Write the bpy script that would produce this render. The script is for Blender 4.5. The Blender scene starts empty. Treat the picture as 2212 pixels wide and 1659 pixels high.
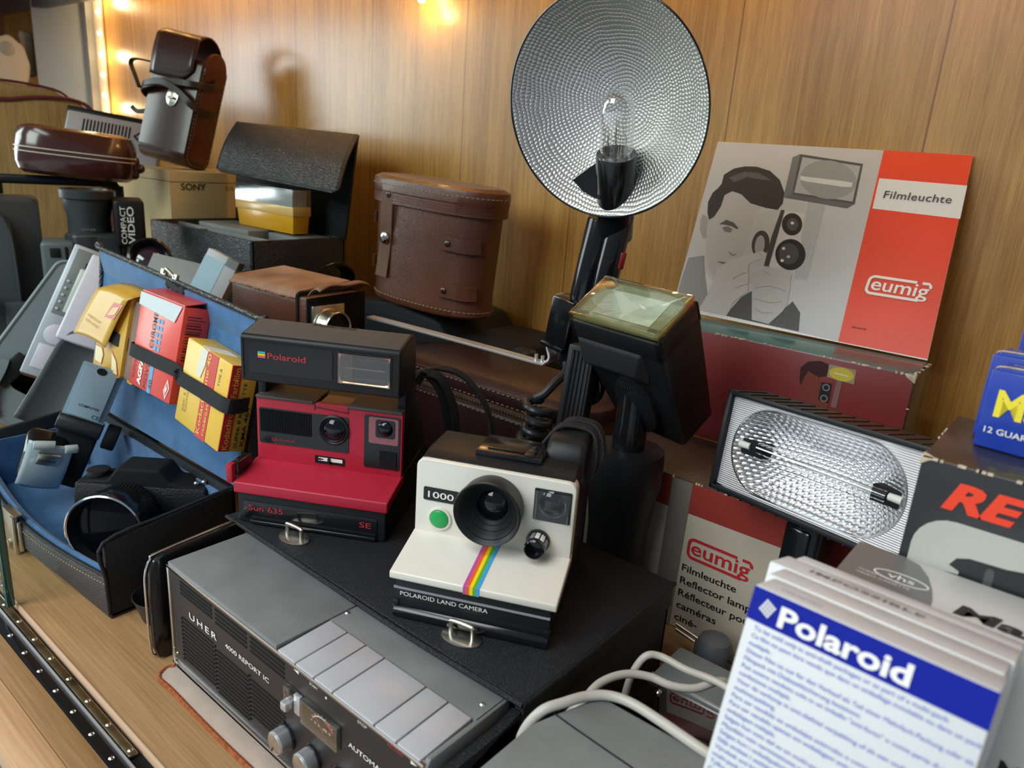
import bpy, bmesh, math, random
from mathutils import Matrix, Vector

random.seed(7)
S = bpy.context.scene
COL = S.collection
PI = math.pi

# ------------------------------------------------------------------ camera, light, exposure
cam_data = bpy.data.cameras.new('camera')
cam = bpy.data.objects.new('camera', cam_data)
COL.objects.link(cam)
cam.matrix_world = Matrix(((0.767, -0.238, 0.597, 0.0),
                           (0.638, 0.179, -0.749, 0.0),
                           (0.071, 0.955, 0.289, 0.415),
                           (0, 0, 0, 1)))
_q = cam.matrix_world.to_3x3().to_quaternion().normalized()
cam.matrix_world = Matrix.Translation((0, 0, 0.415)) @ _q.to_matrix().to_4x4()
cam_data.sensor_width = 36.0
cam_data.lens = 36.0 * 1600.0 / 2212.0
cam_data.clip_start = 0.02
cam_data.dof.use_dof = True
cam_data.dof.focus_distance = 0.64
cam_data.dof.aperture_fstop = 10.0
S.camera = cam

W = bpy.data.worlds.new('world')
S.world = W
W.use_nodes = True
bg = W.node_tree.nodes['Background']
bg.inputs[0].default_value = (0.66, 0.82, 1.0, 1)
bg.inputs[1].default_value = 0.26


def area_light(name, loc, target, sx, sy, power, color, spread=180):
    d = bpy.data.lights.new(name, 'AREA')
    d.shape = 'RECTANGLE'; d.size = sx; d.size_y = sy
    d.energy = power; d.color = color
    d.spread = math.radians(spread)
    o = bpy.data.objects.new(name, d)
    COL.objects.link(o)
    o.location = loc
    v = Vector(target) - Vector(loc)
    o.rotation_euler = v.to_track_quat('-Z', 'Z').to_euler()
    return o


# the shop windows opposite the display case, plus an added overhead fill
area_light('shop_window', (-0.8, -2.4, 1.9), (-0.5, 0.5, 0.2), 1.7, 1.4, 58, (0.93, 0.985, 0.975))
area_light('added_top_fill', (-0.5, -0.95, 2.3), (-0.4, 0.35, 0.1), 1.5, 0.8, 29, (0.92, 0.98, 0.98))  # added fill from above that brightens the tops of the near objects
area_light('shop_window_side', (-5.6, -2.0, 0.95), (-3.2, 0.87, 0.6), 5.2, 1.7, 225, (0.92, 0.98, 0.98))

S.view_settings.view_transform = 'Standard'
S.view_settings.look = 'None'
S.view_settings.gamma = 1.0
S.view_settings.exposure = 0.0
S.view_settings.use_curve_mapping = False
S.cycles.max_bounces = 8
S.cycles.transparent_max_bounces = 12
S.cycles.caustics_reflective = False
S.cycles.caustics_refractive = False
S.cycles.use_denoising = True
S.cycles.sample_clamp_indirect = 6.0


# ------------------------------------------------------------------ materials
def c(hexs, k=1.0):
    h = hexs.lstrip('#')
    out = []
    for i in (0, 2, 4):
        v = int(h[i:i + 2], 16) / 255.0
        v = v / 12.92 if v <= 0.04045 else ((v + 0.055) / 1.055) ** 2.4
        out.append(min(1.0, v * k))
    return tuple(out)


MATS = {}


def mat(name, col=(0.5, 0.5, 0.5), rough=0.5, metal=0.0, coat=0.0, spec=0.5, bump=None, var=0.0, vscale=8.0,
        emit=None, estr=0.0, sheen=0.0, stretch=(1, 1, 1), col2=None):
    """bump = (kind, scale, strength, distance)"""
    if name in MATS:
        return MATS[name]
    m = bpy.data.materials.new(name)
    m.use_nodes = True
    nt = m.node_tree
    N, L = nt.nodes, nt.links
    b = N['Principled BSDF']
    b.inputs['Base Color'].default_value = (*col, 1)
    b.inputs['Roughness'].default_value = rough
    b.inputs['Metallic'].default_value = metal
    b.inputs['Specular IOR Level'].default_value = spec
    b.inputs['Coat Weight'].default_value = coat
    b.inputs['Coat Roughness'].default_value = 0.12
    b.inputs['Sheen Weight'].default_value = sheen
    if emit:
        b.inputs['Emission Color'].default_value = (*emit, 1)
        b.inputs['Emission Strength'].default_value = estr
    if bump or var:
        tc = N.new('ShaderNodeTexCoord')
        mp = N.new('ShaderNodeMapping')
        mp.inputs['Scale'].default_value = stretch
        L.new(tc.outputs['Object'], mp.inputs['Vector'])
    if var:
        nz = N.new('ShaderNodeTexNoise')
        nz.inputs['Scale'].default_value = vscale
        nz.inputs['Detail'].default_value = 5
        L.new(mp.outputs['Vector'], nz.inputs['Vector'])
        rp = N.new('ShaderNodeValToRGB')
        a = tuple(x * (1 - var) for x in col)
        z = col2 if col2 else tuple(min(1, x * (1 + var)) for x in col)
        rp.color_ramp.elements[0].position = 0.3
        rp.color_ramp.elements[1].position = 0.7
        rp.color_ramp.elements[0].color = (*a, 1)
        rp.color_ramp.elements[1].color = (*z, 1)
        L.new(nz.outputs['Fac'], rp.inputs['Fac'])
        L.new(rp.outputs['Color'], b.inputs['Base Color'])
    if bump:
        kind, sc, st, dist = bump
        bp = N.new('ShaderNodeBump')
        bp.inputs['Strength'].default_value = st
        bp.inputs['Distance'].default_value = dist
        if kind == 'noise':
            t = N.new('ShaderNodeTexNoise'); t.inputs['Detail'].default_value = 4
            t.inputs['Scale'].default_value = sc
            L.new(mp.outputs['Vector'], t.inputs['Vector'])
            L.new(t.outputs['Fac'], bp.inputs['Height'])
        elif kind == 'leather':
            t = N.new('ShaderNodeTexVoronoi'); t.feature = 'DISTANCE_TO_EDGE'
            t.inputs['Scale'].default_value = sc
            nz2 = N.new('ShaderNodeTexNoise'); nz2.inputs['Scale'].default_value = sc * 0.8
            mixv = N.new('ShaderNodeVectorMath'); mixv.operation = 'MULTIPLY_ADD'
            L.new(nz2.outputs['Color'], mixv.inputs[0])
            L.new(mp.outputs['Vector'], nz2.inputs['Vector'])
            mixv.inputs[1].default_value = (0.6 / sc,) * 3
            L.new(mp.outputs['Vector'], mixv.inputs[2])
            L.new(mixv.outputs[0], t.inputs['Vector'])
            mr = N.new('ShaderNodeMapRange'); mr.inputs['From Max'].default_value = 0.25
            L.new(t.outputs['Distance'], mr.inputs['Value'])
            L.new(mr.outputs['Result'], bp.inputs['Height'])
        elif kind == 'dimple':
            t = N.new('ShaderNodeTexVoronoi'); t.feature = 'SMOOTH_F1'
            t.inputs['Scale'].default_value = sc
            t.inputs['Smoothness'].default_value = 0.25
            t.inputs['Randomness'].default_value = 0.45
            L.new(mp.outputs['Vector'], t.inputs['Vector'])
            L.new(t.outputs['Distance'], bp.inputs['Height'])
        elif kind in ('ribx', 'riby', 'ribz'):
            t = N.new('ShaderNodeTexWave')
            t.bands_direction = kind[-1].upper()
            t.inputs['Scale'].default_value = sc
            L.new(mp.outputs['Vector'], t.inputs['Vector'])
            L.new(t.outputs['Fac'], bp.inputs['Height'])
        L.new(bp.outputs['Normal'], b.inputs['Normal'])
    MATS[name] = m
    return m


def glass(name, tint=(1, 1, 1), rough=0.02, ior=1.45, opac=0.06):
    if name in MATS:
        return MATS[name]
    m = bpy.data.materials.new(name)
    m.use_nodes = True
    nt = m.node_tree
    N, L = nt.nodes, nt.links
    N.clear()
    out = N.new('ShaderNodeOutputMaterial')
    tr = N.new('ShaderNodeBsdfTransparent'); tr.inputs[0].default_value = (*tint, 1)
    gl = N.new('ShaderNodeBsdfGlossy'); gl.inputs[0].default_value = (1, 1, 1, 1); gl.inputs[1].default_value = rough
    fr0 = N.new('ShaderNodeLayerWeight'); fr0.inputs[0].default_value = 0.35
    fr = N.new('ShaderNodeMath'); fr.operation = 'POWER'; fr.inputs[1].default_value = 2.5
    L.new(fr0.outputs['Facing'], fr.inputs[0])
    ad = N.new('ShaderNodeMath'); ad.operation = 'ADD'; ad.use_clamp = True; ad.inputs[1].default_value = opac
    mx = N.new('ShaderNodeMixShader')
    L.new(fr.outputs[0], ad.inputs[0])
    L.new(ad.outputs[0], mx.inputs[0])
    L.new(tr.outputs[0], mx.inputs[1])
    L.new(gl.outputs[0], mx.inputs[2])
    L.new(mx.outputs[0], out.inputs[0])
    MATS[name] = m
    return m


def wood(name, dark, light, axis, plank=0.0, rough=0.32, coat=0.35, off=0.0, gscale=1.0, bumpk=0.12, line=0.45):
    """veneer with the grain along `axis`, optional plank grooves every `plank` metres along X"""
    m = bpy.data.materials.new(name)
    m.use_nodes = True
    nt = m.node_tree
    N, L = nt.nodes, nt.links
    b = N['Principled BSDF']
    b.inputs['Roughness'].default_value = rough
    b.inputs['Coat Weight'].default_value = coat
    b.inputs['Coat Roughness'].default_value = 0.22
    tc = N.new('ShaderNodeTexCoord')
    mp = N.new('ShaderNodeMapping')
    k = [60 * gscale, 60 * gscale, 60 * gscale]
    k['xyz'.index(axis)] = 1.6 * gscale
    mp.inputs['Scale'].default_value = k
    L.new(tc.outputs['Object'], mp.inputs['Vector'])
    n1 = N.new('ShaderNodeTexNoise'); n1.inputs['Scale'].default_value = 1.0; n1.inputs['Detail'].default_value = 6
    n1.inputs['Distortion'].default_value = 0.4
    n2 = N.new('ShaderNodeTexNoise'); n2.inputs['Scale'].default_value = 6.5; n2.inputs['Detail'].default_value = 4
    n3 = N.new('ShaderNodeTexNoise'); n3.inputs['Scale'].default_value = 0.12; n3.inputs['Detail'].default_value = 2
    for n in (n1, n2, n3):
        L.new(mp.outputs['Vector'], n.inputs['Vector'])
    a1 = N.new('ShaderNodeMath'); a1.operation = 'MULTIPLY_ADD'; a1.inputs[1].default_value = 0.55
    L.new(n2.outputs['Fac'], a1.inputs[0])
    a2 = N.new('ShaderNodeMath'); a2.operation = 'MULTIPLY'; a2.inputs[1].default_value = 0.45
    L.new(n1.outputs['Fac'], a2.inputs[0])
    L.new(a2.outputs[0], a1.inputs[2])
    a3 = N.new('ShaderNodeMath'); a3.operation = 'MULTIPLY_ADD'; a3.inputs[1].default_value = 0.5
    a4 = N.new('ShaderNodeMath'); a4.operation = 'SUBTRACT'; a4.inputs[1].default_value = 0.25
    L.new(n3.outputs['Fac'], a3.inputs[0]); L.new(a1.outputs[0], a3.inputs[2]); L.new(a3.outputs[0], a4.inputs[0])
    rp = N.new('ShaderNodeValToRGB')
    rp.color_ramp.elements[0].position = 0.30; rp.color_ramp.elements[0].color = (*dark, 1)
    rp.color_ramp.elements[1].position = 0.68; rp.color_ramp.elements[1].color = (*light, 1)
    L.new(a4.outputs[0], rp.inputs['Fac'])
    colout = rp.outputs['Color']
    hout = a1.outputs[0]
    if plank:
        sx = N.new('ShaderNodeSeparateXYZ'); L.new(tc.outputs['Object'], sx.inputs[0])
        ad = N.new('ShaderNodeMath'); ad.operation = 'ADD'; ad.inputs[1].default_value = off
        dv = N.new('ShaderNodeMath'); dv.operation = 'DIVIDE'; dv.inputs[1].default_value = plank
        fr = N.new('ShaderNodeMath'); fr.operation = 'FRACT'
        pp = N.new('ShaderNodeMath'); pp.operation = 'PINGPONG'; pp.inputs[1].default_value = 0.5
        lt = N.new('ShaderNodeMath'); lt.operation = 'LESS_THAN'; lt.inputs[1].default_value = 0.0045
        L.new(sx.outputs['X'], ad.inputs[0]); L.new(ad.outputs[0], dv.inputs[0]); L.new(dv.outputs[0], fr.inputs[0])
        L.new(fr.outputs[0], pp.inputs[0]); L.new(pp.outputs[0], lt.inputs[0])
        mx = N.new('ShaderNodeMix'); mx.data_type = 'RGBA'
        L.new(lt.outputs[0], mx.inputs['Factor'])
        L.new(rp.outputs['Color'], mx.inputs['A'])
        mx.inputs['B'].default_value = (*[x * line for x in dark], 1)
        colout = mx.outputs['Result']
        sb = N.new('ShaderNodeMath'); sb.operation = 'SUBTRACT'
        L.new(a1.outputs[0], sb.inputs[0]); L.new(lt.outputs[0], sb.inputs[1])
        hout = sb.outputs[0]
    L.new(colout, b.inputs['Base Color'])
    bp = N.new('ShaderNodeBump'); bp.inputs['Strength'].default_value = bumpk; bp.inputs['Distance'].default_value = 0.001
    L.new(hout, bp.inputs['Height'])
    L.new(bp.outputs['Normal'], b.inputs['Normal'])
    MATS[name] = m
    return m


M_wall = wood('wall_veneer', c('#9a6c2c'), c('#cc9e54'), 'z', plank=0.2148, off=0.1858, rough=0.40, coat=0.65, gscale=3.0, bumpk=0.05, line=0.72)
M_shelf = wood('shelf_wood', c('#87633c'), c('#b08a5c'), 'x', rough=0.5, coat=0.05, gscale=1.3, bumpk=0.1)
M_plank = wood('front_plank_wood', c('#b88a5c'), c('#e0b98e'), 'x', rough=0.5, coat=0.05, gscale=1.0, bumpk=0.08)
M_blackp = mat('black_plastic', (0.012, 0.012, 0.013), 0.42, spec=0.32, bump=('noise', 1800, 0.08, 0.0004))
M_blackg = mat('gloss_black_plastic', (0.008, 0.008, 0.009), 0.16, spec=0.5)
M_blackm = mat('matt_black', (0.006, 0.006, 0.007), 0.75, spec=0.25)
M_darkgrey = mat('dark_grey_plastic', c('#757979'), 0.5, bump=('noise', 1500, 0.12, 0.0004), var=0.12, vscale=30)
M_dgloss = mat('charcoal_plastic', c('#2a2c2f'), 0.38, bump=('noise', 1500, 0.06, 0.0003))
M_taupe = mat('taupe_black_plastic', c('#4a4541'), 0.62, bump=('noise', 2500, 0.25, 0.0004))
M_bleather = mat('black_leather', (0.009, 0.0105, 0.013), 0.45, spec=0.35, bump=('leather', 900, 0.5, 0.0006))
M_bleatherc = mat('black_coarse_leather', (0.011, 0.015, 0.020), 0.36, spec=0.6, bump=('leather', 300, 0.45, 0.0010))
M_gleather = mat('grey_worn_leather', c('#3c3a3b'), 0.5, bump=('leather', 500, 0.5, 0.0007), var=0.2, vscale=20)
M_brown = mat('brown_leather', c('#5e3424'), 0.33, spec=0.5, coat=0.15, bump=('leather', 600, 0.25, 0.0006), var=0.22, vscale=14)
M_brownd = mat('dark_brown_leather', c('#3a1c17'), 0.28, spec=0.55, coat=0.25, bump=('noise', 160, 0.12, 0.0006), var=0.2, vscale=10)
M_tanl = mat('tan_worn_leather', c('#8a5a40'), 0.55, bump=('noise', 200, 0.2, 0.0008), var=0.35, vscale=18, col2=c('#b08468'))
M_burg = mat('burgundy_leather', c('#2c1415'), 0.36, spec=0.45, coat=0.1, bump=('leather', 500, 0.25, 0.0006), var=0.15, vscale=12)
M_suede = mat('grey_suede', c('#c0ab9a'), 0.95, spec=0.1, sheen=0.4, bump=('noise', 1400, 0.5, 0.0008), var=0.12, vscale=40)
M_suedeedge = mat('rust_suede_edge', c('#a25a38'), 0.95, spec=0.1, bump=('noise', 900, 0.8, 0.001), var=0.3, vscale=300)
M_blue = mat('blue_velvet', c('#46709e'), 0.95, spec=0.1, sheen=0.35, bump=('noise', 900, 0.35, 0.0008), var=0.15, vscale=60)
M_chrome = mat('chrome', (0.75, 0.74, 0.72), 0.16, metal=1.0)
M_nickel = mat('worn_nickel', (0.62, 0.59, 0.52), 0.3, metal=1.0, var=0.15, vscale=60)
M_steel = mat('brushed_steel', (0.72, 0.72, 0.73), 0.36, metal=0.75, bump=('noise', 400, 0.05, 0.0003), stretch=(1, 1, 0.05))
M_alu = mat('satin_aluminium', c('#c2c4ca'), 0.42, metal=0.3, bump=('noise', 900, 0.04, 0.0003), var=0.05, vscale=30)
M_knob = mat('turned_aluminium', (0.66, 0.65, 0.62), 0.28, metal=1.0)
M_brass = mat('tarnished_brass', (0.26, 0.22, 0.13), 0.34, metal=1.0, var=0.5, vscale=70)
M_white = mat('cream_white_plastic', c('#dcd7cb'), 0.30, spec=0.5, coat=0.1, var=0.03, vscale=20)
M_red = mat('red_plastic', c('#b01f36'), 0.45, bump=('noise', 2500, 0.15, 0.0003))
M_redink = mat('red_ink', c('#b8303a'), 0.5)
M_green = mat('green_button', c('#1ea04f'), 0.3)
M_ink = mat('black_ink', (0.01, 0.01, 0.011), 0.5)
M_wink = mat('white_ink', c('#e8e6e0'), 0.5)
M_gink = mat('grey_ink', c('#8c8f94'), 0.5)
M_pink = mat('stripe_magenta', c('#c0509c'), 0.4)
M_orange = mat('stripe_orange', c('#e8622c'), 0.4)
M_yellow = mat('stripe_yellow', c('#f4d614'), 0.4)
M_lgreen = mat('stripe_green', c('#62a83a'), 0.4)
M_cyan = mat('stripe_blue', c('#3aa2dc'), 0.4)
M_lensg = mat('dark_lens_glass', (0.004, 0.005, 0.008), 0.05, spec=0.5)
M_lensd = mat('deep_lens_glass', (0.003, 0.004, 0.006), 0.06, spec=0.12)
M_lensp = mat('purple_coated_lens', (0.03, 0.015, 0.03), 0.05, spec=0.9, coat=1.0)
M_glass = glass('clear_glass', opac=0.02)
M_acryl = glass('clear_acrylic', (0.97, 0.99, 0.93), opac=0.10)
M_smoke = glass('smoked_glass', (0.25, 0.22, 0.22), opac=0.08)
M_teal = mat('teal_glass_edge', c('#1f5a54'), 0.15, spec=0.6, coat=0.5)
M_stitch = mat('cream_thread', c('#a0866a'), 0.8)
M_bthread = mat('black_thread', (0.02, 0.02, 0.025), 0.8)
M_card = mat('tan_card', c('#c6ae7c'), 0.7, var=0.08, vscale=12)
M_cardw = mat('worn_card_edge', c('#c9b8a0'), 0.9, bump=('noise', 600, 0.6, 0.001), var=0.25, vscale=200)
M_paperw = mat('white_card', c('#e6e6e6'), 0.45, coat=0.1)
M_webbing = mat('black_webbing', (0.014, 0.015, 0.018), 0.7, bump=('ribx', 300, 0.6, 0.0008))
M_dullb = mat('dull_black_leather', (0.008, 0.009, 0.011), 0.6, spec=0.3, bump=('leather', 700, 0.4, 0.0006))
M_rubber = mat('black_rubber', (0.015, 0.016, 0.018), 0.38, spec=0.5)


# ------------------------------------------------------------------ geometry helpers
class G:
    """collects shapes into ONE mesh"""

    def __init__(s):
        s.bm = bmesh.new()
        s.mats = []

    def _mi(s, m):
        if m is None:
            return 0
        if m not in s.mats:
            s.mats.append(m)
        return s.mats.index(m)

    def _add(s, t, M=None, m=None):
        if M is not None:
            t.transform(M)
        i = s._mi(m)
        bmesh.ops.recalc_face_normals(t, faces=t.faces)
        for f in t.faces:
            f.material_index = i
        me = bpy.data.meshes.new('tmp')
        t.to_mesh(me)
        t.free()
        s.bm.from_mesh(me)
        bpy.data.meshes.remove(me)
        return s

    def box(s, x0, x1, y0, y1, z0, z1, b=0.0, seg=2, M=None, m=None):
        t = bmesh.new()
        bmesh.ops.create_cube(t, size=1)
        for v in t.verts:
            v.co = Vector(((x0 + x1) / 2 + v.co.x * (x1 - x0), (y0 + y1) / 2 + v.co.y * (y1 - y0),
                           (z0 + z1) / 2 + v.co.z * (z1 - z0)))
        if b:
            bmesh.ops.bevel(t, geom=t.edges[:], offset=b, segments=seg, affect='EDGES', profile=0.5, clamp_overlap=True)
        return s._add(t, M, m)

    def prism(s, pts, axis, a, d, b=0.0, seg=2, M=None, m=None, capbev=False):
        t = bmesh.new()
        f = {'x': lambda p, h: (h, p[0], p[1]), 'y': lambda p, h: (p[0], h, p[1]), 'z': lambda p, h: (p[0], p[1], h)}[axis]
        lo = [t.verts.new(f(p, a)) for p in pts]
        hi = [t.verts.new(f(p, d)) for p in pts]
        n = len(pts)
        t.faces.new(lo)
        t.faces.new(hi[::-1])
        for i in range(n):
            t.faces.new((lo[i], lo[(i + 1) % n], hi[(i + 1) % n], hi[i]))
        bmesh.ops.recalc_face_normals(t, faces=t.faces)
        if b:
            if capbev:
                e = [e for e in t.edges if (e.verts[0] in lo) == (e.verts[1] in lo)]
            else:
                e = t.edges[:]
            bmesh.ops.bevel(t, geom=e, offset=b, segments=seg, affect='EDGES', profile=0.5, clamp_overlap=True)
        return s._add(t, M, m)

    def hexa(s, v8, b=0.0, seg=2, M=None, m=None):
        """8 corners: bottom 0-3 ccw, top 4-7 ccw"""
        t = bmesh.new()
        v = [t.verts.new(p) for p in v8]
        for q in ((3, 2, 1, 0), (4, 5, 6, 7), (0, 1, 5, 4), (1, 2, 6, 5), (2, 3, 7, 6), (3, 0, 4, 7)):
            t.faces.new([v[i] for i in q])
        bmesh.ops.recalc_face_normals(t, faces=t.faces)
        if b:
            bmesh.ops.bevel(t, geom=t.edges[:], offset=b, segments=seg, affect='EDGES', profile=0.5, clamp_overlap=True)
        return s._add(t, M, m)

    def lathe(s, prof, n=48, M=None, m=None, closed=False):
        """prof: list of (r, z) revolved about local Z"""
        t = bmesh.new()
        rings = []
        for r, z in prof:
            if r < 1e-6:
                rings.append([t.verts.new((0, 0, z))])
            else:
                rings.append([t.verts.new((r * math.cos(2 * PI * i / n), r * math.sin(2 * PI * i / n), z)) for i in range(n)])
        pairs = list(zip(rings, rings[1:])) + ([(rings[-1], rings[0])] if closed else [])
        for A, B in pairs:
            for i in range(n):
                j = (i + 1) % n
                if len(A) == 1 and len(B) == 1:
                    continue
                if len(A) == 1:
                    t.faces.new((A[0], B[j], B[i]))
                elif len(B) == 1:
                    t.faces.new((A[i], A[j], B[0]))
                else:
                    t.faces.new((A[i], A[j], B[j], B[i]))
        return s._add(t, M, m)

    def cyl(s, p0, p1, r0, r1=None, n=32, b=0.0, m=None):
        p0, p1 = Vector(p0), Vector(p1)
        r1 = r0 if r1 is None else r1
        h = (p1 - p0).length
        M = Matrix.Translation(p0) @ (p1 - p0).to_track_quat('Z', 'Y').to_matrix().to_4x4()
        if b:
            pr = [(0, 0), (r0 - b, 0), (r0 - b * 0.3, b * 0.3), (r0, b), (r1, h - b), (r1 - b * 0.3, h - b * 0.3), (r1 - b, h), (0, h)]
        else:
            pr = [(0, 0), (r0, 0), (r1, h), (0, h)]
        return s.lathe(pr, n, M, m)

    def tube(s, pts, r, n=10, m=None, closed=False, sub=4, rx=None, up=None, M=None, ends=True):
        """round (or rx x r elliptical/flat when rx is given) sweep along a smoothed path"""
        P = smooth(pts, sub, closed) if sub > 1 else [Vector(p) for p in pts]
        t = bmesh.new()
        rings = []
        N = len(P)
        prev = None
        for i, p in enumerate(P):
            if closed:
                d = P[(i + 1) % N] - P[i - 1]
            else:
                d = P[min(i + 1, N - 1)] - P[max(i - 1, 0)]
            d.normalize()
            if up is not None:
                u = Vector(up)
                if abs(u.dot(d)) > 0.98:
                    u = Vector((0, 1, 0)) if abs(d.y) < 0.9 else Vector((1, 0, 0))
                u = (u - d * u.dot(d)).normalized()
            elif prev is None:
                u = Vector((0, 0, 1)) if abs(d.z) < 0.9 else Vector((1, 0, 0))
                u = (u - d * u.dot(d)).normalized()
            else:
                u = (prev - d * prev.dot(d)).normalized()
            prev = u
            w = d.cross(u)
            if rx is None:
                rings.append([t.verts.new(p + (u * math.cos(2 * PI * k / n) + w * math.sin(2 * PI * k / n)) * r) for k in range(n)])
            else:
                e = min(rx, r) * 0.5
                q = [(-rx, -r + e), (-rx + e, -r), (rx - e, -r), (rx, -r + e), (rx, r - e), (rx - e, r), (-rx + e, r), (-rx, r - e)]
                rings.append([t.verts.new(p + w * a + u * bb) for a, bb in q])
        for A, B in list(zip(rings, rings[1:])) + ([(rings[-1], rings[0])] if closed else []):
            k = len(A)
            for i in range(k):
                t.faces.new((A[i], A[(i + 1) % k], B[(i + 1) % k], B[i]))
        if not closed and ends:
            t.faces.new(rings[0][::-1])
            t.faces.new(rings[-1])
        return s._add(t, M, m)

    def torus(s, R, r, n=48, k=12, M=None, m=None, sx=1.0):
        t = bmesh.new()
        rings = []
        for i in range(n):
            a = 2 * PI * i / n
            rings.append([t.verts.new(((R + r * math.cos(2 * PI * j / k)) * math.cos(a) * sx,
                                       (R + r * math.cos(2 * PI * j / k)) * math.sin(a), r * math.sin(2 * PI * j / k))) for j in range(k)])
        for i in range(n):
            A, B = rings[i], rings[(i + 1) % n]
            for j in range(k):
                t.faces.new((A[j], A[(j + 1) % k], B[(j + 1) % k], B[j]))
        return s._add(t, M, m)

    def ball(s, p, r, sc=(1, 1, 1), m=None, n=24):
        t = bmesh.new()
        bmesh.ops.create_uvsphere(t, u_segments=n, v_segments=n // 2, radius=r)
        return s._add(t, Matrix.Translation(p) @ Matrix.Diagonal((*sc, 1)), m)

    def poly(s, pts3, th, nrm, m=None):
        """thin slab: polygon in 3-D lifted by th along nrm"""
        t = bmesh.new()
        n = Vector(nrm).normalized() * th
        lo = [t.verts.new(Vector(p)) for p in pts3]
        hi = [t.verts.new(Vector(p) + n) for p in pts3]
        k = len(lo)
        t.faces.new(lo)
        t.faces.new(hi[::-1])
        for i in range(k):
            t.faces.new((lo[i], lo[(i + 1) % k], hi[(i + 1) % k], hi[i]))
        bmesh.ops.recalc_face_normals(t, faces=t.faces)
        bmesh.ops.triangulate(t, faces=[f for f in t.faces if len(f.verts) > 4])
        return s._add(t, None, m)

    def grid(s, fn, nu, nv, m=None, M=None, closeu=False):
        t = bmesh.new()
        V = [[t.verts.new(fn(i / (nu if closeu else nu - 1), j / (nv - 1))) for j in range(nv)] for i in range(nu)]
        for i in range(nu if closeu else nu - 1):
            for j in range(nv - 1):
                a = (i + 1) % nu
                t.faces.new((V[i][j], V[a][j], V[a][j + 1], V[i][j + 1]))
        return s._add(t, M, m)

    def build(s, name, m=None, parent=None, ang=32, label=None, kind=None):
        me = bpy.data.meshes.new(name)
        s.bm.to_mesh(me)
        s.bm.free()
        if s.mats:
            for q in s.mats:
                me.materials.append(q)
        else:
            me.materials.append(m)
        for p in me.polygons:
            p.use_smooth = True
        me.set_sharp_from_angle(angle=math.radians(ang))
        o = bpy.data.objects.new(name, me)
        COL.objects.link(o)
        if parent:
            o.parent = parent
        if label:
            o['label'] = label
        if kind:
            o['kind'] = kind
        return o


def smooth(pts, k, closed=False):
    P = [Vector(p) for p in pts]
    n = len(P)
    out = []
    for i in range(n if closed else n - 1):
        p1, p2 = P[i], P[(i + 1) % n]
        p0 = P[i - 1] if (closed or i > 0) else p1
        p3 = P[(i + 2) % n] if (closed or i + 2 < n) else p2
        for j in range(k):
            t = j / k
            out.append(0.5 * ((2 * p1) + (p2 - p0) * t + (2 * p0 - 5 * p1 + 4 * p2 - p3) * t * t + (3 * p1 - p0 - 3 * p2 + p3) * t ** 3))
    if not closed:
        out.append(P[-1])
    return out


def rrect(x0, x1, y0, y1, r, n=6):
    out = []
    if not isinstance(r, (tuple, list)):
        r = (r,) * 4
    for (cx, cy, a, q) in ((x1, y1, 0, 0), (x0, y1, 90, 1), (x0, y0, 180, 2), (x1, y0, 270, 3)):
        rr = r[q]
        if rr <= 0:
            out.append((cx, cy)); continue
        sx = -1 if cx == x1 else 1
        sy = -1 if cy == y1 else 1
        for i in range(n + 1):
            t = math.radians(a + 90 * i / n)
            out.append((cx + sx * rr + rr * math.cos(t), cy + sy * rr + rr * math.sin(t)))
    return out


def circ(cx, cy, rx, ry=None, n=32):
    ry = rx if ry is None else ry
    return [(cx + rx * math.cos(2 * PI * i / n), cy + ry * math.sin(2 * PI * i / n)) for i in range(n)]


def thing(name, label, cat, loc=(0, 0, 0), rot=(0, 0, 0), group=None):
    """an Empty at the thing's base; rot = (pitch, roll, yaw)"""
    o = bpy.data.objects.new(name, None)
    COL.objects.link(o)
    o.empty_display_size = 0.02
    o.rotation_mode = 'YXZ'
    o.location = loc
    o.rotation_euler = rot
    tag(o, label, cat, group)
    return o


def tag(o, label, cat, group=None, kind=None):
    o['label'] = label
    o['category'] = cat
    if group:
        o['group'] = group
    if kind:
        o['kind'] = kind
    return o


def copy_tree(o, parent=None):
    n = o.copy()
    COL.objects.link(n)
    if parent:
        n.parent = parent
    for ch in list(o.children):
        copy_tree(ch, n)
    return n


def text(parent, body, o, xd, yd, h, m, w=None, bold=0.0, name='lettering', shear=0.0, lift=0.00025, th=0.0002, spacing=1.0, line=1.0):
    """text with its lower-left baseline corner at o, cap height h, running along xd with yd upwards"""
    cu = bpy.data.curves.new('lettering', 'FONT')
    cu.body = body
    cu.size = 1.0
    cu.offset = bold
    cu.extrude = 0.0
    cu.resolution_u = 3
    cu.shear = shear
    cu.space_character = spacing
    cu.space_line = line
    tmp = bpy.data.objects.new('lettering_curve', cu)
    COL.objects.link(tmp)
    dg = bpy.context.evaluated_depsgraph_get()
    me = bpy.data.meshes.new_from_object(tmp.evaluated_get(dg))
    COL.objects.unlink(tmp)
    bpy.data.objects.remove(tmp)
    bpy.data.curves.remove(cu)
    xs = [v.co.x for v in me.vertices]
    if not xs:
        return None
    x0, x1 = min(xs), max(xs)
    ky = h / 0.729
    kx = (w / (x1 - x0)) if w else ky
    X, Y = Vector(xd).normalized(), Vector(yd).normalized()
    Z = X.cross(Y).normalized()
    O = Vector(o)
    bm = bmesh.new()
    bm.from_mesh(me)
    for v in bm.verts:
        v.co = O + X * ((v.co.x - x0) * kx) + Y * (v.co.y * ky) + Z * lift
    bm.to_mesh(me)
    bm.free()
    me.materials.clear()
    me.materials.append(m)
    me.name = name
    ob = bpy.data.objects.new(name, me)
    COL.objects.link(ob)
    ob.parent = parent
    return ob


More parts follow.
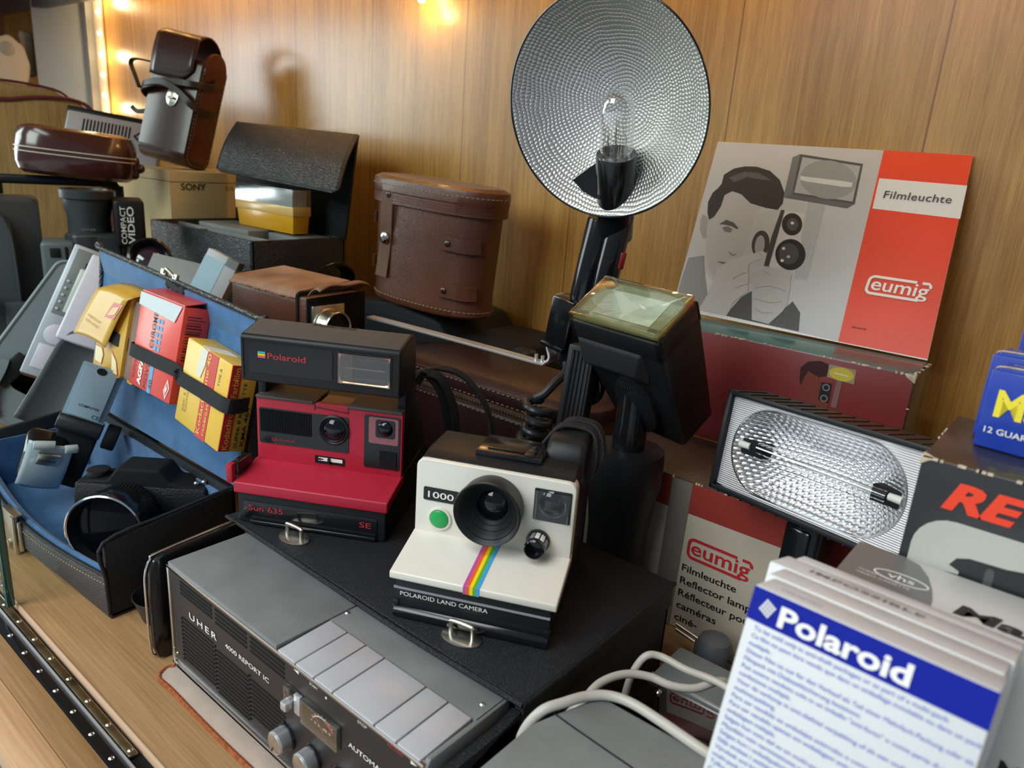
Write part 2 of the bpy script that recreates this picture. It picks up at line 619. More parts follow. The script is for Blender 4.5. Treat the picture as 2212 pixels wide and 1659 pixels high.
def stitches(parent, pts, m=M_stitch, L=0.004, gap=0.003, r=0.0005, name='stitching', closed=False):
    """a seam of separate stitches along a path, one mesh"""
    P = smooth(pts, 8, closed)
    if closed:
        P.append(P[0].copy())
    g = G()
    acc, on, cur = 0.0, True, [P[0]]
    for a, b in zip(P, P[1:]):
        seg = (b - a).length
        t = 0.0
        while t < seg:
            lim = (L if on else gap) - acc
            if t + lim <= seg:
                t += lim
                p = a.lerp(b, t / seg)
                if on:
                    cur.append(p)
                    g.tube(cur, r, 5, sub=1)
                on = not on
                cur = [p]
                acc = 0.0
            else:
                acc += seg - t
                t = seg
                if on:
                    cur.append(b)
    return g.build(name, m, parent, ang=60)


def logo_frame(g, o, X, Y, w, h, t, gapx, m=None, lift=0.0003):
    """open rounded frame of the slab-serif logo: a C-shaped band, open at the right"""
    X, Y = Vector(X).normalized(), Vector(Y).normalized()
    Z = X.cross(Y)
    O = Vector(o) + Z * lift
    r = h * 0.3
    outer = [(gapx, h)] + [(r + r * math.cos(math.radians(a)), h - r + r * math.sin(math.radians(a))) for a in range(90, 181, 15)] + \
            [(r + r * math.cos(math.radians(a)), r + r * math.sin(math.radians(a))) for a in range(180, 271, 15)] + [(w * 0.86, 0)]
    q = r - t
    inner = [(gapx, h - t)] + [(r + q * math.cos(math.radians(a)), h - r + q * math.sin(math.radians(a))) for a in range(90, 181, 15)] + \
            [(r + q * math.cos(math.radians(a)), r + q * math.sin(math.radians(a))) for a in range(180, 271, 15)] + [(w * 0.86, t)]
    pos = lambda p: O + X * p[0] + Y * p[1]
    for i in range(len(outer) - 1):
        g.poly([pos(outer[i]), pos(outer[i + 1]), pos(inner[i + 1]), pos(inner[i])], 0.0002, Z, m)
    # short bar at the upper right, bending down
    g.poly([pos(p) for p in ((w * 0.84, h), (w - r * 0.5, h), (w, h - r * 0.5), (w, h - r * 1.0), (w - t * 0.9, h - r * 0.9), (w - r * 0.5, h - t), (w * 0.84, h - t))], 0.0002, Z, m)


def qm(o, x, y):
    """matrix with origin o, local X along x, local Y along y"""
    X = Vector(x).normalized(); Y = Vector(y).normalized(); Z = X.cross(Y).normalized(); Y = Z.cross(X)
    return Matrix(((X.x, Y.x, Z.x, o[0]), (X.y, Y.y, Z.y, o[1]), (X.z, Y.z, Z.z, o[2]), (0, 0, 0, 1)))


FRONT = lambda x, y, z: qm((x, y, z), (1, 0, 0), (0, 0, 1))   # local Z points to -Y (towards the viewer)


# ================================================================== the setting
def struct(name, g, m, label, cat):
    return tag(g.build(name, m), label, cat, kind='structure')


WALL_Y = 0.873
struct('wall_back', G().box(-2.75, 0.75, WALL_Y, WALL_Y + 0.03, -0.03, 0.80), M_wall, 'varnished wood veneer back wall of the display case with vertical grooves', 'wall')
struct('floor', G().box(-2.75, 0.75, 0.1815, WALL_Y, -0.03, 0.0, 0.001), M_shelf, 'honey coloured wooden base board of the display case', 'floor')
struct('ceiling', G().box(-2.75, 0.75, 0.16, WALL_Y + 0.03, 0.785, 0.815), M_plank, 'wooden top board of the display case', 'ceiling')
M_lgrey = mat('grey_painted_panel', c('#9aa0a3'), 0.5, var=0.06, vscale=6)
M_lbrown = mat('brown_painted_panel', c('#a07a5e'), 0.6)
struct('wall_left', G().prism([(-2.10, 0.873), (-2.13, 0.873), (-2.258, 0.789), (-2.236, 0.782)], 'z', 0.0, 0.785), M_lgrey, 'grey painted panel closing the left end of the case', 'wall')
struct('wall_end', G().box(-2.75, -2.72, 0.2, WALL_Y, 0.0, 0.785), M_lbrown, 'brown end panel far left', 'wall')
struct('trim_corner', G().box(-2.105, -2.085, 0.848, 0.873, 0.0, 0.785), mat('grey_corner_trim', c('#6d6f70'), 0.5), 'narrow grey corner strip beside the light strip', 'trim')
# front: step, sliding track, outer planks
struct('trim_step', G().box(-2.75, 0.75, 0.1795, 0.1815, -0.012, 0.0005, 0.0004), mat('pale_wood_edge', c('#d8b596'), 0.5), 'pale planed front edge of the base board', 'trim')
struct('floor_front', G().box(-2.75, 0.75, 0.1385, 0.1572, -0.03, -0.004, 0.0005).box(-2.75, 0.75, 0.1385, 0.1795, -0.03, -0.010), M_shelf, 'narrow wooden strip in front of the sliding track', 'floor')
struct('floor_ledge', G().box(-2.75, 0.75, 0.1155, 0.1383, -0.03, -0.0045, 0.0008), M_plank, 'lighter wooden ledge at the front', 'floor')
M_shopfloor = mat('pale_shop_floor', c('#b9c2c8'), 0.5)
struct('floor_shop', G().box(-3.0, 1.0, -0.9, 0.1153, -0.06, -0.05), M_shopfloor, 'pale grey surface below the front edge', 'floor')

trk = thing('sliding_track', 'black metal sliding door track with two rows of screws along the front edge', 'track', (0, 0.1575, -0.0100))
G().box(-2.7, 0.7, 0.0, 0.0095, 0, 0.0055, 0.0004).build('outer_rail', M_blackg, trk)
G().box(-2.7, 0.7, 0.0098, 0.0112, 0, 0.0085, 0.0003).build('rail_edge', M_steel, trk, label='bright bare metal edge of the rail')
G().box(-2.7, 0.7, 0.0115, 0.0215, 0, 0.003).build('channel', M_blackm, trk)
G().box(-2.7, -0.453, 0.0125, 0.0195, 0.003, 0.0068, 0.0012).build('track_cover', M_brass, trk, label='tarnished brass cover strip')
g0 = G().lathe([(0, 0.0016), (0.0010, 0.0015), (0.0019, 0.0007), (0.0021, 0)], 14)
s0 = g0.build('screw', M_chrome, trk)
s0.location = (-0.7064, 0.0160, 0.0066)
for i in range(1, 24):
    q = s0.copy(); COL.objects.link(q); q.parent = trk
    q.location = (-0.7064 + 0.0355 * (i if i < 8 else 7 - i), 0.0160, 0.0066)
for i in range(0, 26):
    q = s0.copy(); COL.objects.link(q); q.parent = trk
    k = i if i < 14 else 13 - i
    q.location = (-0.689 + 0.0325 * k, 0.0045, 0.0053)

gp = thing('sliding_glass_door', 'sliding glass door pane with a green edge at the far left front', 'glass door', (-0.690, 0.1745, 0.002))
M_pane = glass('window_glass', (0.93, 0.98, 0.96), opac=0.0)
G().box(-1.30, -0.006, -0.003, 0.003, 0, 0.78).build('pane', M_pane, gp)
G().box(-0.006, 0.0, -0.0032, 0.0032, 0, 0.78, 0.0008).build('green_edge', M_teal, gp, label='ground green edge of the glass')

# warm light strips
M_led = mat('warm_led', (1, 0.8, 0.5), 0.5, emit=(1.0, 0.62, 0.22), estr=40)
M_ledw = mat('warm_led_corner', (1, 0.85, 0.6), 0.5, emit=(1.0, 0.74, 0.42), estr=26)
M_tape = mat('led_tape', c('#d8c8b4'), 0.5)
ls = thing('corner_light_strip', 'upright warm light strip with glowing diodes in the left corner', 'light strip', (-2.055, 0.868, 0.0))
G().box(-0.028, 0.014, -0.002, 0.002, 0.25, 0.78).build('tape', M_tape, ls)
for k in range(11):
    z = 0.449 + 0.0475 * (k - 1)
    G().box(-0.009, 0.009, -0.0045, -0.002, z - 0.0035, z + 0.0035, 0.001).build('diode', M_ledw, ls)
for k in range(3):
    d = bpy.data.lights.new('corner_strip_glow', 'POINT'); d.energy = 0.32; d.color = (1.0, 0.72, 0.38); d.shadow_soft_size = 0.012
    o = bpy.data.objects.new('corner_strip_glow', d); COL.objects.link(o); o.parent = ls; o.location = (0.03, -0.03, 0.47 + 0.12 * k)

cs = thing('ceiling_light_strip', 'warm light strip running along the top of the back wall', 'light strip', (0, 0.80, 0.785))
G().box(-2.0, 0.55, -0.012, 0.012, -0.004, 0).build('tape', M_tape, cs)
g1 = G().box(-0.008, 0.008, -0.006, 0.006, -0.0075, -0.004, 0.001).build('diode', M_led, cs)
g1.location = (-1.95, 0, 0)
for k in range(1, 42):
    q = g1.copy(); COL.objects.link(q); q.parent = cs; q.location = (-1.95 + 0.06 * k, 0, 0)
d = bpy.data.lights.new('ceiling_strip_glow', 'AREA'); d.shape = 'RECTANGLE'; d.size = 2.5; d.size_y = 0.02; d.energy = 2.2; d.color = (1.0, 0.66, 0.30)
o = bpy.data.objects.new('ceiling_strip_glow', d); COL.objects.link(o); o.parent = cs; o.location = (-0.72, 0, -0.009); o.rotation_euler = (math.radians(48), 0, 0); d.spread = math.radians(120)

sp = thing('spot_lamp', 'small bright warm lamp at the top of the wall above the brown case', 'lamp', (-0.905, 0.85, 0.648))
G().cyl((0, 0, 0), (0, 0, 0.135), 0.004).build('stem', M_steel, sp)
G().lathe([(0, -0.018), (0.005, -0.016), (0.007, -0.008), (0.005, 0)], 16).build('bulb', M_led, sp)
d = bpy.data.lights.new('spot_glow', 'POINT'); d.energy = 0.22; d.color = (1.0, 0.66, 0.2); d.shadow_soft_size = 0.01
o = bpy.data.objects.new('spot_glow', d); COL.objects.link(o); o.parent = sp; o.location = (0.0, -0.012, -0.024)

bm_ = thing('ceiling_rail', 'dark grey rail hanging at the top left corner of the photo', 'rail', (-1.80, 0.795, 0.692))
G().box(-0.90, 0.0, -0.012, 0.012, 0.0, 0.045, 0.002).build('rail', M_dgloss, bm_)
G().box(-0.012, 0.0, -0.006, 0.006, 0.045, 0.093).build('hanger', M_darkgrey, bm_)
G().box(-0.88, -0.868, -0.006, 0.006, 0.045, 0.093).build('hanger', M_darkgrey, bm_)

# ================================================================== tape recorder
tr = thing('tape_recorder', 'portable reel tape recorder with aluminium piano keys and slotted black front', 'tape recorder', (-0.52, 0.237, 0.0))
G().box(0.001, 0.2885, 0.0015, 0.066, 0.006, 0.0905, 0.001).build('body', M_blackp, tr)
g = G()
g.box(-0.001, 0.2895, -0.001, 0.004, 0.003, 0.006, 0.0006); g.box(-0.001, 0.2895, -0.001, 0.003, 0.0905, 0.0935, 0.0006)
g.box(-0.001, 0.0022, -0.001, 0.004, 0.003, 0.0935, 0.0006)
g.build('front_frame', M_chrome, tr, label='bright chrome edge around the front')
M_rfront = mat('recorder_front', c('#272425'), 0.4, bump=('noise', 1200, 0.05, 0.0003))
g = G()
g.box(0.0022, 0.2885, 0.0006, 0.004, 0.006, 0.0905)
g.build('front_panel', M_rfront, tr)
# slots: three columns, upper and lower block
g = G()
cols = [(0.0175, 0.0640), (0.0688, 0.1105), (0.1150, 0.1560)]
for i, (a, b_) in enumerate(cols):
    top = [0.0855, 0.0822, 0.0789, 0.0756] if i == 0 else [0.0855, 0.0818, 0.0781, 0.0744]
    for z in top:
        g.box(a, b_, 0.0002, 0.0012, z - 0.0008, z + 0.0008)
    n = 11 if i < 2 else 9
    for k in range(n):
        z = (0.0535 if i == 0 else 0.0500) - 0.0037 * k
        g.box(a, b_, 0.0002, 0.0012, z - 0.0008, z + 0.0008)
for x in (0.0172, 0.0666, 0.1128):
    for k in range(11):
        z = 0.0525 - 0.0037 * k
        g.box(x - 0.0009, x + 0.0007, -0.0001, 0.001, z - 0.0007, z + 0.0007)
g.build('speaker_slots', M_blackm, tr)
FX, FZ = (1, 0, 0), (0, 0, 1)
text(tr, 'UHER', (0.0300, 0.0004, 0.0588), FX, FZ, 0.0058, M_wink, w=0.0400, bold=0.012, spacing=1.35)
text(tr, '4000 REPORT IC', (0.0818, 0.0004, 0.0600), FX, FZ, 0.0040, M_wink, w=0.0560, bold=0.006)
text(tr, 'START', (0.1842, 0.0004, 0.0862), FX, FZ, 0.0019, M_wink, w=0.0085)
text(tr, 'STOP', (0.2320, 0.0004, 0.0862), FX, FZ, 0.0021, M_wink, w=0.0085)
text(tr, 'RECORD', (0.2590, 0.0004, 0.0868), FX, FZ, 0.0021, M_redink, w=0.0130)
text(tr, 'AUTOMATIC', (0.2236, 0.0004, 0.0632), FX, FZ, 0.0038, M_wink, w=0.0400, bold=0.008)
g = G()
g.poly([(0.1672, 0.0004, 0.0880), (0.1725, 0.0004, 0.0892), (0.1725, 0.0004, 0.0868)], 0.0002, (0, -1, 0))
g.poly([(0.2835, 0.0004, 0.0880), (0.2785, 0.0004, 0.0892), (0.2785, 0.0004, 0.0868)], 0.0002, (0, -1, 0))
g.poly([(0.2012 + x, 0.0004, 0.0855 + z) for x, z in circ(0, 0, 0.0009, n=10)], 0.0002, (0, -1, 0))
g.build('printed_marks', M_wink, tr)
# top cover and key panel
G().box(0.0, 0.1478, 0.0, 0.072, 0.0905, 0.0960, 0.0012).build('top_cover', M_darkgrey, tr)
G().box(0.1482, 0.2900, 0.0425, 0.072, 0.0905, 0.0955, 0.0010).build('key_rail', M_darkgrey, tr)
G().box(0.1490, 0.2870, 0.002, 0.043, 0.086, 0.0900).build('key_bed', M_blackm, tr)
G().prism([(0.0, 0.02), (0.0, 0.0905), (0.003, 0.0955), (0.072, 0.0955), (0.072, 0.02)], 'x', 0.2873, 0.2912, 0.001).build('side_cheek', M_darkgrey, tr)
ke = [0.1498, 0.1697, 0.1893, 0.2083, 0.2475, 0.2668, 0.2868]
for a, b_ in zip(ke, ke[1:]):
    G().hexa([(a + 0.0005, -0.0005, 0.0905), (b_ - 0.0005, -0.0005, 0.0905), (b_ - 0.0005, 0.0418, 0.0905), (a + 0.0005, 0.0418, 0.0905),
              (a + 0.0005, -0.0005, 0.0946), (b_ - 0.0005, -0.0005, 0.0946), (b_ - 0.0005, 0.0418, 0.0968), (a + 0.0005, 0.0418, 0.0968)], 0.0009).build('key', M_alu, tr)
for x, y, z in ((0.1505, 0.0570, 0.0955), (0.2822, 0.0560, 0.0955)):
    G().lathe([(0, 0.001), (0.0012, 0.0008), (0.0019, 0)], 14, Matrix.Translation((x, y, z))).build('screw', M_chrome, tr)
G().lathe([(0, 0.0012), (0.0012, 0.001), (0.0019, 0)], 14, FRONT(0.0055, 0.0006, 0.0135)).build('screw', M_brass, tr)


def rec_knob(x, z):
    k = G()
    n = 60
    pr = []
    k.lathe([(0.0080, 0.0), (0.0080, 0.001), (0.0078, 0.0012), (0.0078, 0.0095), (0.0074, 0.0105)], n, FRONT(x, 0.0006, z))
    for i in range(n):
        a = 2 * PI * i / n
        k.box(0.0074, 0.0083, -0.00022, 0.00022, 0.0012, 0.0092, M=FRONT(x, 0.0006, z) @ Matrix.Rotation(a, 4, 'Z'))
    ko = k.build('knob', M_steel, tr)
    G().lathe([(0, 0.0108), (0.0066, 0.0106), (0.0078, 0.0100)], 48, FRONT(x, 0.0006, z)).build('knob_face', M_knob, ko)
    a = math.radians(250)
    G().box(0.0040, 0.0070, -0.00035, 0.00035, 0.0106, 0.0111, M=FRONT(x, 0.0006, z) @ Matrix.Rotation(a, 4, 'Z')).build('pointer_line', M_ink, ko)
    G().lathe([(0.0078, 0), (0.0102, 0), (0.0098, 0.0016), (0.0080, 0.0018)], 40, FRONT(x, 0.0006, z)).build('knob_collar', M_blackg, ko)


rec_knob(0.1575, 0.0285)
rec_knob(0.1860, 0.0292)
rec_knob(0.2145, 0.0300)
rec_knob(0.2430, 0.0300)
mt = G().box(0.1790, 0.2165, 0.0002, 0.004, 0.0555, 0.0735, 0.0004).build('level_meter', M_blackm, tr)
g = G()
for q in ((0.1790, 0.2165, 0.0555, 0.0567), (0.1790, 0.2165, 0.0723, 0.0735), (0.1790, 0.1802, 0.0555, 0.0735), (0.2153, 0.2165, 0.0555, 0.0735)):
    g.box(q[0], q[1], -0.0036, 0.0008, q[2], q[3], 0.0003)
g.build('meter_frame', M_acryl, mt)
g = G()
arc = [(0.1985 + 0.0135 * math.cos(math.radians(a)), -0.0001, 0.0545 + 0.0135 * math.sin(math.radians(a))) for a in range(40, 141, 10)]
g.tube(arc[4:], 0.00035, 6, m=M_wink)
g.tube(arc[:5], 0.0007, 6, m=M_redink)
for a in range(50, 141, 15):
    g.tube([(0.1985 + r_ * math.cos(math.radians(a)), -0.0001, 0.0545 + r_ * math.sin(math.radians(a))) for r_ in (0.0135, 0.0152)], 0.0002, 5, sub=1, m=M_wink)
g.tube([(0.1985, -0.0001, 0.0570), (0.1890, -0.0001, 0.0665)], 0.00025, 5, sub=1, m=M_redink)
g.build('dial', None, mt)
text(mt, '1 2 3  dB 0', (0.1865, 0.0, 0.0598), FX, FZ, 0.0018, M_wink, w=0.020)
G().box(0.1790, 0.2165, -0.0036, -0.0032, 0.0555, 0.0735).build('meter_window', M_glass, mt)
sw = G().box(0.1570, 0.1775, 0.0000, 0.002, 0.0560, 0.0735, 0.0006).build('selector_switch', M_blackg, tr)
G().box(0.1578, 0.1640, -0.0022, 0.0008, 0.0575, 0.0720, 0.0008).build('switch_window', M_acryl, sw)
G().box(0.1700, 0.1765, -0.0024, 0.0008, 0.0570, 0.0720, 0.0008).build('switch_plate', M_steel, sw)
G().box(0.1628, 0.1688, -0.0080, 0.0008, 0.0590, 0.0655, 0.0010).build('switch_lever', M_steel, sw)

# ================================================================== leather case of the recorder
lc = thing('recorder_case', 'black leather carrying case around the tape recorder with two metal brackets on its lid', 'carrying case', (-0.52, 0.237, 0.0))
g = G()
g.prism([(0.0, 0.0), (0.302, 0.0), (0.302, 0.262), (0.0, 0.262)], 'z', 0.0, 0.0022)
g.box(0.2945, 0.3020, 0.0, 0.262, 0.0, 0.0900, 0.0016)
g.box(-0.0075, -0.0015, 0.060, 0.262, 0.0, 0.0905, 0.0016)
g.box(-0.0075, 0.3020, 0.256, 0.262, 0.0, 0.0900, 0.0016)
g.build('case_body', M_bleather, lc)
g = G()
g.box(-0.032, 0.3030, 0.0690, 0.264, 0.0965, 0.1005, 0.0018)
g.box(0.2955, 0.3032, 0.070, 0.264, 0.0780, 0.0985, 0.0018)
g.build('lid', M_bleather, lc)
g = G()
g.tube([(-0.032, 0.0690, 0.0988), (0.1, 0.0675, 0.0986), (0.2, 0.0665, 0.0984), (0.3030, 0.0690, 0.0988)], 0.0019, 8)
g.tube([(0.3030, 0.0690, 0.0988), (0.3036, 0.16, 0.0988), (0.3030, 0.264, 0.0988)], 0.0019, 8)
g.build('lid_piping', M_bleather, lc)
g = G()
g.hexa([(0.2945, 0.0, 0.004), (0.302, 0.0, 0.004), (0.302, 0.070, 0.004), (0.2945, 0.070, 0.004), (0.2945, 0.0, 0.0785), (0.302, 0.0, 0.0785), (0.302, 0.070, 0.0935), (0.2945, 0.070, 0.0935)], 0.0015)
g.build('side_wing', M_bleather, lc)
# left side plate with a bright metal edge
pts = [(-0.006, 0.002), (-0.009, 0.012), (-0.0095, 0.060), (-0.0085, 0.080), (-0.004, 0.0905), (0.004, 0.0945), (0.072, 0.0995), (0.075, 0.090), (0.072, 0.004), (0.0, -0.0)]
G().prism([(p[0], p[1] + 0.0005) for p in pts], 'x', -0.0190, -0.0130, 0.0015).build('side_plate', M_blackg, lc)
G().tube([(-0.0194, p[0] - 0.0006, p[1] + 0.0005) for p in [(0.0, 0.0)] + pts[:7]], 0.0011, 8).build('plate_edge', M_chrome, lc, label='bright metal edge of the side plate')


def staple(x, y, z, yaw):
    M = Matrix.Translation((x + 0.52, y - 0.237, z)) @ Matrix.Rotation(yaw, 4, 'Z')
    s_ = G().prism(circ(0, 0, 0.0150, 0.0098), 'z', 0, 0.0013, 0.0004, M=M).build('bracket_plate', M_nickel, lc)
    G().tube([(-0.0085, 0.0, 0.001), (-0.0085, 0.0, 0.0095), (-0.0072, 0, 0.0115), (0.0072, 0, 0.0115), (0.0085, 0, 0.0095), (0.0085, 0, 0.001)], 0.0016, 10, M=M @ Matrix.Rotation(0.0, 4, 'Z')).build('bail', M_nickel, s_)


staple(-0.2870, 0.3255, 0.1005, 0.22)
staple(-0.4770, 0.3235, 0.1005, 0.12)

sd = thing('suede_flap', 'grey suede flap with a rusty edge lying under the tape recorder', 'flap', (-0.52, 0.2195, 0.0003))
prof = [(0.005, 0.0165), (0.002, 0.010), (0.009, 0.0005), (0.03, 0.001), (0.10, 0.0), (0.18, 0.001), (0.29, 0.001), (0.29, 0.0165)]
G().prism(prof, 'z', 0.0, 0.0022, 0.0006).build('flap', M_suede, sd)
G().tube([(0.005, 0.0150, 0.0014), (0.002, 0.010, 0.0014), (0.009, 0.0005, 0.0014), (0.03, 0.0005, 0.0014), (0.10, -0.0005, 0.0014), (0.18, 0.0005, 0.0014), (0.29, 0.0005, 0.0014)], 0.0019, 8).build('raw_edge', M_suedeedge, sd, label='rust coloured raw edge')

# ================================================================== white instant camera
wc = thing('instant_camera', 'white instant camera with rainbow stripe and green shutter button on the black case', 'camera', (-0.2879, 0.3334, 0.1006), (0, 0, 0.4386))
dz = -0.0076    # the lid top stands a little above the level the pose was measured for


def zz(v):
    return v + dz


G().prism([(0.002, 0.0), (0.002, zz(0.0377)), (0.046, zz(0.050)), (0.0475, zz(0.1125)), (0.060, zz(0.1150)), (0.098, zz(0.1150)), (0.108, zz(0.104)), (0.130, zz(0.045)), (0.130, 0.0)],
          'x', -0.0560, 0.0560, 0.002).build('body', M_blackp, wc)
g = G()
g.prism([(0.0015, zz(0.0372)), (-0.0008, zz(0.0380)), (-0.0008, zz(0.0435)), (0.0445, zz(0.0540)), (0.052, zz(0.0540)), (0.052, zz(0.047))], 'x', -0.0596, 0.0596, 0.0014, 3)
g.prism(rrect(-0.0590, 0.0590, zz(0.048), zz(0.1115), (0.0065, 0.0065, 0.001, 0.001)), 'y', 0.0440, 0.0565, 0.0015, 3, capbev=True)
g.build('front_cover', M_white, wc)
g = G()
xs0 = [-0.0046 + 0.0121 * k / 5 for k in range(6)]
xs1 = [-0.0056 + 0.0116 * k / 5 for k in range(6)]
for k, m_ in enumerate((M_pink, M_orange, M_yellow, M_lgreen, M_cyan)):
    a0, b0, a1, b1 = xs0[k], xs0[k + 1], xs1[k], xs1[k + 1]
    g.poly([(a0, 0.0436, zz(0.0538)), (b0, 0.0436, zz(0.0538)), (b1, -0.0001, zz(0.04372)), (a1, -0.0001, zz(0.04372))], 0.0003, (0, -0.22, 1), m_)
    g.poly([(a1, -0.0008, zz(0.0440)), (b1, -0.0008, zz(0.0440)), (b1, -0.0008, zz(0.0378)), (a1, -0.0008, zz(0.0378))], 0.0003, (0, -1, 0), m_)
    g.poly([(a0, 0.0440, zz(0.0536)), (b0, 0.0440, zz(0.0536)), (b0, 0.0440, zz(0.0640)), (a0, 0.0440, zz(0.0640))], 0.0003, (0, -1, 0), m_)
g.build('rainbow_stripe', None, wc)
b_ = G().prism(rrect(-0.0528, -0.0256, zz(0.0798), zz(0.0901), 0.0012), 'y', 0.0434, 0.0445).build('badge', M_ink, wc)
text(b_, '1000', (-0.0492, 0.0433, zz(0.0824)), FX, FZ, 0.0052, M_wink, w=0.0198, bold=0.01)
bt = G().lathe([(0.0068, 0.0), (0.0092, 0.0), (0.0090, 0.0014), (0.0078, 0.0017), (0.0070, 0.0010), (0.0068, 0)], 40, FRONT(-0.0396, 0.0440, zz(0.0662))).build('button_ring', M_white, wc)
G().lathe([(0, 0.0026), (0.0058, 0.0025), (0.0069, 0.0018), (0.0071, 0.0)], 40, FRONT(-0.0396, 0.0440, zz(0.0662))).build('shutter_button', M_green, wc)
lb = G().lathe([(0.0222, 0.0), (0.0232, 0.004), (0.0240, 0.0150), (0.0244, 0.0182), (0.0236, 0.0190), (0.0224, 0.0182), (0.0185, 0.0120), (0.0135, 0.0055), (0.0118, 0.0035), (0.0118, 0.0)], 64,
               FRONT(0.0004, 0.0440, zz(0.0858))).build('lens_hood', M_blackp, wc)
g = G()
for r_, h_ in ((0.0205, 0.0155), (0.0168, 0.0099), (0.0140, 0.0063)):
    g.torus(r_, 0.00035, 56, 8, FRONT(0.0004, 0.0440, zz(0.0858)) @ Matrix.Translation((0, 0, h_)))
g.build('hood_rings', M_blackm, lb)
G().lathe([(0, 0.0050), (0.004, 0.0046), (0.008, 0.0033), (0.0115, 0.0010)], 40, FRONT(0.0004, 0.0440, zz(0.0858))).build('lens', M_lensg, lb)
vf = G().prism(rrect(0.0296, 0.0563, zz(0.0800), zz(0.1042), 0.0010), 'y', 0.0434, 0.0446).build('viewfinder', M_blackg, wc)
G().lathe([(0, 0.0035), (0.004, 0.0031), (0.0075, 0.0018), (0.0092, 0.0)], 32, FRONT(0.0425, 0.0436, zz(0.0945))).build('viewfinder_lens', M_lensg, vf)
G().prism(rrect(0.0302, 0.0557, zz(0.0806), zz(0.1036), 0.0010), 'y', 0.0392, 0.0396).build('viewfinder_window', M_glass, vf)
g = G()
g.torus(0.0085, 0.0004, 40, 8, FRONT(0.0432, 0.0430, zz(0.0925)), sx=1.1)
g.box(0.0318, 0.0325, 0.0395, 0.0436, zz(0.081), zz(0.103)); g.box(0.0545, 0.0555, 0.0395, 0.0436, zz(0.081), zz(0.0880))
g.build('viewfinder_rim', M_acryl, vf)
ek = G().lathe([(0.0086, 0.0), (0.0086, 0.003), (0.0078, 0.0032), (0.0075, 0.0150), (0.0064, 0.0160), (0.0060, 0.0150), (0.0058, 0.008), (0.0, 0.008)], 40, FRONT(0.0352, 0.0440, zz(0.0640))).build('exposure_dial', M_blackg, wc)
for k, a in enumerate((55, 85, 112, 20)):
    M = FRONT(0.0352, 0.0440, zz(0.0640)) @ Matrix.Rotation(math.radians(a), 4, 'Z')
    G().box(0.0072, 0.0081, -0.0015, 0.0015, 0.004, 0.0115, 0.0003, M=M).build('dial_mark', M_wink if k in (0, 1) else M_gink, ek)
G().box(-0.0566, 0.0555, 0.0010, 0.0026, zz(0.0300), zz(0.0313)).build('front_line', M_gink, wc)
G().box(-0.0566, 0.0556, 0.0012, 0.004, 0.0088, 0.0135, 0.0005).build('film_slot', M_blackm, wc)
G().prism([(0.003, 0.0002), (-0.0012, 0.0015), (-0.0012, 0.0062), (0.0015, 0.0090), (0.005, 0.0090), (0.005, 0.0002)], 'x', -0.0562, 0.0556, 0.0006).build('film_door', M_blackg, wc)
g = G(); g.box(-0.0566, -0.0525, 0.0004, 0.004, 0.0088, 0.0140, 0.0005); g.box(0.0525, 0.0566, 0.0004, 0.004, 0.0088, 0.0140, 0.0005)
g.build('slot_end', M_blackg, wc)
text(wc, 'POLAROID LAND CAMERA', (-0.0518, 0.0018, zz(0.0248)), FX, FZ, 0.0034, M_wink, w=0.0640)
g = G(); g.box(-0.020, 0.0300, 0.058, 0.094, zz(0.1145), zz(0.1190), 0.0015); g.box(-0.012, 0.0150, 0.064, 0.068, zz(0.119), zz(0.1202), 0.0004); g.box(0.0165, 0.0235, 0.060, 0.078, zz(0.1185), zz(0.1205), 0.0005)
g.build('top_plate', M_blackg, wc)
g = G(); g.prism([(0.072, zz(0.100)), (0.076, zz(0.120)), (0.084, zz(0.128)), (0.122, zz(0.128)), (0.128, zz(0.122)), (0.128, zz(0.085)), (0.10, zz(0.08))], 'x', 0.0285, 0.0575, 0.004, 3)
g.build('eyepiece', M_blackp, wc)
G().tube([(0.018, 0.096, 0.100), (0.024, 0.098, 0.112), (0.034, 0.104, 0.1232), (0.048, 0.109, 0.1232), (0.060, 0.108, 0.1190), (0.064, 0.100, 0.104), (0.062, 0.094, 0.088)], 0.0042, rx=0.0011, sub=6, up=(0.1, 1, 0.1)).build('wrist_strap', M_webbing, wc)
G().tube([(0.026, 0.112, 0.108), (0.036, 0.115, 0.1236), (0.050, 0.118, 0.1250), (0.062, 0.116, 0.1210), (0.068, 0.108, 0.104), (0.063, 0.100, 0.090)], 0.0042, rx=0.0011, sub=6, up=(0.1, 1, 0.1)).build('wrist_strap', M_webbing, wc)

# ================================================================== red instant camera
rc = thing('instant_camera', 'red and black instant camera with folding flash bar on the black case', 'camera', (-0.4768, 0.3384, 0.1006), (0, 0, 0.5262))
G().prism([(0.002, 0.0), (0.002, zz(0.0355)), (0.040, zz(0.048)), (0.115, zz(0.055)), (0.140, zz(0.04)), (0.140, 0.0)], 'x', -0.0660, 0.0660, 0.002).build('body', M_blackp, rc)
G().prism([(0.0415, zz(0.040)), (0.0415, zz(0.1085)), (0.095, zz(0.1085)), (0.118, zz(0.06)), (0.118, zz(0.04))], 'x', -0.0650, 0.0650, 0.002).build('rear_body', M_blackp, rc)
g = G()
g.prism([(0.0015, zz(0.0350)), (-0.0008, zz(0.0358)), (-0.0004, zz(0.0452)), (0.0380, zz(0.0520)), (0.045, zz(0.0520)), (0.045, zz(0.045))], 'x', -0.0680, 0.0680, 0.0012, 3)
g.prism(rrect(-0.0655, 0.0672, zz(0.048), zz(0.1105), 0.0012), 'y', 0.0380, 0.0440, 0.0008, capbev=True)
g.build('front_cover', M_red, rc)
g = G()
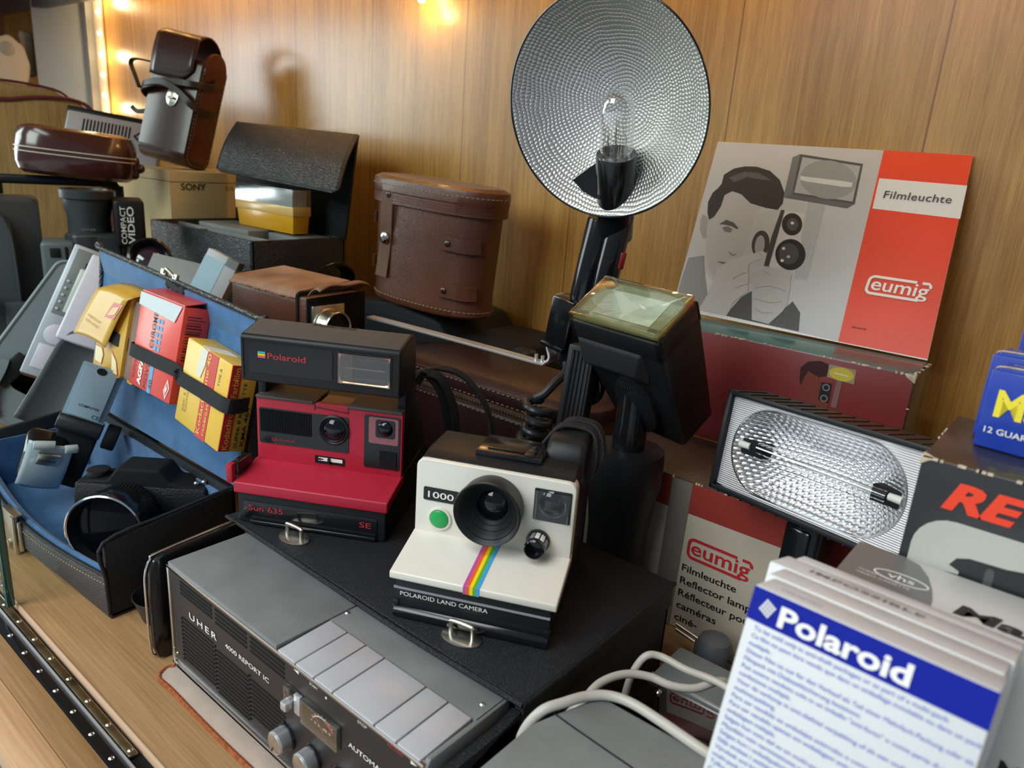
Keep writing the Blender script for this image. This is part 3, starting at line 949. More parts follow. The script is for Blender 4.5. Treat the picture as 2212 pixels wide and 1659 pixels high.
g.box(-0.0655, -0.0122, 0.036, 0.072, zz(0.1095), zz(0.1122), 0.0009); g.box(0.0188, 0.0672, 0.036, 0.072, zz(0.1095), zz(0.1122), 0.0009)
g.build('top_shelf', M_taupe, rc)
g = G(); g.hexa([(-0.0115, 0.0372, zz(0.1065)), (0.0182, 0.0372, zz(0.1045)), (0.0160, 0.062, zz(0.1075)), (-0.0090, 0.062, zz(0.1085)),
                 (-0.0115, 0.0372, zz(0.1072)), (0.0182, 0.0372, zz(0.1052)), (0.0160, 0.062, zz(0.1105)), (-0.0090, 0.062, zz(0.1112))])
g.box(-0.0122, -0.0112, 0.0375, 0.050, zz(0.104), zz(0.1118)); g.box(0.0180, 0.0190, 0.0375, 0.050, zz(0.104), zz(0.1118))
g.build('top_notch', mat('dark_red_plastic', c('#6e1a28'), 0.35), rc)
wp = G().prism(rrect(-0.0629, 0.0194, zz(0.0682), zz(0.1008), 0.002), 'y', 0.0372, 0.0385).build('lens_panel', M_blackg, rc)
g = G()
for k in range(32):
    x = -0.0610 + 0.0462 * k / 31
    g.box(x - 0.0005, x + 0.0004, 0.0364, 0.0376, zz(0.0790), zz(0.0995))
g.build('sensor_grille', M_blackm, wp)
text(wp, 'QS', (-0.0512, 0.0371, zz(0.0712)), FX, FZ, 0.0028, M_redink, w=0.0055)
text(wp, 'PROGRAM', (-0.0440, 0.0371, zz(0.0716)), FX, FZ, 0.0018, M_redink, w=0.0140)
ln = G().lathe([(0.0138, 0.0), (0.0138, 0.0010), (0.0122, 0.0018), (0.0110, 0.0006), (0.0102, 0.0016), (0.0092, 0.0004), (0.0084, 0.0012), (0.0074, 0.0)], 56, FRONT(0.0062, 0.0370, zz(0.0882))).build('lens_mount', M_blackp, wp)
G().lathe([(0, 0.0036), (0.004, 0.0032), (0.008, 0.0016), (0.0100, 0.0)], 40, FRONT(0.0062, 0.0368, zz(0.0886))).build('lens', M_lensg, wp)
vp = G().prism(rrect(0.0335, 0.0655, zz(0.0580), zz(0.1062), 0.002), 'y', 0.0372, 0.0385).build('viewfinder_panel', M_blackg, rc)
G().prism(rrect(0.0377, 0.0640, zz(0.0812), zz(0.1050), 0.0018), 'y', 0.0366, 0.0373).build('viewfinder_bezel', mat('clear_rose_plastic', c('#8c4a52'), 0.15, coat=0.6), vp)
G().prism(rrect(0.0440, 0.0610, zz(0.0872), zz(0.1032), 0.002), 'y', 0.0360, 0.0368).build('viewfinder_glass', M_lensg, vp)
G().lathe([(0, 0.0030), (0.0035, 0.0026), (0.0062, 0.0012), (0.0070, 0.0)], 28, FRONT(0.0525, 0.0361, zz(0.0955))).build('viewfinder_lens', M_lensg, vp)
g = G()
for k in range(14):
    x = 0.0480 + 0.0145 * k / 13
    g.box(x - 0.00035, x + 0.00035, 0.0358, 0.0374, zz(0.0605), zz(0.0745))
g.build('shutter_grille', M_blackp, vp)
sl = G().prism(rrect(-0.0114, 0.0158, zz(0.0553), zz(0.0622), 0.0006), 'y', 0.0374, 0.0384).build('exposure_slider', M_blackm, rc)
g = G(); g.box(-0.0080, 0.0140, 0.0371, 0.0376, zz(0.0580), zz(0.0612), m=M_wink)
g.poly([(-0.0095, 0.0370, zz(0.0596)), (-0.0060, 0.0370, zz(0.0608)), (-0.0060, 0.0370, zz(0.0584))], 0.0003, (0, -1, 0), M_ink)
g.box(-0.0062, -0.0035, 0.0367, 0.0371, zz(0.0592), zz(0.0600), m=M_ink)
g.build('slider_scale', None, sl)
G().box(0.0008, 0.0030, 0.0352, 0.0376, zz(0.0562), zz(0.0614), 0.0004).build('slider_knob', M_blackg, sl)
G().box(-0.0602, 0.0590, 0.0010, 0.0026, zz(0.0125), zz(0.0290), 0.0004).build('front_panel', M_blackg, rc)
G().box(-0.0524, 0.0583, 0.0002, 0.003, zz(0.0128), zz(0.0152), 0.0003).build('film_slot', M_blackm, rc)
G().prism([(0.003, 0.0002), (-0.0008, 0.0012), (-0.0008, 0.0038), (0.002, 0.0052), (0.004, 0.0052), (0.004, 0.0002)], 'x', -0.0540, 0.0583, 0.0005).build('film_door', M_blackg, rc)
text(rc, 'Sun 635', (-0.0552, 0.0009, zz(0.0205)), FX, FZ, 0.0052, M_redink, w=0.0310, bold=0.008)
text(rc, 'SE', (0.0437, 0.0009, zz(0.0195)), FX, FZ, 0.0050, M_redink, w=0.0102, bold=0.008)
# side lever on the left
sv = G().box(-0.0740, -0.0665, 0.006, 0.030, zz(0.0480), zz(0.0600), 0.0012).build('side_lever', M_blackg, rc)
G().box(-0.0750, -0.0690, 0.000, 0.008, zz(0.0430), zz(0.0600), 0.0015).build('lever_tip', M_red, sv)
# flash bar
fb = G().prism([(0.0204, zz(0.1298)), (0.0204, zz(0.1672)), (0.0222, zz(0.1694)), (0.052, zz(0.1760)), (0.064, zz(0.1730)), (0.067, zz(0.150)), (0.060, zz(0.128)), (0.030, zz(0.1275))],
               'x', -0.0690, 0.0690, 0.0022, 3).build('flash_bar', M_blackp, rc)
G().prism([(0.0235, zz(0.16995)), (0.052, zz(0.17640)), (0.062, zz(0.17395)), (0.062, zz(0.1725)), (0.052, zz(0.1750)), (0.0235, zz(0.1686))], 'x', -0.0672, 0.0672, 0.0005).build('top_cover', M_taupe, fb)  # lighter taupe on the black bar: light falling on top, put into colour
g = G()
for q in ((-0.0668, 0.0668, zz(0.1655), zz(0.1662)), (-0.0668, -0.0661, zz(0.1320), zz(0.1662))):
    g.box(q[0], q[1], 0.0198, 0.0212, q[2], q[3])
g.prism(rrect(-0.0608, 0.0118, zz(0.1378), zz(0.1636), 0.001), 'y', 0.0199, 0.0212)
g.build('bar_front', M_blackg, fb)
text(fb, 'Polaroid', (-0.0445, 0.0198, zz(0.1508)), FX, FZ, 0.0053, M_redink, w=0.0335, bold=0.012)
g = G()
for k, m_ in enumerate((M_cyan, M_lgreen, M_yellow, M_orange, M_pink)):
    g.box(-0.0530, -0.0464, 0.0195, 0.0201, zz(0.1563 - 0.0011 * (k + 1)), zz(0.1563 - 0.0011 * k), m=m_)
g.build('rainbow_mark', None, fb)
fw = G().prism(rrect(0.0168, 0.0622, zz(0.1372), zz(0.1638), 0.001), 'y', 0.0196, 0.0212).build('flash_frame', M_blackg, fb)
M_fref = mat('warm_reflection_tint', (0.85, 0.56, 0.40), 0.25, metal=1.0, bump=('riby', 60, 0.0, 0.0005))  # coppery tint: a warm reflection put into the metal's colour
g = G()
def flash_bowl(u, v):
    x = 0.0178 + 0.0434 * u
    zc = (v - 0.5) * 2
    return (x, 0.0188 + 0.0 + 0.0068 * (1 - zc * zc) * (1 - abs(2 * u - 1) ** 6), zz(0.1382 + 0.0246 * v))
g.grid(flash_bowl, 24, 16)
g.build('flash_reflector', M_fref, fw)
G().cyl((0.022, 0.0205, zz(0.1505)), (0.057, 0.0205, zz(0.1505)), 0.0013).build('flash_tube', M_glass, fw)
g = G()
for k in range(11):
    x = 0.0182 + 0.0011 * k
    g.box(x, x + 0.0006, 0.0170, 0.0178, zz(0.1382), zz(0.1628))
for k in range(26):
    x = 0.0310 + 0.00115 * k
    g.box(x, x + 0.0006, 0.0172, 0.0178, zz(0.1425), zz(0.1440)); g.box(x, x + 0.0006, 0.0172, 0.0178, zz(0.1590), zz(0.1602))
g.box(0.0175, 0.0615, 0.0172, 0.0176, zz(0.1380), zz(0.1630))
g.build('flash_window', glass('ribbed_flash_glass', (1.0, 0.96, 0.93), rough=0.15, opac=0.05), fw)
text(fb, 'Polaroid', (-0.0180, 0.0482, zz(0.1756)), (1, 0, 0), (0, 0.97, 0.22), 0.0050, M_ink, w=0.0400, bold=0.012, shear=0.25)
for sx in (-1, 1):
    G().prism([(0.045, zz(0.060)), (0.045, zz(0.135)), (0.066, zz(0.150)), (0.078, zz(0.120)), (0.078, zz(0.060))], 'x', 0.0600 * sx if sx > 0 else -0.0672, 0.0672 if sx > 0 else -0.0600, 0.001).build('hinge_arm', M_blackp, rc)
G().tube([(0.066, 0.080, 0.118), (0.072, 0.088, 0.126), (0.084, 0.094, 0.110), (0.092, 0.096, 0.080), (0.095, 0.098, 0.045), (0.094, 0.10, 0.004)], 0.0052, rx=0.0012, sub=7, up=(0.5, 1, 0)).build('neck_strap', M_webbing, rc)
G().tube([(0.068, 0.086, 0.124), (0.082, 0.094, 0.122), (0.094, 0.100, 0.098), (0.099, 0.102, 0.07), (0.098, 0.104, 0.035), (0.094, 0.104, 0.002)], 0.0050, rx=0.0012, sub=7, up=(0.5, 1, 0.2)).build('neck_strap', M_webbing, rc)
G().tube([(0.060, 0.10, 0.122), (0.078, 0.115, 0.124), (0.100, 0.125, 0.115), (0.122, 0.13, 0.085), (0.130, 0.13, 0.045), (0.128, 0.128, 0.003)], 0.0034, rx=0.0014, sub=7, up=(0.5, 1, 0.2)).build('neck_strap', M_webbing, rc)

# ================================================================== film light boxes and booklet
M_crimson = mat('crimson_card', c('#82302f'), 0.35, coat=0.25)
M_boxred = mat('brick_red_card', c('#9c3a30'), 0.45, coat=0.1)
M_boxwhite = mat('aged_white_card', c('#c4b9a6'), 0.5, coat=0.1, var=0.05, vscale=15)
M_boxgrey = mat('taupe_print', c('#7d746b'), 0.45)
M_tealc = mat('teal_card', c('#2f6f78'), 0.3, coat=0.3)
M_blackcard = mat('black_card', (0.012, 0.014, 0.015), 0.35, coat=0.2)
M_dimp = mat('dark_dimpled_print', c('#4a4038'), 0.42, bump=('dimple', 330, 0.6, 0.001), var=0.2, vscale=40)
M_eured = mat('logo_red', c('#c02a36'), 0.45)

lo = thing('film_light_box', 'white box with red band and red lettering, standing on the wooden base board', 'box', (-0.36, 0.587, 0.0005))
G().box(0, 0.36, 0, 0.112, 0, 0.1485, 0.0008).build('carton', M_boxwhite, lo)
G().box(0.0002, 0.3598, -0.0004, 0.02, 0.1185, 0.1480).build('red_band', M_boxred, lo)
G().prism([(0.0862, 0.0005), (0.1063, 0.0005), (0.1088, 0.148), (0.0885, 0.148)], 'y', -0.0007, 0.01).build('grey_stripe', M_boxgrey, lo)
G().box(0.0, 0.36, -0.0006, 0.112, 0.1484, 0.1494, 0.0003).build('top_print', M_dimp, lo, label='dark dimpled print on the top of the box')
g = G()
for k in range(40):
    x = 0.36 * random.random()
    g.box(x, x + 0.001 + 0.002 * random.random(), -0.0008, 0.0004, 0.1478, 0.1496)
g.build('worn_edge', M_cardw, lo, kind='stuff')
g = G(); logo_frame(g, (0.1125, -0.0002, 0.0755), (1, 0, -0.02), (0, 0, 1), 0.0620, 0.0212, 0.0027, 0.047)
g.build('logo_frame', M_eured, lo)
text(lo, 'eumig', (0.1165, -0.0003, 0.0808), (1, 0, -0.02), (0, 0, 1), 0.0142, M_eured, w=0.0560, bold=0.012, name='logo_lettering')
for k, (s_, w_) in enumerate((('Filmleuchte', 0.0530), ('Reflector lamp', 0.0690), ('Réflecteur pour', 0.0740), ('caméras', 0.0400), ('ciné-', 0.0230))):
    text(lo, s_, (0.1105, -0.0003, 0.0610 - 0.0131 * k), (1, 0, 0), (0, 0, 1), 0.0072, M_ink, w=w_, bold=0.012)

up = thing('film_light_box', 'dark red box with teal top and small picture of a man, under the booklet', 'box', (-0.42, 0.701, 0.1502))
UH = 0.1118
G().box(0, 0.304, 0, 0.0640, 0, UH, 0.0012).build('carton', M_crimson, up)
G().box(0.0006, 0.304, 0.0006, 0.0645, UH - 0.0006, UH + 0.0003, 0.0004).build('teal_top', M_tealc, up)
G().box(0.3032, 0.3046, 0.0006, 0.0645, 0.0, UH - 0.0002, 0.0003).build('dark_end', M_blackcard, up)
g = G()
for k in range(46):
    x = 0.03 + 0.27 * random.random()
    l = 0.0008 + 0.004 * random.random() ** 2
    g.box(x, min(x + l, 0.304), -0.0006, 0.0012 + 0.001 * random.random(), UH - 0.0016 * random.random(), UH + 0.0006, 0.0003)
for k in range(22):
    y = 0.064 * random.random()
    g.box(0.302, 0.3050, y, y + 0.002 + 0.004 * random.random(), UH - 0.0012, UH + 0.0006, 0.0004)
for k in range(6):
    z = UH * random.random()
    g.box(0.3028, 0.3050, -0.0008, 0.0008, z, z + 0.001 + 0.004 * random.random(), 0.0003)
g.hexa([(0.2975, -0.0005, UH - 0.0030), (0.3050, -0.0007, UH - 0.0075), (0.3053, 0.0050, UH - 0.0025), (0.3000, 0.0040, UH - 0.002), (0.2950, -0.0006, UH + 0.0002), (0.3050, -0.0008, UH - 0.0002), (0.3052, 0.0065, UH + 0.0005), (0.2990, 0.0030, UH + 0.0006)], 0.0004)
g.build('worn_edge', M_cardw, up, kind='stuff')
P10 = dict(
    hair=[(-2116, 2387), (-2123, 2469), (-2065, 2541), (-1961, 2572), (-1881, 2558), (-1867, 2447), (-1947, 2419), (-2048, 2453), (-2075, 2380), (-2075, 2296), (-2104, 2322)],
    face=[(-2075, 2380), (-2047, 2445), (-1947, 2419), (-1916, 2336), (-1906, 2239), (-1924, 2167), (-2013, 2177), (-2063, 2231), (-2086, 2310)],
    lamp=[(-1873, 2560), (-1634, 2559), (-1629, 2424), (-1873, 2437)],
    cam=[(-1909, 2379), (-1817, 2385), (-1812, 2196), (-1907, 2205)],
    bar=[(-1780, 2427), (-1733, 2423), (-1737, 2167), (-1791, 2169)],
    hands=[(-2012, 2169), (-1907, 2205), (-1810, 2188), (-1823, 2093), (-2013, 2091)])
pm = dict(hair=mat('print_dark_brown', c('#381418'), 0.5), face=mat('print_rust', c('#7c3a2c'), 0.45), lamp=mat('print_beige', c('#a08a6a'), 0.45),
          cam=mat('print_black', c('#241a1c'), 0.5), bar=mat('print_greyred', c('#82605c'), 0.5), hands=mat('print_rust', c('#7c3a2c'), 0.45))
g = G()
def U2(p, lift):
    return (p[0] / 1e4 + 0.42, -0.0001 - lift, p[1] / 1e4 - 0.1502)
for i, k in enumerate(('hair', 'face', 'hands', 'bar', 'cam', 'lamp')):
    g.poly([U2(p, 0.0) for p in P10[k]], 0.00025 + 0.00004 * i, (0, -1, 0), pm[k])
M_pyel = mat('print_yellow', c('#cdb648'), 0.4)
M_pgrey = mat('print_grey', c('#8a8688'), 0.45)
g.poly([U2(p, 0) for p in circ(-1752, 2490, 108, 62, 24)], 0.0006, (0, -1, 0), M_pyel)
g.poly([U2(p, 0) for p in ((-1815, 2494), (-1690, 2490), (-1690, 2483), (-1815, 2487))], 0.0007, (0, -1, 0), M_wink)
for cy in (2338, 2232):
    g.poly([U2(p, 0) for p in circ(-1860, cy, 34, 34, 16)], 0.0006, (0, -1, 0), M_pgrey)
    g.poly([U2(p, 0) for p in circ(-1860, cy, 24, 24, 16)], 0.0007, (0, -1, 0), pm['cam'])
g.build('printed_picture', None, up)

PHOTO={'photo':[(-189,2118),(1668,2104),(1850,1),(-16,60)],
'red':[(1668,2104),(2489,2093),(2668,-18),(1850,1)],
'band':[(1716,1788),(2523,1773),(2555,1425),(1749,1450)],
'suit':[(-34,636),(137,689),(219,486),(348,230),(300,55),(2,63),(-27,351)],
'suit2':[(664,125),(733,281),(824,369),(931,53),(1120,39),(1210,213),(1285,331),(1399,224),(1448,22),(303,46)],
'shirt':[(197,539),(323,429),(368,381),(340,237),(256,399)],
'ear':[(-52,1190),(16,1159),(73,1070),(108,903),(57,887),(-16,983),(-57,1112)],
'face':[(89,1168),(107,1304),(91,1455),(198,1523),(335,1497),(613,1357),(570,1278),(580,1039),(587,838),(602,767),(536,702),(447,597),(375,437),(268,531),(155,702),(79,957),(39,1124)],
'hair':[(-3,1215),(-41,1346),(-25,1464),(19,1526),(45,1586),(33,1701),(126,1785),(242,1822),(384,1829),(557,1788),(702,1688),(802,1541),(826,1415),(794,1330),(653,1342),(465,1378),(323,1477),(204,1504),(131,1449),(134,1306),(98,1169),(48,1125)],
'hairlight':[(110,1669),(264,1757),(446,1752),(613,1672),(508,1672),(321,1695),(184,1617)],
'brow':[(188,1084),(253,1152),(353,1127),(432,1067),(415,1052),(332,1083),(238,1090)],
'eye':[(238,1049),(297,1078),(365,1049),(360,1002),(286,1006)],
'nose':[(408,785),(475,748),(519,777),(490,732),(441,743)],
'mouth':[(320,647),(428,649),(411,622),(344,631)],
'bracket':[(1093,1460),(1271,1478),(1352,592),(1221,579),(1169,991),(1108,1337)],
'camside':[(570,1278),(832,1343),(830,1017),(857,679),(746,653),(599,803),(580,1039)],
'camfront':[(860,1337),(1100,1319),(1151,1023),(1235,860),(1158,673),(930,663),(883,701),(886,1024)],
'camedge':[(833,1340),(874,1333),(894,1025),(914,670),(860,670),(830,1017)],
'neck':[(833,1471),(1067,1440),(1089,1317),(851,1336)],
'lampside':[(827,2011),(756,1969),(809,1483),(889,1531)],
'lampbottom':[(809,1483),(889,1531),(1564,1482),(1505,1424)],
'lampframe':[(827,2011),(1511,1937),(1565,1477),(890,1527)],
'lampface':[(863,1976),(1493,1910),(1536,1505),(908,1551)],
'tube':[(912,1755),(977,1747),(1383,1726),(1472,1716),(1478,1665),(1387,1662),(978,1693),(924,1706)],
'lhand':[(349,563),(485,695),(669,777),(786,839),(836,819),(836,765),(701,682),(691,635),(742,499),(789,345),(728,295),(658,196),(664,125),(641,39),(323,41),(339,228),(358,435)],
'rhand':[(736,552),(796,606),(915,656),(1130,660),(1186,625),(1183,572),(1223,423),(1240,270),(1216,197),(1120,39),(932,50),(875,219),(821,405),(755,483)],
'lampoval':[(1511,1715),(1512,1660),(1494,1608),(1457,1565),(1403,1533),(1337,1514),(1261,1509),(1182,1519),(1104,1544),(1033,1582),(974,1631),(932,1687),(909,1746),(907,1804),(927,1858),(967,1902),(1024,1934),(1094,1952),(1172,1954),(1252,1941),(1328,1914),(1396,1875),(1451,1827),(1491,1772)],
'dial':[(839,912),(843,872),(841,834),(831,802),(815,778),(795,762),(770,757),(743,763),(716,779),(691,804),(669,837),(651,875),(640,916),(636,957),(639,995),(648,1028),(665,1053),(686,1068),(711,1072),(738,1066),(765,1049),(790,1024),(812,991),(828,953)],
'dialin':[(791,894),(795,864),(795,835),(791,811),(783,792),(772,781),(759,777),(744,781),(728,793),(713,812),(700,837),(689,866),(681,897),(677,927),(677,956),(682,981),(689,999),(700,1011),(714,1015),(729,1010),(745,998),(759,979),(773,954),(784,925)],
'lens1':[(1110,1195),(1117,1162),(1116,1130),(1108,1102),(1092,1079),(1071,1063),(1044,1055),(1015,1056),(985,1065),(956,1083),(930,1107),(909,1136),(894,1169),(887,1203),(888,1235),(897,1264),(913,1287),(935,1303),(962,1310),(991,1309),(1022,1299),(1050,1281),(1076,1257),(1096,1228)],
'lens1in':[(1070,1190),(1074,1171),(1073,1153),(1068,1137),(1060,1124),(1048,1115),(1033,1111),(1016,1111),(1000,1117),(983,1127),(969,1141),(957,1157),(949,1176),(945,1195),(945,1213),(950,1229),(959,1242),(971,1251),(986,1256),(1003,1255),(1020,1249),(1036,1239),(1050,1225),(1062,1209)],
'lens2':[(1251,862),(1260,817),(1257,773),(1244,734),(1222,702),(1190,679),(1152,667),(1110,666),(1067,678),(1025,700),(988,732),(958,772),(938,816),(928,862),(930,907),(944,947),(968,980),(1001,1002),(1040,1014),(1082,1013),(1126,1001),(1167,978),(1203,945),(1231,906)],
'lens2in':[(1180,861),(1187,830),(1185,800),(1177,773),(1162,751),(1141,736),(1116,728),(1088,728),(1059,736),(1031,751),(1007,773),(987,800),(973,830),(967,862),(968,892),(977,919),(992,941),(1014,956),(1039,964),(1067,964),(1096,955),(1124,939),(1148,917),(1167,890)],
'hl1':[(1021,1199),(1019,1186),(1008,1179),(992,1183),(983,1194),(984,1207),(996,1214),(1011,1210)],
'hl2':[(1022,900),(1021,887),(1009,880),(994,883),(984,894),(986,907),(998,914),(1013,911)],
'hl3':[(1051,762),(1049,749),(1037,742),(1022,745),(1013,756),(1014,769),(1026,776),(1041,773)],
'hl4':[(1103,814),(1101,801),(1089,794),(1074,797),(1065,808),(1067,821),(1078,828),(1093,825)]}
PHOTO_LINES={'k1':[(571,470),(646,537),(699,560)],
'k2':[(625,367),(706,412),(758,438)],
'k3':[(846,405),(999,453),(1190,426)],
'k4':[(877,290),(1060,271),(1178,311)],
'k5':[(921,183),(1017,149),(1126,170)],
'nail1':[(754,807),(806,779)],
'bn':[(880,611),(958,579)],
'shoulder':[(140,681),(219,486),(348,230)]}

M_bkred = mat('booklet_red', c('#e0492f'), 0.35, coat=0.2, var=0.05, vscale=14)
M_bkgrey = mat('print_light_grey', c('#b9bcbd'), 0.4, coat=0.2, var=0.06, vscale=9)
def gm(h):
    return mat('print_' + h, c('#' + h), 0.42, coat=0.15)
LEAN = math.atan2(0.871 - 0.776, 0.4505 - 0.262)
bk = thing('booklet', 'black, white and red booklet with a man filming on its cover, leaning on the wall', 'booklet', (-0.388, 0.7735, 0.2640), (-LEAN, 0, 0))
V = lambda p, y=0.0: (p[0] / 1e4, y, p[1] / 1e4)
cov = PHOTO['photo'][:1] + PHOTO['red'][1:3] + [PHOTO['photo'][3]]
cov = [(-189, 2118), (2489, 2095), (2668, -12), (-6, 2)]
G().prism([(p[0] / 1e4, p[1] / 1e4) for p in cov], 'y', 0.0, 0.0018).build('pages', M_paperw, bk)
g = G()
LAY = [('photo', M_bkgrey), ('red', M_bkred), ('band', mat('print_white', c('#d9dcdc'), 0.4, coat=0.2)),
       ('suit2', gm('4c4d4e')), ('suit', gm('8a8c8d')), ('shirt', gm('c9cbcb')), ('ear', gm('9a9a9a')), ('face', gm('b0b0b0')), ('mouth', gm('6a6a6a')), ('nose', gm('7a7a7a')),
       ('brow', gm('4a4a4a')), ('eye', gm('707070')), ('hair', gm('2c2c2d')), ('hairlight', gm('555556')),
       ('bracket', gm('a9adae')), ('neck', gm('b5b8b8')), ('camside', gm('b4b6b7')), ('camfront', gm('c3c5c5')), ('camedge', gm('3a3a3b')),
       ('lampside', gm('6c7072')), ('lampbottom', gm('5c6062')), ('lampframe', gm('4a4e50')), ('lampface', gm('a4a8a9')), ('lampoval', gm('8d9192')), ('tube', gm('c9cccc')),
       ('dial', gm('363637')), ('dialin', gm('9c9e9e')), ('lens1', gm('202021')), ('lens1in', gm('4c4c4d')), ('lens2', gm('1c1c1d')), ('lens2in', gm('454546')),
       ('lhand', gm('bdbdbd')), ('rhand', gm('b2b2b2')), ('hl1', gm('d8d8d8')), ('hl2', gm('cfcfcf')), ('hl3', gm('e0e0e0')), ('hl4', gm('b0b0b0'))]
for i, (k, m_) in enumerate(LAY):
    pts = [(max(-188, min(2666, p[0])), max(0, p[1])) for p in PHOTO[k]]
    g.poly([V(p, -0.00004 - 0.000012 * i) for p in pts], 0.00003, (0, -1, 0), m_)
for k, ln_ in PHOTO_LINES.items():
    g.tube([V(p, -0.00055) for p in ln_], 0.00022, 5, sub=3, m=gm('6e6e6e'))
# iris, pupil highlight of the eye, tie shadow
g.poly([V(p, -0.00055) for p in circ(742, 1184, 17, 14, 12)], 0.00003, (0, -1, 0), gm('2c2c2d')) if False else None
g.build('printed_cover', None, bk)
text(bk, 'Filmleuchte', (0.1815, -0.00055, 0.1572), FX, FZ, 0.0086, gm('4a4a4a'), w=0.0620, bold=0.006, spacing=1.06)
g = G(); logo_frame(g, (0.1932, -0.00055, 0.0536), (1, 0, -0.006), (0.02, 0, 1), 0.0580, 0.0206, 0.0027, 0.044)
g.build('logo_frame', M_wink, bk)
text(bk, 'eumig', (0.1978, -0.0006, 0.0590), (1, 0, -0.006), (0.02, 0, 1), 0.0138, M_wink, w=0.0520, bold=0.012, name='logo_lettering')
text(bk, 'deutsch', (0.1931, -0.0006, 0.0165), FX, FZ, 0.0024, M_ink, w=0.0138, bold=0.0)

# ================================================================== movie light
LM = (-0.1387, 0.525, 0.2171)
ml = thing('movie_light', 'rectangular movie lamp with bright dimpled reflector on a black grip', 'lamp', LM, (-0.1477, -0.0541, -0.2883))
M_ridge = mat('ridged_silver', (0.86, 0.84, 0.85), 0.42, metal=0.7, bump=('ribz', 200, 0.8, 0.0006))
M_refl = mat('dimpled_mirror', (0.90, 0.91, 0.93), 0.13, metal=1.0)
ml.scale = (1.05, 1.05, 1.05)
w_, h_ = 0.1459, 0.0700
g = G()
T = 0.0038
for q in ((-w_ / 2 - T, w_ / 2 + T, h_ / 2, h_ / 2 + T), (-w_ / 2 - T, w_ / 2 + T, -h_ / 2 - T, -h_ / 2), (-w_ / 2 - T, -w_ / 2, -h_ / 2 - T, h_ / 2 + T), (w_ / 2, w_ / 2 + T, -h_ / 2 - T, h_ / 2 + T)):
    g.box(q[0], q[1], -0.0045, 0.040, q[2], q[3], 0.0008)
g.box(-w_ / 2 - T, w_ / 2 + T, 0.036, 0.040, -h_ / 2 - T, h_ / 2 + T, 0.001)
for k in range(14):
    x = -w_ / 2 + w_ * (k + 0.5) / 14
    g.box(x - 0.0007, x + 0.0007, -0.004, 0.030, h_ / 2 + T - 0.0002, h_ / 2 + T + 0.0007)
    g.box(x - 0.0007, x + 0.0007, -0.004, 0.030, -h_ / 2 - T - 0.0007, -h_ / 2 - T + 0.0002)
g.build('housing', M_blackp, ml)
# face plate with an oval hole, then the dimpled bowl
ov = [(x, z) for x, z in rrect(-0.0660, 0.0660, -0.0322, 0.0322, 0.0318, 14)]
t = G()
bmv = t.bm
outer = []
n = len(ov)
def edge_pt(p):
    k = min((w_ / 2) / max(abs(p[0]), 1e-9), (h_ / 2) / max(abs(p[1]), 1e-9))
    return (p[0] * k, p[1] * k)
oo = [edge_pt(p) for p in ov]
vi = [bmv.verts.new((p[0], 0.0, p[1])) for p in ov]
vo = [bmv.verts.new((p[0], 0.0, p[1])) for p in oo]
for i in range(n):
    j = (i + 1) % n
    bmv.faces.new((vo[i], vo[j], vi[j], vi[i]))
for cx in (-1, 1):
    for cz in (-1, 1):
        cnr = bmv.verts.new((cx * w_ / 2, 0, cz * h_ / 2))
        near = sorted(range(n), key=lambda i: (oo[i][0] - cx * w_ / 2) ** 2 + (oo[i][1] - cz * h_ / 2) ** 2)[:2]
        if abs(near[0] - near[1]) in (1, n - 1):
            bmv.faces.new((cnr, vo[near[0]], vo[near[1]]))
t.build('face_plate', M_ridge, ml)
g = G()
NR = 26
def lamp_bowl(u, v):
    """stadium-shaped bowl, hexagonal bumps as real geometry"""
    a = 2 * PI * u
    k = v
    sx, sz = 0.0660 * 1.0, 0.0322
    # superellipse-like stadium
    cx = 0.0342
    x = math.cos(a); z = math.sin(a)
    px = (cx * (1 if x > 0 else -1) * min(1, abs(x) * 3) + 0.0318 * x) * k
    pz = 0.0322 * z * k
    depth = 0.026 * (1 - k ** 2.2)
    return (px, depth, pz)
M_bowl = mat('lamp_reflector', (0.94, 0.95, 0.97), 0.2, metal=0.88)
nt = M_bowl.node_tree; N_ = nt.nodes; L_ = nt.links
tc = N_.new('ShaderNodeTexCoord'); sep = N_.new('ShaderNodeSeparateXYZ'); L_.new(tc.outputs['Object'], sep.inputs[0])
def mth(op, a, b=None):
    nd = N_.new('ShaderNodeMath'); nd.operation = op
    for i, q in enumerate((a, b)):
        if q is None: continue
        if isinstance(q, (int, float)): nd.inputs[i].default_value = q
        else: L_.new(q, nd.inputs[i])
    return nd.outputs[0]
row = mth('DIVIDE', sep.outputs['Z'], 0.0030)
rowi = mth('FLOOR', row)
odd = mth('MULTIPLY', mth('MODULO', mth('ABSOLUTE', rowi), 2.0), 0.5)
colx = mth('ADD', mth('DIVIDE', sep.outputs['X'], 0.0050), odd)
fx = mth('SUBTRACT', mth('FRACT', colx), 0.5)
fz = mth('SUBTRACT', mth('FRACT', row), 0.5)
d2 = mth('ADD', mth('MULTIPLY', fx, fx), mth('MULTIPLY', fz, fz))
hgt = mth('SUBTRACT', 1.0, mth('MULTIPLY', d2, 2.2))
bp = N_.new('ShaderNodeBump'); bp.inputs['Strength'].default_value = 1.0; bp.inputs['Distance'].default_value = 0.0011
L_.new(hgt, bp.inputs['Height']); L_.new(bp.outputs['Normal'], N_['Principled BSDF'].inputs['Normal'])
g.grid(lamp_bowl, 72, 24, closeu=True)
bw = g.build('reflector_bowl', M_bowl, ml, ang=180)
g = G()
g.tube([(p[0], -0.0004, p[1]) for p in ov], 0.0006, 6, closed=True, sub=1)
g.build('bowl_rim', M_chrome, ml)
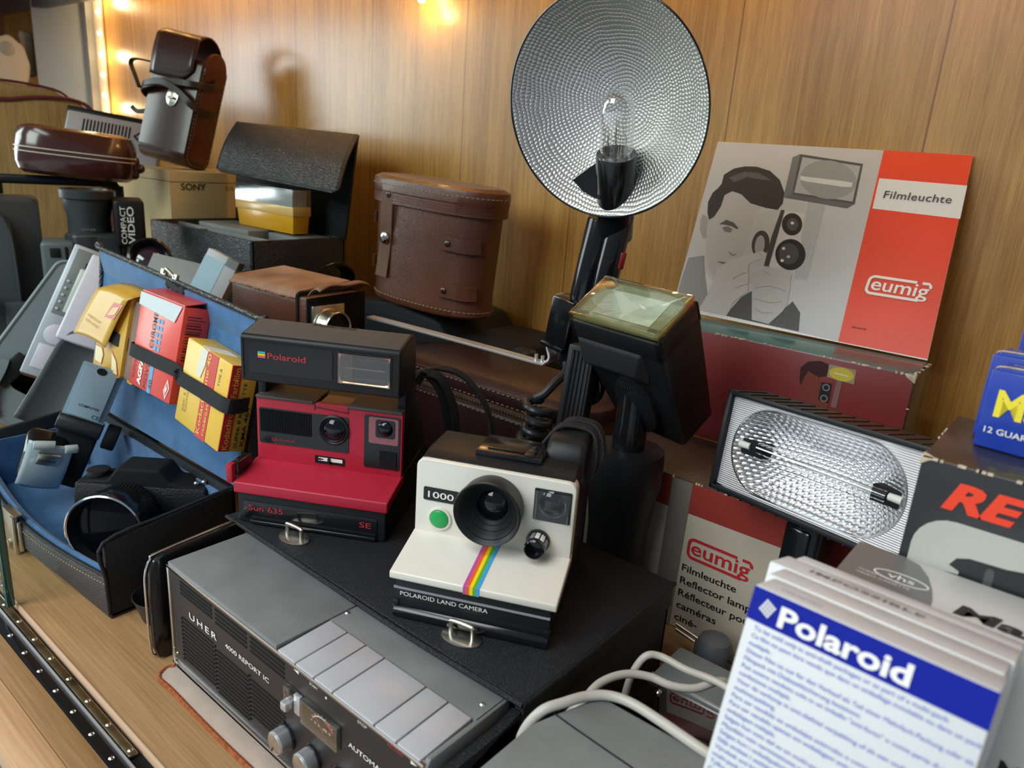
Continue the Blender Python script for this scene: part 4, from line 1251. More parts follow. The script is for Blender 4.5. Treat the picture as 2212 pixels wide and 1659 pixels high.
lt = G().cyl((-0.0470, 0.006, 0.0008), (0.0520, 0.006, -0.0008), 0.0046).build('halogen_tube', glass('quartz_glass', opac=0.2), ml)
G().cyl((-0.0470, 0.006, 0.0008), (0.0520, 0.006, -0.0008), 0.0005, n=8).build('filament', M_steel, lt)
for sx in (-1, 1):
    x = sx * 0.0545
    hs = G().box(x - 0.013, x + 0.012, 0.0040, 0.018, -0.0062, 0.0052, 0.0008).build('tube_socket', M_blackm, ml)
    G().cyl((x + sx * 0.008, 0.004, 0.0002), (x - sx * 0.001, 0.0045, 0.0002), 0.0028, 0.0026).build('ceramic_cap', mat('ceramic', c('#d8d5cc'), 0.5), hs)
# grip: hangs below the head down to a foot on the base board
M3 = ml.matrix_basis if False else None
gp_ = G()
gp_.box(-0.016, 0.012, 0.010, 0.036, -0.205, -h_ / 2 - T, 0.004, 3)
gp_.box(-0.010, 0.006, 0.007, 0.012, -0.16, -0.045, 0.002)
gp_.build('grip', M_blackg, ml)
G().box(-0.012, 0.008, 0.034, 0.044, -0.19, -0.05, 0.003).build('grip_back', M_blackp, ml)

# ================================================================== black slide viewer box, flashcube boxes
M_revblack = mat('black_print_card', c('#232325'), 0.34, coat=0.25)
M_revgrey = mat('grey_print_card', c('#b6b5ae'), 0.4, coat=0.15)
M_revorange = mat('orange_red_print', c('#e8442a'), 0.4, coat=0.1)
rv = thing('product_box', 'large black box with orange-red lettering right of the bright lamp', 'box', (-0.0548, 0.400, 0.0199))
rv.scale = (0.952, 0.952, 0.952)
RH = 0.2825
G().box(0, 0.190, 0, 0.100, -0.0204, RH, 0.0009).build('carton', M_revblack, rv)
G().prism(rrect(0.0045, 0.180, 0.06, 0.2525, (0.0, 0.018, 0.0, 0.0)), 'y', -0.0003, 0.002).build('grey_field', M_revgrey, rv)
text(rv, 'REVUE', (0.0136, -0.0002, 0.2590), FX, FZ, 0.0148, M_revorange, w=0.088, bold=0.045, shear=0.28)
g = G()
gun = [(0.0240, 0.2290), (0.0265, 0.2335), (0.0320, 0.2355), (0.0480, 0.2362), (0.0700, 0.2400), (0.12, 0.2400), (0.12, 0.165), (0.030, 0.170), (0.0240, 0.180), (0.0240, 0.206), (0.0290, 0.206),
       (0.0290, 0.209), (0.0215, 0.211), (0.0215, 0.2145), (0.0290, 0.2155), (0.0290, 0.2185), (0.0230, 0.2200), (0.0230, 0.2245), (0.0290, 0.2250), (0.0290, 0.2270)]
g.poly([(x, -0.0004, z) for x, z in gun], 0.0003, (0, -1, 0), mat('print_charcoal', c('#26282a'), 0.4))
g.poly([(x, -0.0008, z) for x, z in rrect(0.040, 0.044, 0.18, 0.234, 0.002)], 0.0002, (0, -1, 0), mat('print_slate', c('#4a4d50'), 0.4))
g.build('printed_picture', None, rv)
g = G()
g.hexa([(-0.0006, -0.0007, RH - 0.0045), (0.0040, -0.0007, RH - 0.0012), (0.0030, 0.0030, RH - 0.002), (-0.0007, 0.0060, RH - 0.002), (-0.0007, -0.0008, RH - 0.0004), (0.0075, -0.0007, RH + 0.0003), (0.0035, 0.0035, RH + 0.0006), (-0.0007, 0.0080, RH + 0.0004)], 0.0003)
for k in range(13):
    x = 0.06 * random.random() ** 1.5
    g.box(x, x + 0.001 + 0.003 * random.random(), -0.0005, 0.0010, RH - 0.0009, RH + 0.0004)
for k in range(7):
    y = 0.09 * random.random()
    g.box(-0.0003, 0.0005, y, y + 0.001 + 0.002 * random.random(), RH - 0.0006, RH + 0.0003)
g.build('worn_edge', M_cardw, rv, kind='stuff')

M_mblue = mat('blue_card', c('#1a3a9e'), 0.35, coat=0.3)
M_myel = mat('yellow_ink', c('#f0dc3c'), 0.4)


def flash_carton(name, label, x, y, h, yaw, group):
    o = thing(name, label, 'box', (x * 0.952, y * 0.952, 0.2893), (0, 0, yaw), group)
    o.scale = (0.952, 0.952, 0.952)
    G().box(0, 0.085, 0, 0.019, 0, h, 0.0007).build('carton', M_mblue, o)
    gg = G()
    gg.tube([(0.001, 0.004, h + 0.0002), (0.004, 0.0005, h + 0.0024), (0.016, -0.0004, h + 0.0032)], 0.0004, 6)
    gg.build('torn_edge', M_cardw, o)
    G().prism([(0.002, h - 0.001), (0.0035, h + 0.002), (0.016, h + 0.0032), (0.07, h + 0.0028), (0.084, h - 0.001)], 'y', 0.0008, 0.0180, 0.0004).build('tuck_flap', M_mblue, o)
    text(o, 'FOR INSTANT CAMERAS', (0.0085, 0.0045, h + 0.0034), FX, (0, 1, 0), 0.0021, M_wink, w=0.05)
    return o


GRP = 'blue flashcube boxes on the black box'
m1 = flash_carton('flashcube_box', 'blue box with yellow lettering in front on top of the black box', -0.0415, 0.4635, 0.0430, -0.10, GRP)
text(m1, 'Magicubes', (0.0058, -0.0002, 0.0188), FX, FZ, 0.0148, M_myel, w=0.078, bold=0.03)
text(m1, '12 GUARANTEED FLASHES', (0.0035, -0.0002, 0.0088), FX, FZ, 0.0034, M_wink, w=0.062, bold=0.012)
m2 = flash_carton('flashcube_box', 'blue box partly hidden behind the blue box with yellow lettering', -0.0450, 0.4850, 0.0475, -0.10, GRP)
m3 = thing('flash_pack', 'flash pack with clear plastic bubble and blue yellow card at the right edge', 'box', (-0.0343, 0.4870, 0.2893), (0, 0, -0.1))
m3.scale = (0.952, 0.952, 0.952)
G().box(0, 0.085, 0, 0.0025, 0, 0.064, 0.0004).build('card', M_mblue, m3)
text(m3, 'Westinghouse', (0.0030, -0.0002, 0.0565), FX, FZ, 0.0058, M_myel, w=0.060, shear=0.2, bold=0.01)
G().box(0.0055, 0.080, -0.002, 0.014, 0.0645, 0.095, 0.006, 3).build('plastic_bubble', mat('rose_smoke_plastic', c('#b09090'), 0.12, coat=0.8), m3)

# ================================================================== white-grey video cassette box
M_mabox = mat('light_grey_card', c('#c3c2bd'), 0.38, coat=0.2)
mb = thing('cassette_box', 'light grey box with black lettering on its top behind the white film boxes', 'box', (-0.0735, 0.3490, 0.0005))
G().box(0, 0.150, 0, 0.0480, 0, 0.2345, 0.0009).build('carton', M_mabox, mb)
g = G()
g.poly([(x, y, 0.2345) for x, y in [(0.0005, 0.001), (0.043, 0.001), (0.0420, 0.012), (0.0400, 0.022), (0.036, 0.034), (0.030, 0.044), (0.022, 0.0475), (0.0005, 0.0475)]], 0.0002, (0, 0, 1))
g.build('dark_field', mat('dark_grey_print', c('#6a6b6b'), 0.35, coat=0.3), mb)
g = G(); g.torus(0.0120, 0.0004, 48, 6, Matrix.Translation((0.0265, 0.0215, 0.2347)) @ Matrix.Diagonal((1, 0.42, 0.5, 1)))
g.build('oval_ring', M_wink, mb)
text(mb, 'vhs', (0.0205, 0.0190, 0.2347), FX, (0, 1, 0), 0.0052, M_wink, w=0.0120, bold=0.01)
text(mb, 'THREE HOUR', (0.0080, 0.0160, 0.2347), FX, (0, 1, 0), 0.0016, M_wink, w=0.0190)
text(mb, 'VIDEO CASSETTE', (0.0080, 0.0125, 0.2347), FX, (0, 1, 0), 0.0016, M_wink, w=0.0240)
text(mb, 'Maxell', (0.0510, 0.0075, 0.2346), FX, (0, 1, 0), 0.0105, M_ink, w=0.060, bold=0.035, shear=0.15)
text(mb, 'Mor', (0.0830, -0.0002, 0.1720), FX, FZ, 0.0080, M_ink, w=0.020, bold=0.02)

# ================================================================== instant film boxes in the foreground
M_pblue = mat('royal_blue_print', c('#0a1c8c'), 0.5, spec=0.2)
M_pwhite = mat('glossy_white_card', c('#cfd0d0'), 0.4, coat=0.1)
M_bluetext = mat('blue_ink', c('#5c6cc0'), 0.5)
TILT = -0.254
PG = 'instant film boxes stacked in the right foreground'


def film_box(label, x0, x1, y0, y1, zt, zb):
    o = thing('film_box', label, 'box', (-0.0827, 0.2684, 0.2608), (TILT, 0, -0.0468), PG)
    G().box(x0, x1, y0, y1, zb, zt, 0.0010).build('carton', M_pwhite, o)
    return o


f1 = film_box('white film box with broad blue band, foremost in the right corner', 0.0, 0.0850, 0.0, 0.0205, 0.0, -0.1412)
G().box(0.0001, 0.0849, -0.0003, 0.003, -0.0140, -0.0006).build('blue_band', M_pblue, f1)
text(f1, 'Polaroid', (0.0122, -0.0004, -0.0118), FX, FZ, 0.0082, M_wink, w=0.0478, bold=0.03)
g = G()
for i in range(4):
    for j in range(4):
        u, v_ = (i - 1.5) * 0.00135, (j - 1.5) * 0.00135
        cx, cz = 0.0072 + 0.8 * u + 0.45 * v_, -0.0072 - 0.45 * u + 0.95 * v_
        g.poly([(cx + 0.8 * a + 0.45 * b, -0.0004, cz - 0.45 * a + 0.95 * b) for a, b in ((-5e-4, -5e-4), (5e-4, -5e-4), (5e-4, 5e-4), (-5e-4, 5e-4))], 0.0002, (0, -1, 0))
g.build('grid_mark', M_wink, f1)
LN = [('To be sold only in anti-theft packages or as part of a multi-pack.', 0.070), ('Ce film ne peut être vendu que dans un emballage inviolable ou dans un pack', 0.0805), ('multiple.', 0.009),
      ('Dieser Film ist nur für den Verkauf als Teil einer Mehrfach-Packung oder als', 0.0800), ('Filmpack mit Diebstahlsicherung bestimmt.', 0.0450),
      ('Può essere venduto solo in un imballo "anti-furto" o come parte di una', 0.0760), ('confezione multipla.', 0.0210),
      ('Voor de verkoop in anti-diefstal verpakking of als een onderdeel van een', 0.0780), ('multiverpakking.', 0.0170),
      ('Para ser vendido en embalajes antirrobo o como parte de un', 0.0660), ('Para ser vendido apenas em embalagem anti-roubo ou', 0.0570), ('embalagem múltipla.', 0.0200),
      ('Selges kun som del av en multi-pack.', 0.0400), ('Myydään vain varmistetussa pakkauksessa tai osana', 0.0560), ('Selges kun i enkeltpakning med tyverisikring', 0.0500),
      ('Säljs endast i stöldskyddad förpackning eller som', 0.0560), ('Výrobek smí být prodáván pouze v ochranném', 0.0520), ('multi-pack balení produktu.', 0.0300), ('Tylko do sprzedaży w opakowaniu zbiorczym', 0.0520), ('Csak lopásgátló csomagolásban', 0.0400)]
for k, (s_, w_) in enumerate(LN):
    text(f1, s_, (0.0042 - 0.00012 * k, -0.0002, -0.0172 - 0.00325 * k), FX, FZ, 0.0019, M_bluetext, w=w_)
text(f1, 'TYPE 600 FILM', (0.008, 0.006, 0.0001), FX, (0, 1, 0), 0.0020, M_bluetext, w=0.016)
f2 = film_box('white film box squeezed between the blue banded box and the lettered box', -0.0030, 0.0838, 0.0212, 0.0400, 0.0006, -0.1362)
f3 = film_box('white film box with grey lettering on its top edge', -0.0100, 0.0850, 0.0408, 0.0640, 0.0010, -0.1302)
text(f3, 'IMPOSSIBLE', (0.0050, 0.0490, 0.0012), FX, (0, 1, 0), 0.0048, mat('warm_grey_ink', c('#7c7478'), 0.5), w=0.0470, bold=0.02, spacing=1.1)
f4 = film_box('rearmost white film box of the leaning stack in the right foreground', -0.0065, 0.0850, 0.0646, 0.0770, 0.0010, -0.1265)

# ================================================================== dark grey device, cables, clear-lidded device
dv = thing('grey_device', 'smooth dark grey case lying in the foreground beside the film boxes', 'case', (-0.192, 0.19, 0.0005))
G().prism([(0.0, 0.0), (0.0, 0.090), (0.0045, 0.105), (0.016, 0.137), (0.26, 0.1425), (0.26, 0.0)], 'z', 0.0, 0.1175, 0.0022, 3).build('shell', M_darkgrey, dv)
G().tube([(0.0052, 0.1050, 0.1178), (0.03, 0.1030, 0.1180), (0.10, 0.100, 0.1180), (0.2, 0.098, 0.1180)], 0.0004, 6).build('seam', M_blackm, dv)
cb = G()
cb.tube([(-0.2055, 0.290, 0.070), (-0.2015, 0.286, 0.100), (-0.1935, 0.291, 0.1180), (-0.186, 0.303, 0.1215), (-0.180, 0.317, 0.1210), (-0.171, 0.3265, 0.1210), (-0.158, 0.3305, 0.1210), (-0.1385, 0.3300, 0.1205), (-0.112, 0.3275, 0.120), (-0.075, 0.3330, 0.112)], 0.0030, 12, sub=6)
cable1 = tag(cb.build('power_cable', mat('pale_grey_cable', c('#b5b1a8'), 0.4)), 'pale grey cable lying over the edge of the dark grey case', 'cable')
cb = G()
cb.tube([(-0.2075, 0.325, 0.050), (-0.2050, 0.330, 0.076), (-0.1985, 0.345, 0.0900), (-0.198, 0.364, 0.0930), (-0.191, 0.383, 0.0930), (-0.179, 0.395, 0.0910), (-0.165, 0.400, 0.0890), (-0.152, 0.409, 0.0890), (-0.141, 0.428, 0.0900), (-0.128, 0.440, 0.075), (-0.11, 0.435, 0.06)], 0.0028, 12, sub=6)
tag(cb.build('power_cable', MATS['pale_grey_cable']), 'pale grey cable making a high arc behind the dark grey case', 'cable')
cb = G()
cb.tube([(-0.1975, 0.400, 0.060), (-0.1935, 0.398, 0.082), (-0.188, 0.403, 0.0975), (-0.180, 0.410, 0.0985), (-0.162, 0.4125, 0.0965), (-0.147, 0.416, 0.0960), (-0.134, 0.416, 0.0960), (-0.112, 0.4120, 0.094)], 0.0026, 12, sub=6)
tag(cb.build('power_cable', MATS['pale_grey_cable']), 'short pale grey cable bending behind the arching cable', 'cable')

dd = thing('clear_lid_device', 'low dark device with a clear plastic lid and screws under the cables', 'device', (-0.2120, 0.352, 0.0005))
G().box(0.0, 0.115, 0.0, 0.110, 0.0, 0.0330, 0.002).build('base', M_blackm, dd)
G().box(0.001, 0.115, 0.0015, 0.108, 0.0330, 0.0385, 0.0015).build('clear_lid', M_smoke, dd)
G().box(0.004, 0.115, 0.1120, 0.158, 0.0, 0.0400, 0.0025).build('grey_panel', M_darkgrey, dd)
G().box(0.004, 0.115, 0.1100, 0.1120, 0.030, 0.0405, 0.0004).build('panel_edge', M_steel, dd)
for x, y in ((0.018, 0.096), (0.012, 0.034), (0.075, 0.095)):
    G().lathe([(0, 0.0016), (0.0016, 0.0012), (0.0026, 0)], 16, Matrix.Translation((x, y, 0.0386))).build('screw', M_chrome, dd)

kb = thing('cable_plug', 'grey rubber plug with bare prongs in front of the white and red box', 'plug', (-0.195, 0.552, 0.0))
G().lathe([(0.0, 0.0), (0.014, 0.001), (0.0165, 0.008), (0.0165, 0.024), (0.013, 0.032), (0.006, 0.036), (0, 0.036)], 24).build('plug_body', mat('grey_rubber', c('#55565a'), 0.45), kb)
for z in (0.022, 0.027):
    G().cyl((-0.012, -0.004, z), (-0.036, -0.002, z + 0.003), 0.0014, n=10).build('prong', M_nickel, kb)
G().tube([(0.010, 0, 0.020), (0.024, -0.006, 0.022), (0.045, -0.012, 0.012), (0.08, -0.012, 0.0035)], 0.0030, 10, sub=5).build('lead', M_rubber, kb)

# ================================================================== hammerhead flash
HF = (-0.3429, 0.500, 0.2979)
hf = thing('hammerhead_flash', 'big black handle flash with tilted head and greenish clear window', 'flash', (-0.3025, 0.552, 0.0005))
Mh = Matrix.Translation((HF[0] + 0.3025, HF[1] - 0.552, HF[2] - 0.0005)) @ Matrix.Rotation(-0.0944, 4, 'Z') @ Matrix.Rotation(0.5588, 4, 'X') @ Matrix.Rotation(0.031, 4, 'Y')
hw, hh, hl = 0.0854, 0.0514, 0.1335
g = G()
g.hexa([(0.010, 0.010, -hl), (hw - 0.002, 0.006, -hl), (hw, hh, -hl), (0.010, hh, -hl), (-0.002, -0.002, -0.022), (hw + 0.002, -0.002, -0.022), (hw + 0.003, hh + 0.003, -0.020), (-0.002, hh + 0.003, -0.020)], 0.004, 4, Mh)
for q in ((-0.0022, hw + 0.0022, -0.0022, 0.0035), (-0.0022, hw + 0.0022, hh - 0.0022, hh + 0.0035), (-0.0022, 0.0040, -0.0022, hh + 0.0035), (hw - 0.0040, hw + 0.0022, -0.0022, hh + 0.0035)):
    g.box(q[0], q[1], q[2], q[3], -0.0260, -0.0065, 0.0015, 2, Mh)
hd = g.build('head', M_blackp, hf)
g = G()
for q in ((-0.001, hw + 0.001, -0.001, 0.0022), (-0.001, hw + 0.001, hh - 0.0022, hh + 0.001), (-0.001, 0.0022, -0.001, hh + 0.001), (hw - 0.0022, hw + 0.001, -0.001, hh + 0.001)):
    g.box(q[0], q[1], q[2], q[3], -0.0075, 0.0006, 0.0006, M=Mh)
g.build('window_rim', glass('lime_acrylic_rim', (0.94, 0.95, 0.74), rough=0.08, opac=0.28), hd)
g = G()
def bowl2(u, v):
    x = 0.012 + (hw - 0.024) * u; y = 0.007 + (hh - 0.014) * v
    d_ = (1 - abs(2 * v - 1) ** 2) * 0.022
    return (x, y, -0.0045 - d_)
fo_ = [(0.014, 0.010), (hw - 0.014, 0.010), (hw - 0.014, hh - 0.010), (0.014, hh - 0.010)]
fi_ = [(0.026, 0.019), (hw - 0.026, 0.019), (hw - 0.026, hh - 0.019), (0.026, hh - 0.019)]
t = bmesh.new()
va = [t.verts.new((p[0], p[1], -0.0030)) for p in fo_]; vb = [t.verts.new((p[0], p[1], -0.0190)) for p in fi_]
for i in range(4):
    t.faces.new((va[i], va[(i + 1) % 4], vb[(i + 1) % 4], vb[i]))
t.faces.new(vb)
g._add(t, Mh)
g.build('flash_reflector', mat('flash_mirror', (0.88, 0.91, 0.84), 0.30, metal=0.35), hd)
g = G()
for q in ((0.001, 0.014), (hw - 0.014, hw - 0.001)):
    g.box(q[0], q[1], 0.002, hh - 0.002, -0.006, -0.0035, M=Mh)
g.box(0.001, hw - 0.001, 0.001, 0.010, -0.006, -0.0035, M=Mh); g.box(0.001, hw - 0.001, hh - 0.010, hh - 0.001, -0.006, -0.0035, M=Mh)
g.build('reflector_surround', mat('olive_grey_surround', c('#a3a384'), 0.3), hd)
G().box(-0.0005, hw + 0.0005, -0.0005, hh + 0.0005, 0.0, 0.0012, 0.0004, M=Mh).build('window', M_acryl, hd)
# raised panel on the viewer side and thumb recess
g = G()
g.hexa([(0.006, -0.008, -0.046), (0.060, -0.008, -0.046), (0.066, 0.001, -0.060), (0.010, 0.001, -0.060), (0.004, -0.004, -0.026), (0.066, -0.004, -0.026), (0.072, 0.002, -0.018), (0.000, 0.002, -0.018)], 0.0012, 2, Mh)
g.build('slanted_panel', M_dgloss, hd)
g = G(); g.prism(circ(0.045, -0.088, 0.0200, 0.0300), 'y', -0.0010, 0.010, 0.001, M=Mh)
g.build('pivot_disc', M_blackp, hd)
g = G(); g.prism(circ(0.050, -0.096, 0.0160, 0.0240), 'y', -0.0020, 0.004, 0.0006, M=Mh)
g.build('thumb_recess', M_blackm, hd)
g = G()
for i in range(6):
    for j in range(3):
        g.box(0.036 + 0.003 * i, 0.0375 + 0.003 * i, -0.0016, 0, -0.066 - 0.003 * j, -0.0645 - 0.003 * j, M=Mh)
g.build('grip_dots', M_dgloss, hd, kind='stuff')
# neck and handle
G().lathe([(0.0, 0.176), (0.0145, 0.176), (0.0150, 0.190), (0.0135, 0.200), (0.0135, 0.236), (0, 0.236)], 40).build('neck', M_blackg, hf)
g = G()
g.lathe([(0.0, 0.0), (0.0285, 0.0), (0.0290, 0.004), (0.0270, 0.06), (0.0275, 0.10), (0.0310, 0.130), (0.0335, 0.142), (0.0335, 0.168), (0.0325, 0.1755), (0.030, 0.1765), (0, 0.1765)], 56)
g.build('handle', M_blackp, hf)
G().torus(0.0312, 0.0006, 56, 8, Matrix.Translation((0, 0, 0.136))).build('handle_seam', M_blackm, hf)
# ribbed camera bracket standing at the left
g = G()
g.hexa([(-0.082, -0.020, 0.0), (-0.052, -0.020, 0.0), (-0.052, -0.008, 0.0), (-0.082, -0.008, 0.0), (-0.0600, -0.020, 0.262), (-0.0330, -0.020, 0.262), (-0.0330, -0.008, 0.262), (-0.0600, -0.008, 0.262)], 0.0012)
br = g.build('bracket_bar', M_blackp, hf)
g = G()
for k in range(5):
    x = 0.0055 + 0.0046 * k
    g.hexa([(-0.082 + x, -0.0212, 0.004), (-0.082 + x + 0.0022, -0.0212, 0.004), (-0.082 + x + 0.0022, -0.019, 0.004), (-0.082 + x, -0.019, 0.004),
            (-0.060 + x * 0.93, -0.0212, 0.258), (-0.060 + x * 0.93 + 0.0022, -0.0212, 0.258), (-0.060 + x * 0.93 + 0.0022, -0.019, 0.258), (-0.060 + x * 0.93, -0.019, 0.258)])
g.build('ribs', M_blackg, br)
G().box(-0.056, 0.0, -0.018, 0.010, 0.140, 0.160, 0.002).build('clamp', M_blackp, hf)
g = G()
g.lathe([(0, 0), (0.0195, 0), (0.0200, 0.001), (0.0200, 0.0085), (0.0190, 0.0095), (0, 0.0095)], 60, FRONT(-0.0530, 0.006, 0.222))
for i in range(60):
    g.box(0.0196, 0.0206, -0.0003, 0.0003, 0.001, 0.0085, M=FRONT(-0.0530, 0.006, 0.222) @ Matrix.Rotation(2 * PI * i / 60, 4, 'Z'))
g.build('locking_wheel', M_blackg, hf)

# ================================================================== bulb flash with the big reflector
rf = thing('reflector_flash', 'old handle flash with large dimpled bowl reflector and clear bulb', 'flash', (-0.400, 0.600, 0.190))
ax0, ax1 = Vector((0.004, 0.0, 0.052)), Vector((0.0345, -0.004, 0.238))
axd = (ax1 - ax0).normalized()
Ma = Matrix.Translation(ax0) @ axd.to_track_quat('Z', 'Y').to_matrix().to_4x4()
Lh = (ax1 - ax0).length
M_sh = qm(ax0, axd.cross(Vector((0.0, 1, 0))) * -1, axd)    # x: right-ish, y: along the handle, z: towards the viewer or away
# dish
nrm = Vector((0.12, -0.965, -0.235)).normalized()
dc = Vector((0.0365, -0.0500, 0.2709))
Md = Matrix.Translation(dc) @ nrm.to_track_quat('Z', 'Y').to_matrix().to_4x4()
M_dish = mat('hammered_silver', (0.62, 0.605, 0.58), 0.40, metal=0.85)
nt = M_dish.node_tree; N_ = nt.nodes; L_ = nt.links
tc = N_.new('ShaderNodeTexCoord'); sep = N_.new('ShaderNodeSeparateXYZ'); L_.new(tc.outputs['Object'], sep.inputs[0])
nzj = N_.new('ShaderNodeTexNoise'); nzj.inputs['Scale'].default_value = 70; nzj.inputs['Detail'].default_value = 0; L_.new(tc.outputs['Object'], nzj.inputs['Vector'])
sj = N_.new('ShaderNodeSeparateColor'); L_.new(nzj.outputs['Color'], sj.inputs[0])
PX = mth('ADD', sep.outputs['X'], mth('MULTIPLY', mth('SUBTRACT', sj.outputs[0], 0.5), 0.004))
PY = mth('ADD', sep.outputs['Y'], mth('MULTIPLY', mth('SUBTRACT', sj.outputs[1], 0.5), 0.004))
rad = mth('DIVIDE', mth('SQRT', mth('ADD', mth('MULTIPLY', PX, PX), mth('MULTIPLY', PY, PY))), 0.0031)
ri = mth('FLOOR', rad)
cnt = mth('MAXIMUM', mth('ROUND', mth('MULTIPLY', mth('ADD', ri, 0.5), 2 * PI)), 1.0)
ang_ = mth('DIVIDE', mth('ADD', mth('ARCTAN2', PY, PX), PI), 2 * PI)
cell = mth('ADD', mth('MULTIPLY', ang_, cnt), mth('MULTIPLY', mth('MODULO', ri, 2.0), 0.5))
fx = mth('SUBTRACT', mth('FRACT', cell), 0.5)
fy = mth('SUBTRACT', mth('FRACT', rad), 0.5)
hgt = mth('POWER', mth('MAXIMUM', mth('SUBTRACT', 1.0, mth('MULTIPLY', mth('ADD', mth('MULTIPLY', fx, fx), mth('MULTIPLY', fy, fy)), 3.2)), 0.0), 0.7)
bp = N_.new('ShaderNodeBump'); bp.inputs['Strength'].default_value = 0.8; bp.inputs['Distance'].default_value = 0.0006
L_.new(hgt, bp.inputs['Height']); L_.new(bp.outputs['Normal'], N_['Principled BSDF'].inputs['Normal'])
RD, DD = 0.0905, 0.042
prof = []
for k in range(25):
    r_ = RD * k / 24
    prof.append((r_, -DD * (1 - (r_ / RD) ** 2)))
back = [(r_ + 0.0, z - 0.0012) for r_, z in prof[::-1]]
ds = G().lathe(prof + [(RD + 0.0008, 0.0004), (RD + 0.0008, -0.0014)], 96).build('reflector', M_dish, rf, ang=80)
ds.matrix_basis = Md
G().lathe([(r_, z) for r_, z in back], 96).build('reflector_back', M_blackg, ds, ang=80)
G().torus(RD + 0.0004, 0.0009, 96, 8).build('reflector_rim', M_blackg, ds)
# dark cut-out in the lower bowl where the lamp holder passes
g = G()
down = (Vector((0.0, 0, -1)) - nrm * Vector((0, 0, -1)).dot(nrm)).normalized()
ddir = (down + 0.0 * nrm).normalized()
Mi = Md.inverted()
dl = (Mi.to_3x3() @ axd) * -1
base_a = math.atan2(dl.y, dl.x)
def dishpt(a, r_, lift=0.0009):
    return Vector((r_ * math.cos(a), r_ * math.sin(a), -DD * (1 - (r_ / RD) ** 2) + lift))
q = [(base_a - 0.16, 0.050), (base_a - 0.36, 0.0740), (base_a - 0.18, 0.0770), (base_a, 0.0785), (base_a + 0.18, 0.0770), (base_a + 0.36, 0.0740), (base_a + 0.16, 0.050)]
g.poly([dishpt(*p) for p in q], 0.0006, (0, 0, 1))
g.build('slot', M_blackm, ds)
# lamp holder and glass bulb
hold0 = ax0 + axd * 0.150 - Vector((0, 0.012, 0)) * 0 
top = Vector((0.0415, -0.0300, 0.2365))
axh = (top - Vector((0.0270, 0.0060, 0.1600))).normalized()
hb_ = top - axh * 0.062
G().lathe([(0.0, -0.020), (0.0165, -0.020), (0.0170, 0.006), (0.0172, 0.024), (0.0174, 0.030), (0.0178, 0.060), (0.0172, 0.062), (0.0155, 0.0615), (0.0, 0.061)], 48, Matrix.Translation(hb_) @ axh.to_track_quat('Z', 'Y').to_matrix().to_4x4()).build('lamp_holder', M_blackg, rf)
Mb = Matrix.Translation(top - axh * 0.002) @ axh.to_track_quat('Z', 'Y').to_matrix().to_4x4()
bl = G().lathe([(0.0138, 0.0), (0.0142, 0.010), (0.0146, 0.030), (0.0144, 0.040), (0.0125, 0.0485), (0.0085, 0.0540), (0.0040, 0.0565), (0.0, 0.0570)], 40, Mb).build('bulb', glass('bulb_glass', (0.97, 0.98, 0.97), opac=0.28), rf)
g = G()
g.tube([Mb @ Vector(p) for p in ((-0.0050, 0, 0.002), (-0.0052, 0, 0.030), (-0.0030, 0, 0.041), (0.0, 0, 0.044), (0.003, 0, 0.041), (0.0052, 0, 0.030), (0.0050, 0, 0.002))], 0.0019, 10, sub=6)
g.build('flash_tube', M_glass, bl)
g = G()
g.tube([Mb @ Vector(p) for p in ((-0.0075, 0.002, 0.0), (-0.0078, 0.002, 0.014), (-0.0055, 0.001, 0.018))], 0.0005, 6)
g.tube([Mb @ Vector(p) for p in ((0.0075, 0.002, 0.0), (0.0078, 0.002, 0.016), (0.0055, 0.001, 0.020))], 0.0005, 6)
g.tube([Mb @ Vector(p) for p in ((0.0, -0.003, 0.0), (0.0, -0.003, 0.024), (0.001, -0.002, 0.030))], 0.0006, 6)
g.build('electrodes', M_nickel, bl)
G().cyl(hb_ + axh * 0.020 + Vector((-0.006, -0.0155, 0)), hb_ + axh * 0.020 + Vector((-0.0065, -0.0180, 0)), 0.0022, n=14).build('holder_screw', M_blackm, rf)
# handle: two parallel tubes with a switch
hd1 = ax0 - axd * 0.022
side = Vector((1, 0, 0)) - axd * axd.x
side.normalize()
g = G()
g.cyl(hd1 - side * 0.0090, hd1 - side * 0.0085 + axd * 0.150, 0.0135, n=40, b=0.002)
g.build('handle', M_blackg, rf)
G().cyl(hd1 + side * 0.0110, hd1 + side * 0.0110 + axd * 0.160, 0.0118, n=40, b=0.002).build('battery_tube', M_blackg, rf)
p_ = hd1 + side * 0.0222 + axd * 0.118
G().cyl(p_ - axd * 0.008, p_ + axd * 0.008, 0.0036, n=20, b=0.0012).build('red_button', mat('red_switch', c('#8e1f1c'), 0.35), rf)
# clamp block, L-bracket, cord
cl0 = Vector((-0.015, -0.004, 0.050))
Mc = qm(cl0, side, axd)
g = G(); g.box(-0.0125, 0.0140, 0.002, 0.052, -0.008, 0.016, 0.0018, M=Mc); g.box(-0.0150, 0.0120, -0.001, 0.0035, -0.009, 0.017, 0.0008, M=Mc)
g.build('clamp', M_blackg, rf)
G().cyl(cl0 + side * 0.004 - axd * 0.010, cl0 + side * 0.004 + axd * 0.002, 0.0060, n=24, b=0.0015).build('cord_socket', M_blackg, rf)
zb_ = 0.029
g = G()
g.tube([cl0 + side * -0.0148 + axd * 0.050, cl0 + side * -0.0152 + axd * 0.002, (-0.0240, -0.006, zb_ + 0.008), (-0.0290, -0.008, zb_ + 0.0015), (-0.038, -0.010, zb_), (-0.10, -0.012, zb_ + 0.0005), (-0.19, -0.016, zb_ + 0.001), (-0.290, -0.020, zb_ + 0.001)], 0.0065, rx=0.0015, sub=5, up=(0, 1, 0))
g.build('steel_bracket', M_steel, rf, label='bright flat steel bracket')
